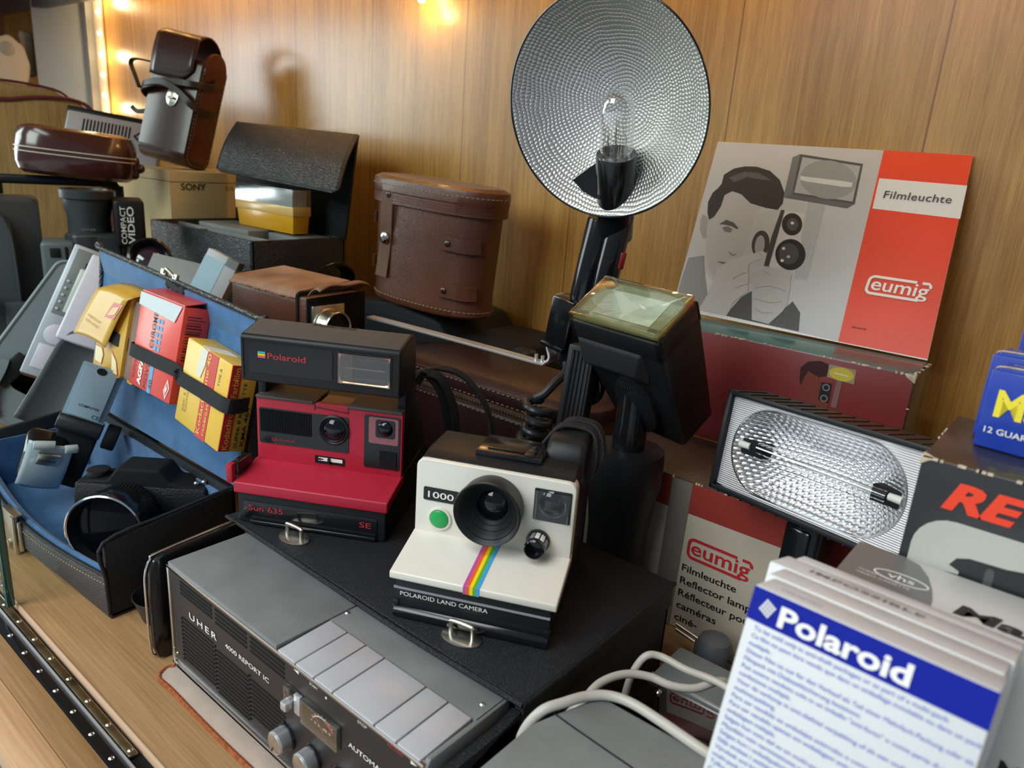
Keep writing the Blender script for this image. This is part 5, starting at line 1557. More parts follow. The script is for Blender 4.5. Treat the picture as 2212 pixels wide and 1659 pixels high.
for x in (-0.0330, -0.0410):
    G().cyl((x, -0.010, zb_ + 0.001), (x, -0.010, zb_ + 0.0075), 0.0019, n=14).build('pin', M_steel, rf)
g = G()
pts = [cl0 + side * 0.004 - axd * 0.008, (0.001, -0.014, 0.030), (-0.002, -0.030, 0.018), (-0.006, -0.040, 0.008)]
for k in range(64):
    a = 2 * PI * k / 9.0
    zz_ = 0.004 - 0.0118 * k / 9.0
    rr = 0.0108 if k > 4 else 0.0108 * k / 5 + 0.001
    lean = 0.03 * math.sin(k * 0.15)
    pts.append((-0.0125 + rr * math.cos(a) + 0.006 * math.sin(k / 10.0) - 0.00004 * k, -0.044 + rr * math.sin(a), zz_))
g.tube(pts, 0.0046, 10, sub=3)
g.build('coiled_cord', M_rubber, rf)

# ================================================================== burgundy bag with zip
M_brownzip = mat('brown_zip_tape', c('#4c3222'), 0.8)
bb = thing('leather_bag', 'burgundy leather bag with brass zip behind the two instant cameras', 'bag', (-0.53, 0.642, 0.0005))
def pill(x0, x1, y0, y1, r):
    return rrect(x0, x1, y0, y1, r, 8)
g = G()
g.prism(pill(-0.160, 0.160, -0.055, 0.058, 0.045), 'z', 0.0, 0.150, 0.006, 3, capbev=True)
g.build('bag_body', M_burg, bb)
g = G()
def lid_surf(u, v):
    a = 2 * PI * u
    cx = 0.118 * (1 if math.cos(a) > 0 else -1) * min(1, abs(math.cos(a)) * 3)
    x = (cx + 0.040 * math.cos(a)) * v
    y = 0.0015 + 0.0560 * math.sin(a) * v
    z = 0.176 + 0.014 * (1 - v ** 3) - (0.0 if v < 0.999 else 0.003)
    return (x, y, z)
g.grid(lid_surf, 64, 14, closeu=True)
g.prism(pill(-0.160, 0.160, -0.055, 0.058, 0.045), 'z', 0.1585, 0.1765, 0.003, 2, capbev=True)
g.build('bag_lid', M_burg, bb)
G().prism(pill(-0.1585, 0.1585, -0.0535, 0.0565, 0.0435), 'z', 0.149, 0.1590).build('zip_tape', M_brownzip, bb)
g = G()
for k in range(60):
    x = -0.122 + 0.0041 * k
    g.box(x, x + 0.0020, -0.0560, -0.0530, 0.1520, 0.1560, 0.0004)
g.build('zip_teeth', M_nickel, bb)
seam = [(p[0], p[1], 0.1655) for p in pill(-0.2358, 0.2258, -0.0558, 0.0708, 0.0455)]
stitches(bb, [(x, -0.0560, 0.1618) for x in (-0.118, 0.0, 0.118)], m=mat('tan_thread', c('#8a6a50'), 0.8))
stitches(bb, [(x, -0.0560, 0.1735) for x in (-0.118, 0.0, 0.118)], m=MATS['tan_thread'])
stitches(bb, [(x, -0.0560, 0.1460) for x in (-0.118, 0.0, 0.118)], m=MATS['tan_thread'])
G().lathe([(0.0, 0.004), (0.006, 0.003), (0.009, 0.0)], 24, FRONT(0.062, -0.0545, 0.092)).build('press_stud', M_blackg, bb)

# ================================================================== black zip bag under the binocular case
zbag = thing('zip_bag', 'black leather bag with zip and stitched flap under the brown round case', 'bag', (-0.735, 0.777, 0.0005))
g = G()
g.prism(pill(-0.155, 0.155, -0.062, 0.085, 0.03), 'z', 0.0, 0.178, 0.008, 3, capbev=True)
g.build('bag_body', M_dullb, zbag)
g = G()
g.prism([(-0.150, 0.10), (-0.150, 0.198), (-0.06, 0.208), (0.03, 0.196), (0.075, 0.155), (0.085, 0.09), (0.06, 0.05), (-0.10, 0.05)], 'y', -0.068, 0.080, 0.006, 3)
g.build('front_flap', M_dullb, zbag)
g = G()
g.prism([(0.080, 0.06), (0.082, 0.140), (0.070, 0.178), (0.100, 0.176), (0.108, 0.130), (0.105, 0.06)], 'y', -0.0700, 0.078, 0.004, 3)
g.build('zip_tape', mat('dark_brown_tape', c('#3e2a20'), 0.7), zbag)
g = G()
for k in range(34):
    z = 0.065 + 0.0033 * k
    x = 0.096 if z < 0.13 else 0.096 - (z - 0.13) * 0.20
    g.box(x - 0.0030, x + 0.0030, -0.0718, -0.0690, z, z + 0.0016, 0.0003)
g.build('zip_teeth', M_nickel, zbag)
stitches(zbag, [(-0.146, -0.0685, 0.176), (-0.06, -0.0685, 0.186), (0.024, -0.0685, 0.178), (0.066, -0.0685, 0.146), (0.074, -0.0685, 0.09)], m=M_bthread)
G().box(0.145, 0.175, -0.05, -0.02, 0.0, 0.180, 0.008, 3).build('side_strap', M_rubber, zbag)

# ================================================================== brown binocular case
bc = thing('binocular_case', 'oval brown leather case with stitched lid and strap stud', 'case', (-0.745, 0.738, 0.2105), (0.0, 0.05, 0.10))
def oval(rx, ry, k=2.5, n=72):
    out = []
    for i in range(n):
        a = 2 * PI * i / n
        ca, sa = math.cos(a), math.sin(a)
        out.append((rx * math.copysign(abs(ca) ** (2 / k), ca), ry * math.copysign(abs(sa) ** (2 / k), sa)))
    return out
def oval_shell(g, levels, k=2.5, n=72, m=None):
    """stack of oval rings (rx, ry, z) skinned into one closed surface"""
    t = bmesh.new()
    rs = [[t.verts.new((x, y, z)) for x, y in oval(rx, ry, k, n)] for rx, ry, z in levels]
    for A, B in zip(rs, rs[1:]):
        for i in range(n):
            j = (i + 1) % n
            t.faces.new((A[i], A[j], B[j], B[i]))
    t.faces.new(rs[0][::-1]); t.faces.new(rs[-1])
    return g._add(t, None, m)
BR, BY = 0.100, 0.048
oval_shell(G(), []) if False else None
g = G(); oval_shell(g, [(BR * 0.93, BY * 0.94, 0.0), (BR * 0.96, BY * 0.97, 0.003), (BR * 0.955, BY * 0.965, 0.012), (BR * 0.945, BY * 0.95, 0.03), (BR * 0.97, BY * 0.97, 0.10), (BR * 0.985, BY * 0.985, 0.150)])
g.build('case_body', M_brown, bc)
g = G(); oval_shell(g, [(BR * 1.04, BY * 1.06, 0.1340), (BR * 1.05, BY * 1.08, 0.1350), (BR * 1.05, BY * 1.08, 0.1490), (BR * 1.058, BY * 1.10, 0.1505), (BR * 1.058, BY * 1.10, 0.1640), (BR * 1.05, BY * 1.08, 0.1665), (BR * 1.02, BY * 1.02, 0.1675), (BR * 0.98, BY * 0.95, 0.1700), (BR * 0.90, BY * 0.85, 0.1705)])
g.build('lid', M_brown, bc)
for z, k_ in ((0.1590, 1.06), (0.0085, 0.965)):
    stitches(bc, [(x * 1.002, y * 1.002, z) for x, y in oval(BR * k_, BY * (k_ + 0.04 if k_ > 1 else k_ + 0.01), n=40)], closed=True, L=0.0045, gap=0.0022, r=0.00065)
stitches(bc, [(x, y, 0.1705) for x, y in oval(BR * 0.955, BY * 0.92, n=40)], closed=True, L=0.004, gap=0.0022)
g = G()
for z in (0.1395, 0.1425, 0.1455):
    g.tube([(x, y, z) for x, y in oval(BR * 1.05, BY * 1.08, n=60)], 0.0006, 6, closed=True, sub=1)
g.build('lid_ridges', M_brown, bc)
# closing strap at front left
def on_front(x, k_=1.0, z=0.0, off=0.0):
    e = 2.5
    y = -BY * k_ * (max(0.0, 1 - (abs(x) / (BR * k_)) ** e)) ** (1 / e) - off
    return Vector((x, y, z))
sp_ = [on_front(-0.049, 1.09, 0.150, 0.0005), on_front(-0.049, 1.09, 0.136, 0.001), on_front(-0.050, 1.0, 0.112, 0.0045), on_front(-0.052, 1.0, 0.085, 0.002), on_front(-0.0545, 1.0, 0.055, 0.0025), on_front(-0.056, 1.0, 0.034, 0.004)]
st = G().tube(sp_, 0.0090, rx=0.0016, sub=6, up=(1, 0.25, 0)).build('closing_strap', mat('strap_leather', c('#74503c'), 0.45, bump=('leather', 700, 0.4, 0.0006), var=0.2, vscale=30), bc)
p_ = on_front(-0.0525, 1.0, 0.088, 0.004)
G().ball(p_, 0.0088, (0.9, 0.5, 1.05), n=24).build('silver_stud', M_chrome, bc)
p_ = on_front(-0.049, 1.09, 0.1455, 0.001)
G().ball(p_, 0.0055, (1, 0.35, 1), n=20).build('lid_rivet', M_brownd, bc)
for zc in (0.098, 0.036):
    pts = [on_front(x, 1.0, zc + dz_, 0.0030) for x, dz_ in ((0.048, 0.0), (0.060, 0.0), (0.074, -0.001), (0.086, -0.001), (0.094, 0.000))]
    G().tube(pts, 0.0100, rx=0.0013, sub=6, up=(0, 0, 1)).build('strap_loop', M_brown, bc)
    G().ball(on_front(0.056, 1.0, zc, 0.0035), 0.0050, (1, 0.5, 1), n=18).build('rivet', M_brownd, bc)
    pts = [on_front(x, 1.0, zc + 0.012, 0.003) for x in (-0.0995, -0.0965, -0.092)]
    G().tube(pts, 0.0080, rx=0.0013, sub=4, up=(0, 0, 1)).build('strap_loop', M_brown, bc)

# ================================================================== brown camera case with round connector
base_b = thing('equipment_case', 'plain black case hidden under the worn brown leather case', 'case', (-0.80, 0.525, 0.0005))
G().box(-0.085, 0.095, -0.045, 0.055, 0.0, 0.1960, 0.004, 3).build('case_body', M_bleather, base_b)
cc = thing('leather_camera_case', 'worn brown leather case with a round metal connector behind the blue lid', 'case', (-0.765, 0.490, 0.1975), (0, 0, 0.03))
cw, cd, ch = 0.160, 0.085, 0.062
g = G(); g.prism([(0.0, 0.0), (0.0, 0.048), (0.004, 0.0545), (cd, 0.0545), (cd, 0.0)], 'x', -cw / 2, cw / 2 - 0.028, 0.004, 3)
g.build('case_body', M_brown, cc)
g = G(); g.prism([(-0.002, 0.0500), (0.006, 0.0580), (cd - 0.006, 0.0640), (cd, 0.060), (cd, 0.054), (0.0, 0.048)], 'x', -cw / 2 - 0.002, cw / 2 - 0.030, 0.0022, 2)
g.build('case_lid', M_tanl, cc)
g = G()
for k in range(46):
    x = -cw / 2 + (cw - 0.034) * k / 45
    g.ball((x, -0.0022 + 0.0006 * random.random(), 0.0495 + 0.0012 * random.random()), 0.0014, (1.2, 0.6, 1), n=8)
g.build('frayed_edge', M_tanl, cc, kind='stuff')
g = G(); g.prism([(0.002, 0.0), (0.002, 0.052), (cd - 0.002, 0.052), (cd - 0.002, 0.0)], 'x', cw / 2 - 0.029, cw / 2 - 0.010, 0.002)
g.build('front_box', M_brown, cc)
g = G(); g.prism([(0.0, 0.0), (0.0, 0.054), (0.004, 0.057), (cd, 0.057), (cd, 0.0)], 'x', cw / 2 - 0.031, cw / 2 - 0.0265, 0.001)
g.prism([(0.0, 0.0), (0.0, 0.052), (cd, 0.054), (cd, 0.0)], 'x', cw / 2 - 0.012, cw / 2 - 0.009, 0.001)
g.build('dark_trim', M_blackm, cc)
g = G()
def flap_s(u, v):
    x = cw / 2 - 0.014 + 0.022 * v
    y = 0.004 + (cd - 0.010) * u
    z = 0.055 + 0.006 * math.sin(PI * u) + 0.012 * math.sin(PI * v * 0.6) - 0.004 * v * v + 0.002 * math.sin(9 * u)
    return (x, y, z)
g.grid(flap_s, 18, 12); 
fo = g.build('open_flap', M_tanl, cc, ang=180)
md = fo.modifiers.new('thickness', 'SOLIDIFY'); md.thickness = 0.0018
# connector on the end that faces the viewer
G().box(cw / 2 - 0.010, cw / 2 - 0.004, 0.004, 0.050, 0.000, 0.044, 0.002).build('metal_plate', M_nickel, cc)
Mx = qm((cw / 2 - 0.005, 0.024, 0.020), (0, 1, 0), (0, 0, 1))
k_ = G().lathe([(0.0205, 0.0), (0.0205, 0.003), (0.0190, 0.004), (0.0190, 0.020), (0.0180, 0.0215), (0.0168, 0.020), (0.0168, 0.012), (0, 0.012)], 48, Mx).build('connector', M_nickel, cc)
g = G(); g.lathe([(0.0166, 0.016), (0.0, 0.0165)], 40, Mx); g.build('connector_face', M_rubber, k_)
g = G()
for r_, n_ in ((0.0, 1), (0.0062, 6), (0.0118, 8)):
    for i in range(n_):
        a = 2 * PI * i / n_
        g.lathe([(0.0013, 0.0166), (0, 0.0170)], 10, Mx @ Matrix.Translation((r_ * math.cos(a), r_ * math.sin(a), 0)))
g.build('pin_holes', M_blackm, k_, kind='stuff')

# ================================================================== blue-lined camera case with its lid open
bx = thing('camera_case', 'open black leather case with blue velvet lining and a chrome latch on its front', 'case', (-0.616, 0.228, 0.0005))
cwid, cdep = 0.335, 0.124
g = G()
g.box(-cwid, 0.0, 0.0, cdep, 0.0, 0.004)
g.build('case_bottom', M_gleather, bx)
G().prism([(0.0, 0.0), (0.0, 0.075), (cdep, 0.0885), (cdep, 0.0)], 'x', -0.006, 0.0, 0.0016).build('side_wall', M_bleather, bx)
G().prism([(0.0, 0.0), (0.0, 0.075), (cdep, 0.0885), (cdep, 0.0)], 'x', -cwid, -cwid + 0.006, 0.0016).build('side_wall', M_bleather, bx)
G().box(-cwid, 0.0, cdep - 0.006, cdep, 0.0, 0.0885, 0.0015).build('back_wall', M_bleather, bx)
def fbulge(x):
    return -0.013 * math.sin(PI * min(1, max(0, (x + cwid) / cwid))) - 0.001
g = G()
NX = 30
xs = [-cwid + (cwid - 0.002) * i / NX for i in range(NX + 1)]
fz = lambda x: 0.041 - 0.006 * math.sin(PI * (x + cwid) / cwid)
t = bmesh.new(); R_ = []
for x in xs:
    y = fbulge(x); h = fz(x)
    R_.append([t.verts.new(p) for p in ((x, y * 0.4, 0.0005), (x, y, 0.010), (x, y, h - 0.003), (x, y + 0.0015, h), (x, y + 0.0045, h), (x, y + 0.006, h - 0.003), (x, y + 0.006, 0.002))])
for A, B in zip(R_, R_[1:]):
    for i in range(7):
        t.faces.new((A[i], A[(i + 1) % 7], B[(i + 1) % 7], B[i]))
t.faces.new(R_[0]); t.faces.new(R_[-1][::-1])
g._add(t)
g.build('front_wall', M_gleather, bx)
stitches(bx, [(x, fbulge(x) - 0.0004, fz(x) - 0.0065) for x in xs[::3]], L=0.003, gap=0.0018)
g = G()
g.tube([(x, fbulge(x) + 0.0018, fz(x)) for x in xs[::3]], 0.0017, 8)
g.tube([(-0.0008, 0.0, 0.004), (-0.0012, -0.0006, 0.04), (-0.0015, 0.0, 0.0745), (-0.003, 0.06, 0.0822), (-0.003, cdep, 0.0890)], 0.0018, 8, sub=4)
g.build('edge_binding', M_bleather, bx)
g = G()
g.box(-cwid + 0.006, -0.006, 0.005, cdep - 0.006, 0.004, 0.010)
t = bmesh.new(); R_ = []
for x in xs:
    y = fbulge(x) + 0.0062; h = fz(x)
    R_.append([t.verts.new(p) for p in ((x, y, h - 0.001), (x, y + 0.003, h + 0.0008), (x, y + 0.0085, h - 0.004), (x, y + 0.0100, 0.006), (x, y, 0.006))])
for A, B in zip(R_, R_[1:]):
    for i in range(5):
        t.faces.new((A[i], A[(i + 1) % 5], B[(i + 1) % 5], B[i]))
t.faces.new(R_[0]); t.faces.new(R_[-1][::-1])
g._add(t)
g.box(-0.0085, -0.006, 0.004, cdep - 0.006, 0.006, 0.066); g.box(-cwid + 0.006, -cwid + 0.0085, 0.004, cdep - 0.006, 0.006, 0.066); g.box(-cwid + 0.006, -0.006, cdep - 0.009, cdep - 0.006, 0.006, 0.080)
g.build('velvet_lining', M_blue, bx)
# chrome latch
xl = -0.184
la = G().box(xl - 0.0155, xl + 0.0155, fbulge(xl) - 0.0040, fbulge(xl) - 0.0005, 0.002, 0.0415, 0.0008).build('latch', M_nickel, bx)
g = G(); g.box(xl + 0.0100, xl + 0.0170, fbulge(xl) - 0.0062, fbulge(xl) - 0.0030, 0.0015, 0.0420, 0.001); g.box(xl - 0.0165, xl + 0.0165, fbulge(xl) - 0.0045, fbulge(xl) + 0.004, 0.0405, 0.0425, 0.0006)
g.box(xl - 0.0080, xl - 0.0010, fbulge(xl) - 0.0065, fbulge(xl) - 0.0025, 0.0020, 0.0085, 0.0008)
g.build('latch_fold', M_nickel, la)
G().box(xl + 0.0205, xl + 0.0245, fbulge(xl + 0.02) - 0.0035, fbulge(xl + 0.02), 0.006, 0.038, 0.0012).build('latch_catch', M_nickel, bx)
# the open lid, leaning back
PL = -0.229
ld = G()
Ml = Matrix.Translation((0.0, cdep, 0.0895)) @ Matrix.Rotation(PL, 4, 'X')
ld.hexa([(-cwid - 0.004, 0.001, 0.0), (0.001, 0.001, 0.0), (0.001, 0.006, 0.0), (-cwid - 0.004, 0.006, 0.0), (-cwid - 0.022, 0.001, 0.1885), (0.001, 0.001, 0.1660), (0.001, 0.006, 0.1660), (-cwid - 0.022, 0.006, 0.1885)], 0.0015, 2, Ml)
lid = ld.build('lid', M_bleather, bx)
g = G()
g.hexa([(-cwid, -0.0012, 0.001), (-0.002, -0.0012, 0.001), (-0.002, 0.0012, 0.001), (-cwid, 0.0012, 0.001), (-cwid - 0.018, -0.0012, 0.184), (-0.002, -0.0012, 0.1620), (-0.002, 0.0012, 0.1620), (-cwid - 0.018, 0.0012, 0.184)], 0.0006, 2, Ml)
# folded inner rim along the top, leaning towards the viewer
g.hexa([(-cwid - 0.014, -0.001, 0.160), (-0.004, -0.001, 0.139), (-0.004, 0.001, 0.139), (-cwid - 0.014, 0.001, 0.160), (-cwid - 0.018, -0.009, 0.185), (-0.004, -0.009, 0.1635), (-0.004, 0.001, 0.1640), (-cwid - 0.018, 0.001, 0.1855)], 0.0012, 2, Ml)
g.build('lid_lining', M_blue, lid)
g = G()
g.tube([Ml @ Vector(p) for p in ((-cwid - 0.004, 0.0, 0.10), (-cwid - 0.020, -0.004, 0.1860), (-cwid - 0.018, -0.006, 0.1885), (-0.17, -0.006, 0.1775), (-0.006, -0.006, 0.1675), (0.0015, -0.005, 0.1640), (0.0015, 0.0, 0.10), (0.0015, 0.0, 0.01))], 0.0030, 8, sub=6)
g.build('lid_binding', M_bleatherc, lid)
g = G()
for k in range(9):
    p = Ml @ Vector((-0.176 + 0.004 * k, -0.008, 0.1745 - 0.0006 * k - 0.003 * random.random()))
    g.ball(p, 0.0035, (1.4, 0.7, 0.8 + 0.8 * random.random()), n=8)
g.build('torn_leather', mat('torn_black_leather', (0.03, 0.03, 0.03), 0.9), lid, kind='stuff')
cl_ = G()
cl_.box(-0.006, 0.006, -0.002, 0.0015, -0.004, 0.006, 0.0008, M=Ml @ Matrix.Translation((-0.192, -0.006, 0.1815)))
cl_.box(-0.005, 0.005, -0.002, 0.0015, -0.004, 0.005, 0.0008, M=Ml @ Matrix.Translation((-0.166, -0.006, 0.1800)))
cl_.tube([Ml @ Vector(p) for p in ((-0.190, -0.007, 0.183), (-0.182, -0.010, 0.188), (-0.172, -0.008, 0.184), (-0.166, -0.007, 0.1815))], 0.0018, 8)
cl_.build('lid_clasp', M_nickel, lid)
eb = G()
def ep(x, z, y):
    return Ml @ Vector((x, y, z))
eb.tube([ep(-0.290, 0.116, -0.002), ep(-0.262, 0.112, -0.031), ep(-0.232, 0.100, -0.0315), ep(-0.196, 0.0965, -0.024), ep(-0.185, 0.0960, -0.0316), ep(-0.135, 0.0955, -0.0318), ep(-0.0915, 0.0955, -0.0318), ep(-0.0800, 0.0925, -0.0305),
         ep(-0.0780, 0.0900, -0.0318), ep(-0.035, 0.0870, -0.0318), ep(0.0080, 0.0840, -0.0318), ep(0.0086, 0.0840, -0.016), ep(0.0035, 0.0860, 0.0002)], 0.0072, rx=0.0007, sub=5, up=Ml.to_3x3() @ Vector((0, 0, 1)))
eb.build('elastic_band', mat('black_elastic', (0.012, 0.012, 0.014), 0.8, bump=('ribz', 250, 0.5, 0.0005)), lid)

# film boxes held by the elastic
M_kyel = mat('amber_film_card', c('#d4a038'), 0.42, coat=0.15, var=0.05, vscale=30)
M_kyel2 = mat('yellow_film_card', c('#e4b844'), 0.42, coat=0.15, var=0.04, vscale=30)
M_kred = mat('film_red_print', c('#c8322e'), 0.42, coat=0.1)
M_agfa = mat('vermilion_card', c('#e4483c'), 0.4, coat=0.2, var=0.04, vscale=25)
M_sky = mat('sky_blue_print', c('#4a9fd0'), 0.45)
LROT = (PL, 0, 0)
LO = (-0.616, 0.352, 0.0900)
FG = 'film boxes held by the elastic in the blue lid'
fa = thing('film_pack', 'amber film packet with open paper flap at the left of the elastic band', 'film box', LO, LROT, FG)
G().prism(rrect(-0.2745, -0.2060, 0.058, 0.150, 0.004), 'y', -0.0295, -0.0055, 0.003, 2).build('pouch', M_kyel, fa)
g = G()
def fl_surf(u, v):
    x0 = -0.272 + (-0.196 + 0.272) * u
    b0 = -0.322 + (-0.236 + 0.322) * u
    w = v
    x = x0 * (1 - w) + b0 * w
    z = 0.156 * (1 - w) + 0.0865 * w + 0.003 * math.sin(PI * u)
    y = -0.0352 - 0.0010 * math.sin(PI * min(1, w * 1.1)) - (0.001 * w)
    if w < 0.12:
        y = -0.0352 + 0.021 * (1 - w / 0.12)
        z += 0.002 * (1 - w / 0.12)
    return (x, y, z)
g.grid(fl_surf, 8, 22)
fo = g.build('open_flap', M_kyel, fa, ang=80); md = fo.modifiers.new('thickness', 'SOLIDIFY'); md.thickness = 0.0007
G().prism(rrect(-0.2050, -0.1860, 0.060, 0.146, 0.003), 'y', -0.0260, -0.0040, 0.003).build('inner_box', mat('brown_corrugated', c('#8f6f62'), 0.7, bump=('ribz', 160, 0.5, 0.0008)), fa)
G().prism(rrect(-0.1985, -0.1845, 0.056, 0.152, 0.003), 'y', -0.0250, -0.0030, 0.0025).build('gold_sleeve', mat('gold_foil_card', c('#d9b23e'), 0.3, coat=0.3), fa)
def lid_pt(x, y, z):
    return (x, y, z)
g = G()
q = [fl_surf(u, v) for u, v in ((0.72, 0.28), (0.98, 0.24), (0.92, 0.52), (0.66, 0.56))]
g.poly([(p[0], p[1] - 0.0006, p[2]) for p in q], 0.0002, (0, -1, 0), m=MATS['film_red_print'])
q = [fl_surf(u, v) for u, v in ((0.76, 0.36), (0.92, 0.30), (0.90, 0.44), (0.72, 0.52))]
g.poly([(p[0], p[1] - 0.0009, p[2]) for p in q], 0.0002, (0, -1, 0), m=M_kyel)
g.build('printed_emblem', None, fa)
text(fa, 'FARBEN DES FILMS', (-0.2880, -0.0372, 0.1130), (1, 0, -0.10), (0.4, 0, 1), 0.0034, mat('orange_brown_ink', c('#b86a1c'), 0.5), w=0.034)
text(fa, 'ZURÜCK VERMERK', (-0.2940, -0.0373, 0.1070), (1, 0, -0.10), (0.4, 0, 1), 0.0034, MATS['orange_brown_ink'], w=0.036)
g = G()
g.poly([(-0.2735, -0.0298, 0.0835), (-0.2560, -0.0298, 0.0835), (-0.2500, -0.0298, 0.0760), (-0.2520, -0.0298, 0.0640), (-0.2700, -0.0298, 0.0650)], 0.0002, (0, -1, 0), M_kred)
g.poly([(-0.2725, -0.0301, 0.0825), (-0.2565, -0.0301, 0.0825), (-0.2512, -0.0301, 0.0758), (-0.2530, -0.0301, 0.0650), (-0.2693, -0.0301, 0.0660)], 0.0002, (0, -1, 0), mat('cream_print', c('#ecd9a8'), 0.5))
g.poly([(-0.2330, -0.0298, 0.0850), (-0.2180, -0.0298, 0.0760), (-0.2080, -0.0298, 0.0600), (-0.2260, -0.0298, 0.0590)], 0.0002, (0, -1, 0), M_kred)
g.poly([(-0.2310, -0.0301, 0.0825), (-0.2185, -0.0301, 0.0750), (-0.2110, -0.0301, 0.0612), (-0.2250, -0.0301, 0.0605)], 0.0002, (0, -1, 0), MATS['cream_print'])
g.build('printed_label', None, fa)

fb_ = thing('film_box', 'bright red film box with blue bars and torn white flap under the elastic', 'film box', LO, LROT, FG)
G().prism([(-0.1825, 0.0600), (-0.0925, 0.0585), (-0.0925, 0.1590), (-0.1830, 0.1610)], 'y', -0.0305, -0.0015, 0.0012).build('carton', M_agfa, fb_)
g = G(); g.hexa([(-0.1835, -0.0316, 0.1465), (-0.1060, -0.0316, 0.1405), (-0.1060, -0.0308, 0.1405), (-0.1835, -0.0308, 0.1465), (-0.1835, -0.0316, 0.1600), (-0.0955, -0.0316, 0.1580), (-0.0955, -0.0308, 0.1580), (-0.1835, -0.0308, 0.1600)])
g.build('torn_flap', mat('pale_grey_paper', c('#cfd4d8'), 0.6), fb_, label='torn white paper flap')
g = G(); g.hexa([(-0.183, -0.030, 0.1612), (-0.093, -0.030, 0.1592), (-0.093, -0.003, 0.1660), (-0.183, -0.003, 0.1670), (-0.183, -0.030, 0.1622), (-0.093, -0.030, 0.1602), (-0.093, -0.003, 0.1670), (-0.183, -0.003, 0.1680)])
g.build('top_flap', mat('carmine_card', c('#c23a4a'), 0.4, coat=0.2), fb_)
g = G()
for k in range(5):
    z = 0.1390 - 0.0072 * k
    g.box(-0.1405, -0.1350, -0.0309, -0.030, z - 0.0052, z - 0.0005); g.box(-0.1330, -0.1280, -0.0309, -0.030, z - 0.0052, z - 0.0005)
g.box(-0.1405, -0.1330, -0.0309, -0.030, 0.0595, 0.1030)
g.box(-0.1480, -0.1425, -0.0309, -0.030, 0.0640, 0.0780) if False else None
g.build('blue_bars', M_sky, fb_)
ZX, MX = (0, 0, 1), (-1, 0, 0)
text(fb_, 'CHROME', (-0.1425, -0.0309, 0.1060), ZX, MX, 0.0072, M_ink, w=0.0380, bold=0.01)
text(fb_, 'AGFA', (-0.1560, -0.0309, 0.0630), ZX, MX, 0.0078, M_wink, w=0.0300, bold=0.05)
text(fb_, 'MOVIE', (-0.1440, -0.0309, 0.0625), ZX, MX, 0.0068, mat('brown_ink', c('#6a2a28'), 0.5), w=0.0300)
text(fb_, '40', (-0.1330, -0.0311, 0.0640), ZX, MX, 0.0055, MATS['brown_ink'], w=0.0100)
text(fb_, 'SUPER 8', (-0.1720, -0.0309, 0.0680), ZX, MX, 0.0050, MATS['brown_ink'], w=0.0260)
g = G(); g.poly([(-0.1010 + a, -0.0309, 0.0720 + b) for a, b in ((-0.0055, -0.002), (0.0, -0.0105), (0.0055, 0.002), (0.0, 0.0105))], 0.0003, (0, -1, 0), M_wink)
g.poly([(-0.1010 + a * 0.7, -0.0312, 0.0720 + b * 0.7) for a, b in ((-0.0055, -0.002), (0.0, -0.0105), (0.0055, 0.002), (0.0, 0.0105))], 0.0002, (0, -1, 0), M_agfa)
g.poly([(-0.1010 + a * 0.4, -0.0315, 0.0720 + b * 0.4) for a, b in ((-0.0055, -0.002), (0.0, -0.0105), (0.0055, 0.002), (0.0, 0.0105))], 0.0002, (0, -1, 0), M_wink)
g.build('diamond_mark', None, fb_)
g = G()
for k in range(16):
    z = 0.104 + 0.0030 * k
    g.box(-0.0926, -0.0921, -0.026, -0.006 - 0.006 * random.random(), z, z + 0.0004 + 0.0014 * random.random())
g.build('bar_pattern', mat('maroon_ink', c('#5c1a20'), 0.5), fb_, kind='stuff')

fc = thing('film_box', 'yellow and red film box with torn white corner at the right of the elastic', 'film box', LO, LROT, FG)
G().prism([(-0.0785, 0.0480), (0.0065, 0.0380), (0.0065, 0.1225), (-0.0775, 0.1320)], 'y', -0.0305, -0.0015, 0.0020, 2).build('carton', M_kyel2, fc)
zl = lambda x, f: (0.0480 - (x + 0.0785) * 0.1176) * (1 - f) + (0.1320 - (x + 0.0775) * 0.113) * f
g = G()
g.poly([(-0.0365, -0.0307, zl(-0.0365, 0)), (-0.0180, -0.0307, zl(-0.018, 0)), (-0.0165, -0.0307, zl(-0.0165, 0.99)), (-0.0355, -0.0307, zl(-0.0355, 0.99))], 0.0003, (0, -1, 0))
g.poly([(0.0068, -0.0300, 0.039), (0.0068, -0.0190, 0.039), (0.0068, -0.0190, 0.122), (0.0068, -0.0300, 0.122)], 0.0003, (1, 0, 0))
g.build('red_band', M_kred, fc)
text(fc, 'Kodachrome 40', (-0.0285, -0.0310, 0.0460), ZX, MX, 0.0062, M_kyel2, w=0.0780, bold=0.012)
text(fc, 'FARBFILM', (-0.0200, -0.0310, 0.0465), ZX, MX, 0.0036, M_kyel2, w=0.0300, bold=0.01)
text(fc, 'TYPE A', (-0.0080, -0.0310, 0.0980), ZX, MX, 0.0032, M_ink, w=0.0170)
text(fc, 'super 8', (-0.0640, -0.0310, 0.0600), ZX, MX, 0.0034, mat('olive_ink', c('#8a6a14'), 0.5), w=0.018)
text(fc, 'Kassette', (-0.0590, -0.0310, 0.0600), ZX, MX, 0.0034, MATS['olive_ink'], w=0.020)
text(fc, 'Kodachrome Farbfilm', (0.0071, -0.0205, 0.0410), ZX, (0, 1, 0), 0.0062, M_kyel2, w=0.0800, bold=0.012) if False else None
text(fc, 'Kodachrome Farbfilm', (0.0072, -0.0222, 0.0410), (0, 0, 1), (0, -1, 0), 0.0058, M_kyel2, w=0.0790, bold=0.012) if False else None
o_ = Vector((0.0071, -0.0215, 0.0405))
text(fc, 'Kodachrome Farbfilm', o_, (0, 0, 1), (0, -1, 0), 0.0060, M_kyel2, w=0.0790, bold=0.01)
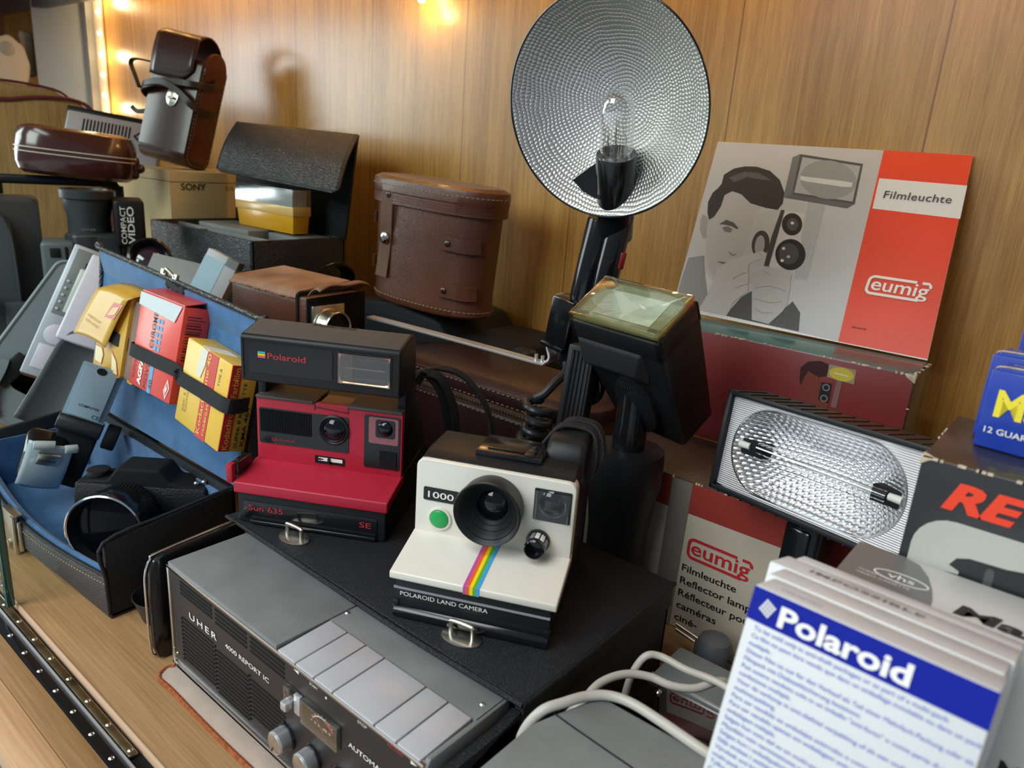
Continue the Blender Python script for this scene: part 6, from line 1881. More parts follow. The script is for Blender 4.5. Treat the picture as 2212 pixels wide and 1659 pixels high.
text(fc, 'SUPER 8 KASSETTE', (0.0071, -0.0120, 0.0420), (0, 0, 1), (0, -1, 0), 0.0036, M_ink, w=0.0640, bold=0.008)
text(fc, 'KMA 464', (0.0071, -0.0050, 0.0440), (0, 0, 1), (0, -1, 0), 0.0042, M_ink, w=0.0380, bold=0.008)
g = G()
g.poly([(-0.0480, -0.0309, 0.1285), (-0.0360, -0.0309, 0.1255), (-0.0375, -0.0309, 0.112), (-0.0430, -0.0309, 0.098), (-0.0510, -0.0309, 0.1000), (-0.0500, -0.0309, 0.113)], 0.0003, (0, -1, 0))
g.poly([(-0.0480, -0.030, 0.1290), (-0.0360, -0.030, 0.1270), (-0.016, -0.012, 0.1255), (-0.034, -0.012, 0.1275)], 0.0006, (0, -0.2, 1))
g.build('torn_paper', mat('torn_white_paper', c('#e2dccf'), 0.8), fc, label='torn white patch')

# ================================================================== contents of the case
def faced(name, label, cat, loc, yaw_deg, pitch=0.0, roll=0.0, group=None):
    return thing(name, label, cat, loc, (math.radians(pitch), math.radians(roll), math.radians(yaw_deg)), group)


slr = faced('reflex_camera', 'black single lens reflex camera with large lens lying in the blue lined case', 'camera', (-0.702, 0.300, 0.0125), 40, 0)
g = G()
g.prism([(-0.066, 0.002), (0.066, 0.002), (0.068, 0.050), (0.064, 0.066), (0.030, 0.070), (0.020, 0.084), (-0.022, 0.084), (-0.032, 0.070), (-0.062, 0.068), (-0.067, 0.052)], 'y', -0.004, 0.030, 0.003, 3)
g.build('body', M_blackm, slr)
G().prism([(-0.067, 0.040), (-0.064, 0.0665), (0.064, 0.0665), (0.067, 0.040)], 'y', -0.0048, 0.012, 0.002).build('leather_band', mat('diamond_grip', (0.012, 0.012, 0.013), 0.4, bump=('noise', 700, 1.0, 0.001)), slr)
G().box(0.034, 0.066, -0.0058, 0.004, 0.006, 0.058, 0.001).build('name_plate', M_blackm, slr)
text(slr, 'PORST', (0.0560, -0.0060, 0.012), (0, 0, 1), (-1, 0, 0), 0.0062, M_gink, w=0.024)
Ml_ = qm((-0.010, -0.002, 0.040), (1, 0, 0), Vector((0, 0.05, 1))) @ Matrix.Scale(0.86, 4)
lz = G().lathe([(0.034, 0.0), (0.034, 0.010), (0.0365, 0.012), (0.0365, 0.022), (0.0385, 0.026), (0.0400, 0.040), (0.0415, 0.044), (0.0415, 0.0585), (0.0425, 0.060), (0.0425, 0.0625)], 64, Ml_).build('lens_barrel', M_blackg, slr)
G().lathe([(0.0425, 0.0625), (0.0428, 0.0640), (0.0412, 0.0650), (0.0398, 0.0640), (0.0398, 0.0625)], 64, Ml_).build('front_ring', M_chrome, lz, label='bright front ring')
G().lathe([(0.0398, 0.0625), (0.0360, 0.054), (0.030, 0.050)], 64, Ml_).build('inner_barrel', M_blackm, lz)
G().lathe([(0.0375, 0.0535), (0.028, 0.0560), (0.015, 0.0578), (0.0, 0.0582)], 48, Ml_).build('front_lens', M_lensd, lz)
g = G()
for k in range(60):
    a = 2 * PI * k / 60
    g.box(0.0362, 0.0372, -0.0009, 0.0009, 0.013, 0.0215, M=Ml_ @ Matrix.Rotation(a, 4, 'Z'))
g.build('focus_ring', M_rubber, lz)
for k, (x, z) in enumerate(((0.052, 0.066), (0.060, 0.068))):
    G().ball((x, 0.006, z + 0.002), 0.0030, n=14).build('strap_lug', M_chrome, slr)
g = G(); g.cyl((-0.048, 0.012, 0.067), (-0.048, 0.012, 0.075), 0.011, n=36, b=0.001); g.build('winder_dial', M_blackp, slr)

dfl = faced('small_flash', 'small flash unit with milky diffuser panel lying in the case', 'flash', (-0.856, 0.254, 0.0350), 62, 24, 20)
dfl.scale = (0.80, 0.80, 0.88)
G().box(-0.027, 0.027, 0.0, 0.056, 0.0, 0.060, 0.012, 4).build('body', M_blackg, dfl)
g = G()
def dsurf(u, v):
    x = -0.026 + 0.052 * u
    z = 0.004 + 0.080 * v
    y = -0.004 - 0.010 * math.sin(PI * v * 0.9) + 0.004 * (2 * u - 1) ** 2
    return (x, y, z)
g.grid(dsurf, 10, 18)
fo = g.build('diffuser', mat('milky_blue_plastic', c('#b4c4ce'), 0.25, coat=0.4), dfl, ang=180, label='milky blue-white diffuser panel'); md = fo.modifiers.new('thickness', 'SOLIDIFY'); md.thickness = 0.0018
M_pgw = mat('pearl_grey_plastic', c('#b9bfbf'), 0.35)
g = G(); g.box(-0.012, 0.014, -0.017, -0.012, 0.058, 0.076, 0.001)
g.build('badge_plate', M_nickel, dfl)
text(dfl, 'Hanimex', (-0.010, -0.0172, 0.064), FX, FZ, 0.0048, M_ink, w=0.020)
for a, b_ in (((-0.020, -0.010, 0.083), (0.004, -0.008, 0.086)), ((0.016, -0.010, 0.083), (0.030, -0.006, 0.084))):
    G().cyl(a, b_, 0.0055, n=20, b=0.001).build('hinge_knob', M_pgw, dfl)

f2_ = faced('folding_flash', 'folding flash unit with steel grey back plate upright in the case', 'flash', (-0.842, 0.299, 0.1010), 64, -14, 24)
f2_.scale = (0.87, 0.87, 0.87)
g = G(); g.box(-0.024, 0.024, 0.0, 0.026, 0.010, 0.078, 0.002); g.build('head', M_blackp, f2_)
g = G(); g.prism(rrect(-0.0245, 0.0245, 0.008, 0.0795, 0.0015), 'y', -0.002, 0.001); g.build('back_plate', mat('steel_blue_plastic', c('#8fa3b2'), 0.4), f2_)
g = G(); g.prism(rrect(-0.0195, 0.0180, 0.012, 0.0750, 0.001), 'y', -0.009, -0.001, 0.0008); g.build('battery_door', MATS['steel_blue_plastic'], f2_)
g = G(); g.prism(circ(0.0, 0.0735, 0.0060, 0.0045, 20), 'y', -0.0095, -0.0085); g.build('finger_notch', M_blackm, f2_)
text(f2_, 'COMPUTER', (-0.0100, -0.0092, 0.0250), FX, FZ, 0.0030, M_ink, w=0.024, bold=0.01)
text(f2_, 'CE', (0.0090, -0.0092, 0.0140), FX, FZ, 0.0050, M_ink, w=0.008)
G().cyl((-0.026, 0.004, 0.0), (0.026, 0.004, 0.0), 0.0115, n=32, b=0.002).build('hinge', M_dgloss, f2_)
G().cyl((0.030, 0.012, -0.004), (0.046, 0.012, -0.004), 0.0165, n=40, b=0.002).build('foot_dial', M_blackm, f2_)
G().box(-0.022, 0.024, 0.004, 0.030, -0.078, -0.006, 0.004).build('base', M_blackm, f2_)

# small cup under the case corner
cup = thing('rubber_cup', 'black rubber lens cup on the base board between case and tape recorder', 'lens hood', (-0.590, 0.262, 0.0003), (0, 0, 0))
G().lathe([(0.014, 0.0), (0.017, 0.001), (0.0235, 0.022), (0.0245, 0.0235), (0.0235, 0.0240), (0.0220, 0.0225), (0.016, 0.004), (0.0, 0.003)], 48, Matrix.Translation((0, 0, 0))).build('cup', M_rubber, cup)

# ================================================================== things behind the case, towards the left end
fl = faced('leather_flap', 'soft grey-black leather case flap standing behind the open case', 'case flap', (-0.992, 0.313, 0.0500), 66, -18, 30)
g = G()
def flapf(u, v):
    w = 0.037 if v < 0.75 else 0.037 * math.sqrt(max(0, 1 - ((v - 0.75) / 0.25) ** 2 * 0.55))
    x = (u - 0.5) * 2 * w
    return (x, 0.010 * math.sin(PI * v) - 0.012 * (2 * u - 1) ** 2, 0.128 * v)
g.grid(flapf, 14, 20)
fo = g.build('flap', mat('charcoal_leather', c('#5c5e61'), 0.45, spec=0.5, bump=('noise', 220, 0.35, 0.001)), fl, ang=180); md = fo.modifiers.new('thickness', 'SOLIDIFY'); md.thickness = 0.002
G().box(-0.008, 0.010, -0.0035, 0.0, 0.088, 0.090, 0.0005, M=Matrix.Translation((0, 0.004, 0)) @ Matrix.Rotation(-0.6, 4, 'Y') @ Matrix.Translation((-0.05, 0, 0.0))).build('slit', M_blackm, fl)

hc = faced('hard_case', 'grey-black moulded plastic case half with riveted strap at the left edge', 'case', (-1.13, 0.318, 0.012), 70, -16, 36)
M_slate = mat('slate_plastic', c('#828b90'), 0.42, var=0.06, vscale=15)
g = G()
oc = rrect(-0.075, 0.050, 0.0, 0.235, 0.016, 6)
ic = rrect(-0.040, 0.042, 0.045, 0.226, 0.016, 6)
for i in range(len(oc)):
    j = (i + 1) % len(oc)
    a, b_, c_, d_ = oc[i], oc[j], ic[j], ic[i]
    g.poly([(a[0], 0, a[1]), (b_[0], 0, b_[1]), (c_[0], 0, c_[1]), (d_[0], 0, d_[1])], 0.004, (0, 1, 0))
    g.poly([(a[0], 0.0, a[1]), (b_[0], 0.0, b_[1]), (b_[0], 0.055, b_[1]), (a[0], 0.055, a[1])], 0.003, (0, 0, 0.001) if False else (-(a[1] + b_[1] - 0.235), 0, 0) if False else (0.0, 0.001, 0.0))
g.build('rim', M_slate, hc)
G().prism(rrect(-0.074, 0.049, 0.001, 0.234, 0.016), 'y', 0.050, 0.055).build('shell_back', M_blackm, hc)
g = G(); g.tube([(p[0], 0.001, p[1]) for p in oc], 0.0028, 8, closed=True, sub=1); g.build('rim_edge', M_slate, hc)
G().box(-0.070, -0.045, -0.004, 0.0, 0.030, 0.078, 0.002, M=Matrix.Rotation(0.25, 4, 'Y')).build('strap_plate', M_blackp, hc)
for z in (0.040, 0.070):
    G().ball((-0.052 + (0.07 - z) * 0.1, -0.0055, z), 0.0030, (1, 0.6, 1), n=14).build('rivet', M_chrome, hc)
G().tube([(-0.060, -0.006, 0.074), (-0.056, -0.009, 0.060), (-0.052, -0.007, 0.035), (-0.040, -0.004, 0.012), (-0.028, -0.002, 0.0)], 0.0095, rx=0.0014, sub=5, up=(1, 0, 0.2)).build('strap', M_slate, hc)

M_silver = mat('silver_plastic', c('#b9bcc4'), 0.35, metal=0.3)
M_maroon = mat('maroon_plastic', c('#6a2a34'), 0.35, coat=0.2)
M_lilac = mat('lilac_white_plastic', c('#d6ccd8'), 0.35, coat=0.2)
d1 = faced('pocket_recorder', 'slim silver and maroon device with display leaning at the left of the film packets', 'device', (-1.062, 0.336, 0.094), 68, -22, 24)
G().box(-0.026, 0.022, 0.0, 0.022, 0.0, 0.190, 0.004, 3).build('body', M_maroon, d1)
G().box(-0.026, 0.014, -0.0015, 0.003, 0.002, 0.189, 0.002).build('front_plate', M_silver, d1)
G().box(-0.020, 0.010, -0.0022, 0.0, 0.088, 0.184, 0.0015).build('dark_panel', M_darkgrey, d1)
G().box(-0.008, 0.010, -0.0032, 0.0, 0.094, 0.158, 0.001).build('display', mat('lcd_pale', c('#cdd4cc'), 0.25, coat=0.4), d1)
G().box(-0.004, 0.006, -0.0030, 0.0, 0.160, 0.168, 0.0006).build('label_window', M_blackm, d1)
for k in range(5):
    G().cyl((-0.0150, -0.0010, 0.096 + 0.010 * k), (-0.0150, -0.0036, 0.096 + 0.010 * k), 0.0022, n=16, b=0.0006).build('button', M_silver, d1)
g = G(); g.prism(circ(-0.004, 0.062, 0.014, 0.014, 28), 'y', -0.0035, 0.0, 0.001); g.build('dial_plate', MATS['lilac_white_plastic'], d1)
G().box(-0.018, 0.006, -0.0035, 0.0, 0.012, 0.046, 0.0015).build('battery_cover', M_lilac, d1)
d2 = faced('white_device', 'pale lilac device with maroon edge between silver device and blue lid', 'device', (-0.990, 0.366, 0.150), 66, -24, 24)
G().box(-0.034, 0.026, 0.0, 0.018, 0.0, 0.118, 0.003, 3).build('body', M_lilac, d2)
G().box(0.024, 0.030, 0.001, 0.019, 0.0, 0.117, 0.002).build('edge', M_maroon, d2)

# support under the leaning devices
pk = thing('black_box', 'plain black box behind the open case with devices leaning on it', 'box', (-1.08, 0.412, 0.0005), (0, 0, 0.05))
G().box(-0.02, 0.10, 0.0, 0.045, 0.0, 0.145, 0.004).build('carton', M_blackp, pk)

# compact video camera
vc = faced('video_camera', 'black and grey video camera standing on end with its eyepiece upward', 'camcorder', (-1.246, 0.490, 0.0005), 68)
g = G(); g.box(-0.030, 0.040, 0.0, 0.080, 0.0, 0.258, 0.008, 3); g.build('body', mat('graphite_plastic', c('#2f3335'), 0.4), vc)
G().box(-0.072, -0.026, -0.006, 0.060, 0.100, 0.245, 0.006, 3).build('side_module', mat('pewter_plastic', c('#5e666a'), 0.42), vc)
G().box(-0.060, -0.046, -0.0075, 0.0, 0.222, 0.236, 0.001).build('small_window', M_blackp, vc)
G().box(-0.040, -0.036, -0.0075, 0.0, 0.110, 0.238, 0.001).build('slot', M_blackm, vc)
g = G(); g.lathe([(0.0, 0.256), (0.036, 0.256), (0.036, 0.272), (0.031, 0.276), (0.030, 0.300), (0.034, 0.316), (0.034, 0.328), (0.0385, 0.330), (0.0385, 0.342), (0.036, 0.3435), (0.030, 0.3435), (0.028, 0.336), (0, 0.336)], 48, Matrix.Translation((-0.004, 0.035, -0.020)))
g.build('eyepiece', MATS['graphite_plastic'], vc)
text(vc, 'ZOOM LENS', (-0.016, 0.0035, 0.2625), FX, FZ, 0.0030, M_gink, w=0.020)
vl = G().box(0.030, 0.074, -0.010, 0.058, 0.238, 0.312, 0.006, 3).build('microphone_block', M_blackp, vc)
text(vl, 'COMPACT', (0.0465, -0.0104, 0.2440), (0, 0, 1), (-1, 0, 0), 0.0078, M_wink, w=0.058, bold=0.01)
text(vl, 'VIDEO', (0.0580, -0.0104, 0.2440), (0, 0, 1), (-1, 0, 0), 0.0098, M_wink, w=0.058, bold=0.02)
g = G(); g.lathe([(0.026, 0.0), (0.029, 0.004), (0.029, 0.030), (0.032, 0.034), (0.032, 0.048), (0.028, 0.050), (0.024, 0.044), (0.024, 0.020)], 40, qm((0.075, -0.006, 0.206), (1, 0, 0), (0, 0.55, 1)))
g.build('lens', M_blackg, vc)
G().lathe([(0.0245, 0.036), (0.015, 0.041), (0.0, 0.043)], 32, qm((0.075, -0.006, 0.206), (1, 0, 0), (0, 0.55, 1))).build('lens_glass', M_lensp, vc)
for z in (0.200, 0.215):
    G().cyl((-0.014, -0.0005, z), (-0.014, -0.0025, z), 0.0022, n=12).build('screw', M_steel, vc)

# dark grey projector at the far left
pj = faced('projector', 'dark grey rounded film projector at the left edge below the leather case', 'projector', (-1.375, 0.408, 0.0005), 71)
M_pj = mat('grey_brown_plastic', c('#3f3f40'), 0.5, var=0.05, vscale=10)
g = G(); g.prism(rrect(-0.14, 0.050, 0.0, 0.298, (0.012, 0.012, 0.002, 0.002)), 'y', 0.0, 0.12, 0.004, 2); g.build('body', M_pj, pj)
g = G(); g.prism(rrect(-0.14, 0.012, 0.0, 0.286, (0.035, 0.01, 0.002, 0.002)), 'y', -0.028, 0.002, 0.006, 3); g.build('front_panel', mat('slate_panel', c('#4c5356'), 0.42), pj)
g = G(); g.tube([(-0.12, -0.0285, 0.285), (-0.02, -0.0285, 0.285), (0.006, -0.0285, 0.262), (0.012, -0.0285, 0.20), (0.012, -0.0285, 0.05)], 0.0022, 8); g.build('panel_trim', M_pj, pj)
kn = G().lathe([(0.0, 0.0), (0.006, 0.0), (0.006, 0.014), (0.0150, 0.016), (0.0150, 0.026), (0.012, 0.028), (0.0, 0.028)], 32, FRONT(-0.030, -0.026, 0.145)).build('wheel', M_nickel, pj)
G().box(-0.010, 0.020, -0.040, -0.026, 0.070, 0.142, 0.003).build('lever_block', MATS['slate_panel'], pj)
G().box(-0.090, -0.050, -0.0300, -0.026, 0.16, 0.24, 0.002).build('side_window', mat('sea_green_plastic', c('#5c7a74'), 0.35), pj)
G().tube([(-0.075, -0.036, 0.030), (-0.050, -0.050, 0.055), (-0.036, -0.042, 0.040), (-0.034, -0.034, 0.010)], 0.007, rx=0.0018, sub=5, up=(1, 0, 0)).build('strap', M_blackp, pj)

st_ = faced('handle_frame', 'black tubular frame under the shiny brown oval case', 'frame', (-1.415, 0.535, 0.0005), 69)
g = G()
g.box(-0.125, 0.055, 0.0, 0.020, 0.318, 0.333, 0.005, 3)
g.tube([(0.040, 0.010, 0.325), (0.062, 0.010, 0.318), (0.066, 0.010, 0.295), (0.066, 0.010, 0.0)], 0.008, 12)
g.tube([(-0.115, 0.010, 0.330), (-0.115, 0.010, 0.301)], 0.010, 12, sub=1)
g.build('frame', M_blackp, st_)

ovc = faced('oval_case', 'shiny brown oval leather case with two pale lines lying on the black frame', 'case', (-1.415, 0.540, 0.3345), 68, 0, 4)
M_shiny = mat('shiny_brown_case', c('#4a2420'), 0.18, spec=0.6, coat=0.5, var=0.1, vscale=12)
g = G(); oval_shell(g, [(0.078, 0.050, 0.0), (0.086, 0.058, 0.006), (0.0900, 0.062, 0.018), (0.0905, 0.0625, 0.034), (0.089, 0.061, 0.060), (0.083, 0.055, 0.072), (0.070, 0.042, 0.077)], 2.8)
g.build('shell', M_shiny, ovc)
g = G()
for z in (0.034, 0.041):
    g.tube([(x, y, z) for x, y in oval(0.0902, 0.0623, 2.8, 60)], 0.0011, 6, sub=1, closed=True)
g.build('pale_lines', mat('cream_piping', c('#d8cfc2'), 0.4), ovc)
G().box(0.068, 0.094, -0.030, 0.020, 0.006, 0.046, 0.008, 3).build('end_tab', M_shiny, ovc)
G().ball((0.094, -0.022, 0.026), 0.0085, (1, 1, 1), n=20).build('stud', M_shiny, ovc)

bg_ = faced('cloth_bag', 'tan straw cloth bag with dark red piping in the left background', 'bag', (-1.86, 0.645, 0.0005), 70)
bg_.scale.z = 0.957
M_straw = mat('straw_cloth', c('#a88a55'), 0.85, bump=('ribx', 60, 0.3, 0.001), var=0.25, vscale=5, stretch=(40, 40, 2), col2=c('#b89c68'))
M_pipe = mat('oxblood_piping', c('#5a2428'), 0.45)
prb = [(-0.30, 0.0), (0.120, 0.0), (0.122, 0.40), (0.105, 0.460), (0.075, 0.488), (0.0, 0.490), (-0.08, 0.478), (-0.30, 0.476)]
g = G(); g.prism(prb, 'y', 0.0, 0.120, 0.006, 3); g.build('bag_body', M_straw, bg_)
g = G(); g.prism([(-0.30, 0.476), (-0.08, 0.479), (0.0, 0.492), (0.06, 0.492), (0.03, 0.510), (-0.08, 0.520), (-0.30, 0.518)], 'y', 0.025, 0.120, 0.006, 3); g.build('bag_top', M_straw, bg_)
g = G()
g.tube([(0.123, -0.001, 0.20), (0.123, -0.001, 0.40), (0.106, -0.001, 0.461), (0.075, -0.001, 0.490), (0.0, -0.001, 0.491), (-0.08, -0.001, 0.479), (-0.30, -0.001, 0.476)], 0.0045, 8)
g.tube([(0.060, 0.024, 0.493), (0.03, 0.024, 0.512), (-0.08, 0.024, 0.522), (-0.30, 0.024, 0.520)], 0.003, 8)
g.build('piping', M_pipe, bg_)
G().lathe([(0, 0.004), (0.009, 0.003), (0.012, 0)], 24, FRONT(0.075, -0.001, 0.405)).build('rivet', M_pipe, bg_)

rd = faced('pocket_radio', 'silver grey radio with slotted front lying behind the oval case', 'radio', (-1.560, 0.655, 0.3590), 60, -30, 8)
G().box(-0.085, 0.085, 0.0, 0.030, 0.0, 0.100, 0.005, 3).build('body', M_silver, rd)
g = G()
for k in range(14):
    g.box(-0.055 + 0.0062 * k, -0.0525 + 0.0062 * k, -0.0008, 0.001, 0.040, 0.078)
g.build('slots', M_blackm, rd)
g = G(); g.poly([(0.046 + a, -0.0002, 0.060 + b) for a, b in ((-0.012, 0), (0, -0.012), (0.012, 0), (0, 0.012))], 0.0006, (0, -1, 0), M_ink)
g.poly([(0.046 + a * 0.5, -0.0008, 0.060 + b * 0.5) for a, b in ((-0.012, 0), (0, -0.012), (0.012, 0), (0, 0.012))], 0.0006, (0, -1, 0), M_silver)
g.build('diamond_mark', None, rd)
G().box(-0.086, 0.086, -0.001, 0.031, 0.090, 0.101, 0.002).build('dark_edge', M_blackp, rd)

gs = faced('flash_unit', 'pale grey white flash unit standing in the far left background', 'flash', (-2.265, 0.735, 0.0005), 71)
M_fw = mat('pale_grey_unit', c('#b9b4ac'), 0.5)
G().box(-0.045, 0.045, 0.0, 0.07, 0.0, 0.50, 0.006).build('base', M_fw, gs)
G().prism([(-0.022, 0.50), (0.022, 0.50), (0.034, 0.52), (0.040, 0.555), (0.030, 0.600), (0.0, 0.625), (-0.026, 0.615), (-0.034, 0.56), (-0.034, 0.52)], 'y', 0.0, 0.045, 0.006, 3).build('head', M_fw, gs)
G().lathe([(0, 0.003), (0.014, 0.002), (0.017, 0.0)], 28, FRONT(-0.006, 0.0, 0.590)).build('lamp_disc', MATS['print_8d9192'], gs)
G().box(0.020, 0.052, 0.020, 0.060, 0.53, 0.64, 0.01).build('dark_side', M_darkgrey, gs)
pk_ = thing('panel_knob', 'round clear knob on the grey panel in the far left corner', 'knob', (-2.300, 0.742, 0.583), (0, 0, math.radians(58)))
G().lathe([(0, 0.012), (0.012, 0.011), (0.016, 0.006), (0.016, 0.0), (0.0, 0.0)], 32, FRONT(0, 0, 0)).build('knob', mat('clear_knob', c('#b8c0c2'), 0.15, coat=0.6), pk_)

# ================================================================== tan box with the tall leather case on it
sn = thing('cardboard_box', 'tan cardboard box under the tall brown leather case', 'box', (-1.560, 0.665, 0.0005))
G().box(0, 0.215, 0, 0.165, 0, 0.352, 0.0012).build('carton', M_card, sn)
G().box(0.02, 0.2155, 0.0, 0.1652, 0.3335, 0.3345).build('lid_seam', mat('brown_line', c('#7c6640'), 0.7), sn)
text(sn, 'SONY', (0.2155, 0.020, 0.3200), (0, 1, 0), FZ, 0.0120, mat('dark_brown_ink', c('#4a3a22'), 0.6), w=0.0480, bold=0.02)
text(sn, 'EX-80', (0.2155, 0.108, 0.3200), (0, 1, 0), FZ, 0.0090, mat('faded_ink', c('#8a7448'), 0.6), w=0.035)

tl = thing('tall_leather_case', 'tall dark brown leather case with wrapped strap and turn lock on the tan box', 'case', (-1.440, 0.694, 0.3690), (math.radians(-11), math.radians(9), math.radians(24)))
tw, tdp, th_ = 0.105, 0.072, 0.225
g = G()
g.prism(rrect(0.0, tdp, 0.0, th_ * 0.86, (0.01, 0.01, 0.022, 0.022), 6), 'x', -tw / 2, tw / 2, 0.004, 3)
g.build('case_body', M_brownd, tl)
g = G()
g.prism(rrect(0.010, tdp - 0.010, 0.012, th_ * 0.80, (0.006, 0.006, 0.016, 0.016), 6), 'x', tw / 2 - 0.001, tw / 2 + 0.002, 0.001)
g.build('side_panel', mat('reddish_leather', c('#5a2a20'), 0.3, coat=0.2), tl)
stitches(tl, [(tw / 2 + 0.0005, 0.006, 0.18), (tw / 2 + 0.0005, 0.006, 0.05), (tw / 2 + 0.0005, 0.009, 0.018), (tw / 2 + 0.0005, 0.022, 0.006), (tw / 2 + 0.0005, 0.052, 0.006), (tw / 2 + 0.0005, 0.065, 0.020), (tw / 2 + 0.0005, 0.067, 0.06), (tw / 2 + 0.0005, 0.067, 0.17)], L=0.0045, gap=0.003, r=0.0008)
g = G()
def tflap(u, v):
    x = -tw / 2 - 0.002 + (tw - 0.012) * u
    a = v * 1.0
    if a < 0.45:
        q = a / 0.45 * PI / 2
        y = tdp - 0.004 - (tdp * 0.55) * math.sin(q) * 1.0
        z = th_ * 0.86 + 0.042 * math.sin(q)
        y = tdp - 0.002 - 0.045 * (1 - math.cos(q))
        z = th_ * 0.86 + 0.046 * math.sin(q)
    elif a < 0.62:
        q = (a - 0.45) / 0.17
        y = tdp - 0.047 - (tdp - 0.047 + 0.004) * q
        z = th_ * 0.86 + 0.046 - 0.016 * q * q
    else:
        q = (a - 0.62) / 0.38
        y = -0.004 - 0.003 * math.sin(PI * q)
        z = th_ * 0.86 + 0.030 - 0.074 * q
    if u > 0.8 and a > 0.85:
        z += 0.02 * (u - 0.8) / 0.2 * (a - 0.85) / 0.15
    return (x, y, z)
g.grid(tflap, 10, 30)
fo = g.build('lid_flap', M_brownd, tl, ang=60); md = fo.modifiers.new('thickness', 'SOLIDIFY'); md.thickness = 0.003
g = G(); g.prism(circ(0.036, th_ * 0.80, 0.030, 0.036, 28), 'x', tw / 2 - 0.006, tw / 2 + 0.003, 0.0015); g.build('round_tab', MATS['reddish_leather'], tl)
stitches(tl, [(-tw / 2 + 0.012, -0.0085, 0.185), (-tw / 2 + 0.012, -0.0085, 0.172), (-tw / 2 + 0.018, -0.0085, 0.166), (0.020, -0.0085, 0.166), (0.028, -0.0085, 0.172), (0.028, -0.0085, 0.185)], m=mat('grey_thread', c('#7a6a66'), 0.7), L=0.004, gap=0.001)
lk = G().prism(circ(0.004, 0.118, 0.0130, 0.0190, 28), 'y', -0.0030, 0.001, 0.0012).build('turn_lock', M_nickel, tl)
G().prism(circ(0.004, 0.118, 0.0095, 0.0150, 28), 'y', -0.0038, -0.002, 0.0006).build('lock_plate', mat('pale_brass', (0.78, 0.74, 0.58), 0.25, metal=1.0), lk)
G().box(-0.003, 0.013, -0.0110, -0.003, 0.1120, 0.1170, 0.0018).build('turn_key', M_nickel, lk)
sp_ = G()
sp_.tube([(tw / 2 + 0.006, 0.040, 0.165), (tw / 2 + 0.010, 0.020, 0.152), (tw / 2 - 0.004, -0.010, 0.146), (0.0, -0.016, 0.140), (-tw / 2 - 0.004, -0.010, 0.122), (-tw / 2 - 0.010, 0.010, 0.110)], 0.0058, rx=0.0016, sub=6, up=(0, 0, 1))
sp_.tube([(-tw / 2 - 0.010, 0.020, 0.118), (-tw / 2 - 0.004, -0.010, 0.126), (-0.010, -0.020, 0.136), (0.030, -0.020, 0.126), (tw / 2 + 0.006, -0.012, 0.108), (tw / 2 + 0.016, 0.020, 0.104), (tw / 2 + 0.010, 0.050, 0.112)], 0.0058, rx=0.0016, sub=6, up=(0, 0, 1))
sp_.tube([(-tw / 2 - 0.002, 0.004, 0.170), (-tw / 2 - 0.040, 0.000, 0.168), (-tw / 2 - 0.046, -0.004, 0.158), (-tw / 2 - 0.030, -0.008, 0.140), (-tw / 2 - 0.012, -0.010, 0.118)], 0.0050, rx=0.0016, sub=6, up=(0, 1, 0.2))
sp_.tube([(-tw / 2 - 0.004, 0.006, 0.080), (-tw / 2 - 0.020, 0.004, 0.076), (-tw / 2 - 0.030, 0.0, 0.082)], 0.0040, rx=0.0014, sub=6, up=(0, 0, 1))
sp_.build('wrapped_strap', mat('black_brown_strap', c('#2e201c'), 0.4), tl)

# ================================================================== black slide case with open lid
sc_ = thing('slide_case', 'black leather case with its lid folded open, left of the brown round case', 'case', (-1.300, 0.605, 0.0005))
SW, SD, SH = 0.312, 0.170, 0.2740
g = G()
g.box(0, SW, 0, 0.006, 0, SH, 0.002); g.box(0, SW, SD - 0.006, SD, 0, SH, 0.002); g.box(0, 0.006, 0, SD, 0, SH, 0.002); g.box(SW - 0.006, SW, 0, SD, 0, SH, 0.002); g.box(0, SW, 0, SD, 0, 0.006)
g.build('case_body', M_bleatherc, sc_)
g = G(); g.box(0.006, SW - 0.006, 0.006, SD - 0.006, 0.225, 0.248); g.build('inner_tray', M_blackp, sc_)
g = G(); g.box(0.05, 0.205, 0.060, 0.130, 0.248, 0.2755, 0.002); g.box(0.006, SW - 0.006, 0.046, 0.052, 0.24, 0.2700, 0.001); g.box(0.100, 0.104, 0.006, 0.048, 0.24, 0.2680); g.box(0.215, 0.302, 0.090, 0.150, 0.248, 0.2735, 0.002)
g.build('dividers', M_darkgrey, sc_)
for x in (0.245, 0.275):
    G().cyl((x, 0.020, 0.248), (x, 0.020, 0.2680), 0.0075, n=24, b=0.0015).build('tray_peg', mat('ivory_peg', c('#a8a294'), 0.5), sc_)
g = G()
g.hexa([(-0.010, SD - 0.005, SH - 0.004), (SW + 0.004, SD - 0.005, SH - 0.004), (SW + 0.004, SD, SH - 0.004), (-0.010, SD, SH - 0.004), (-0.010, SD + 0.004, 0.442), (0.342, SD - 0.002, 0.432), (0.342, SD + 0.003, 0.432), (-0.010, SD + 0.009, 0.444)], 0.0015)
lb_ = g.build('lid', M_bleather, sc_)
g = G()
fr_ = [(-0.012, SD + 0.006, 0.4460), (0.342, SD + 0.001, 0.4350)]
def sflap(u, v):
    a, b_ = Vector(fr_[0]).lerp(Vector(fr_[1]), u), Vector((0.030, 0.1060, 0.3600)).lerp(Vector((0.380, 0.1020, 0.3480)), u)
    p = a.lerp(b_, v)
    p.z += 0.004 * math.sin(PI * v)
    p.y -= 0.004 * math.sin(PI * v)
    r = 0.08
    if v > 1 - r:
        e = (v - (1 - r)) / r
        if u < 0.04:
            p.x += 0.012 * (1 - u / 0.04) * e * e
        if u > 0.95:
            p.x -= 0.016 * ((u - 0.95) / 0.05) * e * e
    return tuple(p)
g.grid(sflap, 40, 24)
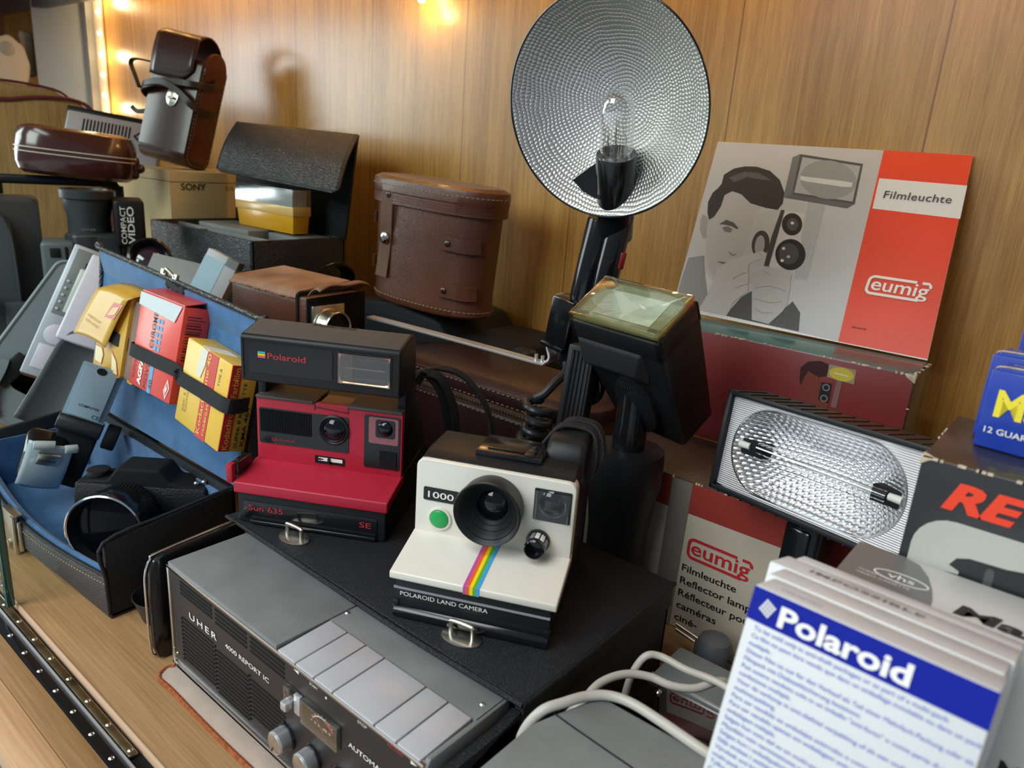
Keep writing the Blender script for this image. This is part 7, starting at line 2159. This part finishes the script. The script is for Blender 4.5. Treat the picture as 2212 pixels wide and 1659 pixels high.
fo = g.build('lid_front_flap', M_bleatherc, lb_, ang=80); md = fo.modifiers.new('thickness', 'SOLIDIFY'); md.thickness = 0.0035
g = G()
g.tube([sflap(0.012, v) for v in (0.0, 0.5, 0.9)] + [sflap(u, 0.97) for u in (0.06, 0.5, 0.94)] + [sflap(0.985, v) for v in (0.9, 0.5, 0.0)], 0.0009, 6)
g.build('flap_seam', M_bleather, lb_)
g = G()
g.tube([(SW + 0.002, 0.075, 0.150), (SW + 0.010, 0.060, 0.185), (SW + 0.030, 0.070, 0.220), (SW + 0.036, 0.110, 0.240), (SW + 0.030, 0.150, 0.225), (SW + 0.012, 0.160, 0.185), (SW + 0.002, 0.155, 0.150)], 0.016, rx=0.0022, sub=7, up=(1, 0, 0.1))
g.build('carry_strap', M_blackg, sc_)

sb_ = thing('slide_box', 'yellow plastic slide box with clear lid standing inside the black slide case', 'box', (-1.186, 0.700, 0.2768), (0, 0, 0.0))
g = G(); g.hexa([(0.004, 0.002, 0.0), (0.160, 0.002, 0.0), (0.160, 0.030, 0.0), (0.004, 0.030, 0.0), (0.0, 0.0, 0.038), (0.164, 0.0, 0.038), (0.164, 0.032, 0.038), (0.0, 0.032, 0.038)], 0.0012)
g.build('box_base', mat('amber_plastic', c('#e2a31e'), 0.3, coat=0.2), sb_)
g = G(); g.box(0.004, 0.062, 0.003, 0.029, 0.038, 0.064); g.build('blue_slides', mat('lavender_card', c('#8fa2cc'), 0.5), sb_)
g = G(); g.box(0.064, 0.158, 0.003, 0.029, 0.038, 0.066); g.build('grey_slides', mat('grey_white_card', c('#c6c8c2'), 0.5), sb_)
g = G(); g.box(-0.001, 0.165, -0.001, 0.033, 0.028, 0.0425, 0.001); g.build('lid_skirt', mat('pale_amber_plastic', c('#e4b86a'), 0.3, coat=0.3), sb_)
g = G()
g.box(-0.0005, 0.1645, -0.0008, 0.0328, 0.0680, 0.0690, 0.0004); g.box(-0.0005, 0.0003, -0.0008, 0.0328, 0.042, 0.069); g.box(0.1637, 0.1645, -0.0008, 0.0328, 0.042, 0.069); g.box(-0.0005, 0.1645, -0.0008, 0.0, 0.042, 0.069)
g.build('clear_lid', glass('frosty_lid', (0.95, 0.96, 0.97), rough=0.1, opac=0.14), sb_)

# small grey cartons behind the blue lid
c1 = faced('cassette_carton', 'small pale grey carton with blue print standing behind the blue lid', 'box', (-1.020, 0.512, 0.150), 40, -12, 24)
G().box(-0.018, 0.030, 0.0, 0.024, 0.0, 0.120, 0.001).build('carton', mat('pearl_card', c('#c4c6ca'), 0.45), c1)
G().box(-0.018, 0.012, -0.0006, 0.002, 0.01, 0.110).build('blue_print', mat('ice_blue_print', c('#b4d0e0'), 0.45), c1)
G().box(0.013, 0.030, -0.0006, 0.0245, 0.108, 0.1205).build('dark_end', M_darkgrey, c1)
c2 = faced('grey_carton', 'flat grey carton lying low behind the blue lid', 'box', (-1.075, 0.500, 0.165), 40, -35, 10)
G().box(-0.040, 0.045, 0.0, 0.018, 0.0, 0.090, 0.001).build('carton', mat('stone_grey_card', c('#8e9092'), 0.5), c2)
c3 = thing('support_box', 'plain dark box behind the blue lid carrying the grey cartons', 'box', (-1.10, 0.470, 0.0005), (0, 0, 0.2))
G().box(0.0, 0.16, 0.0, 0.085, 0.0, 0.145, 0.003).build('carton', M_blackp, c3)
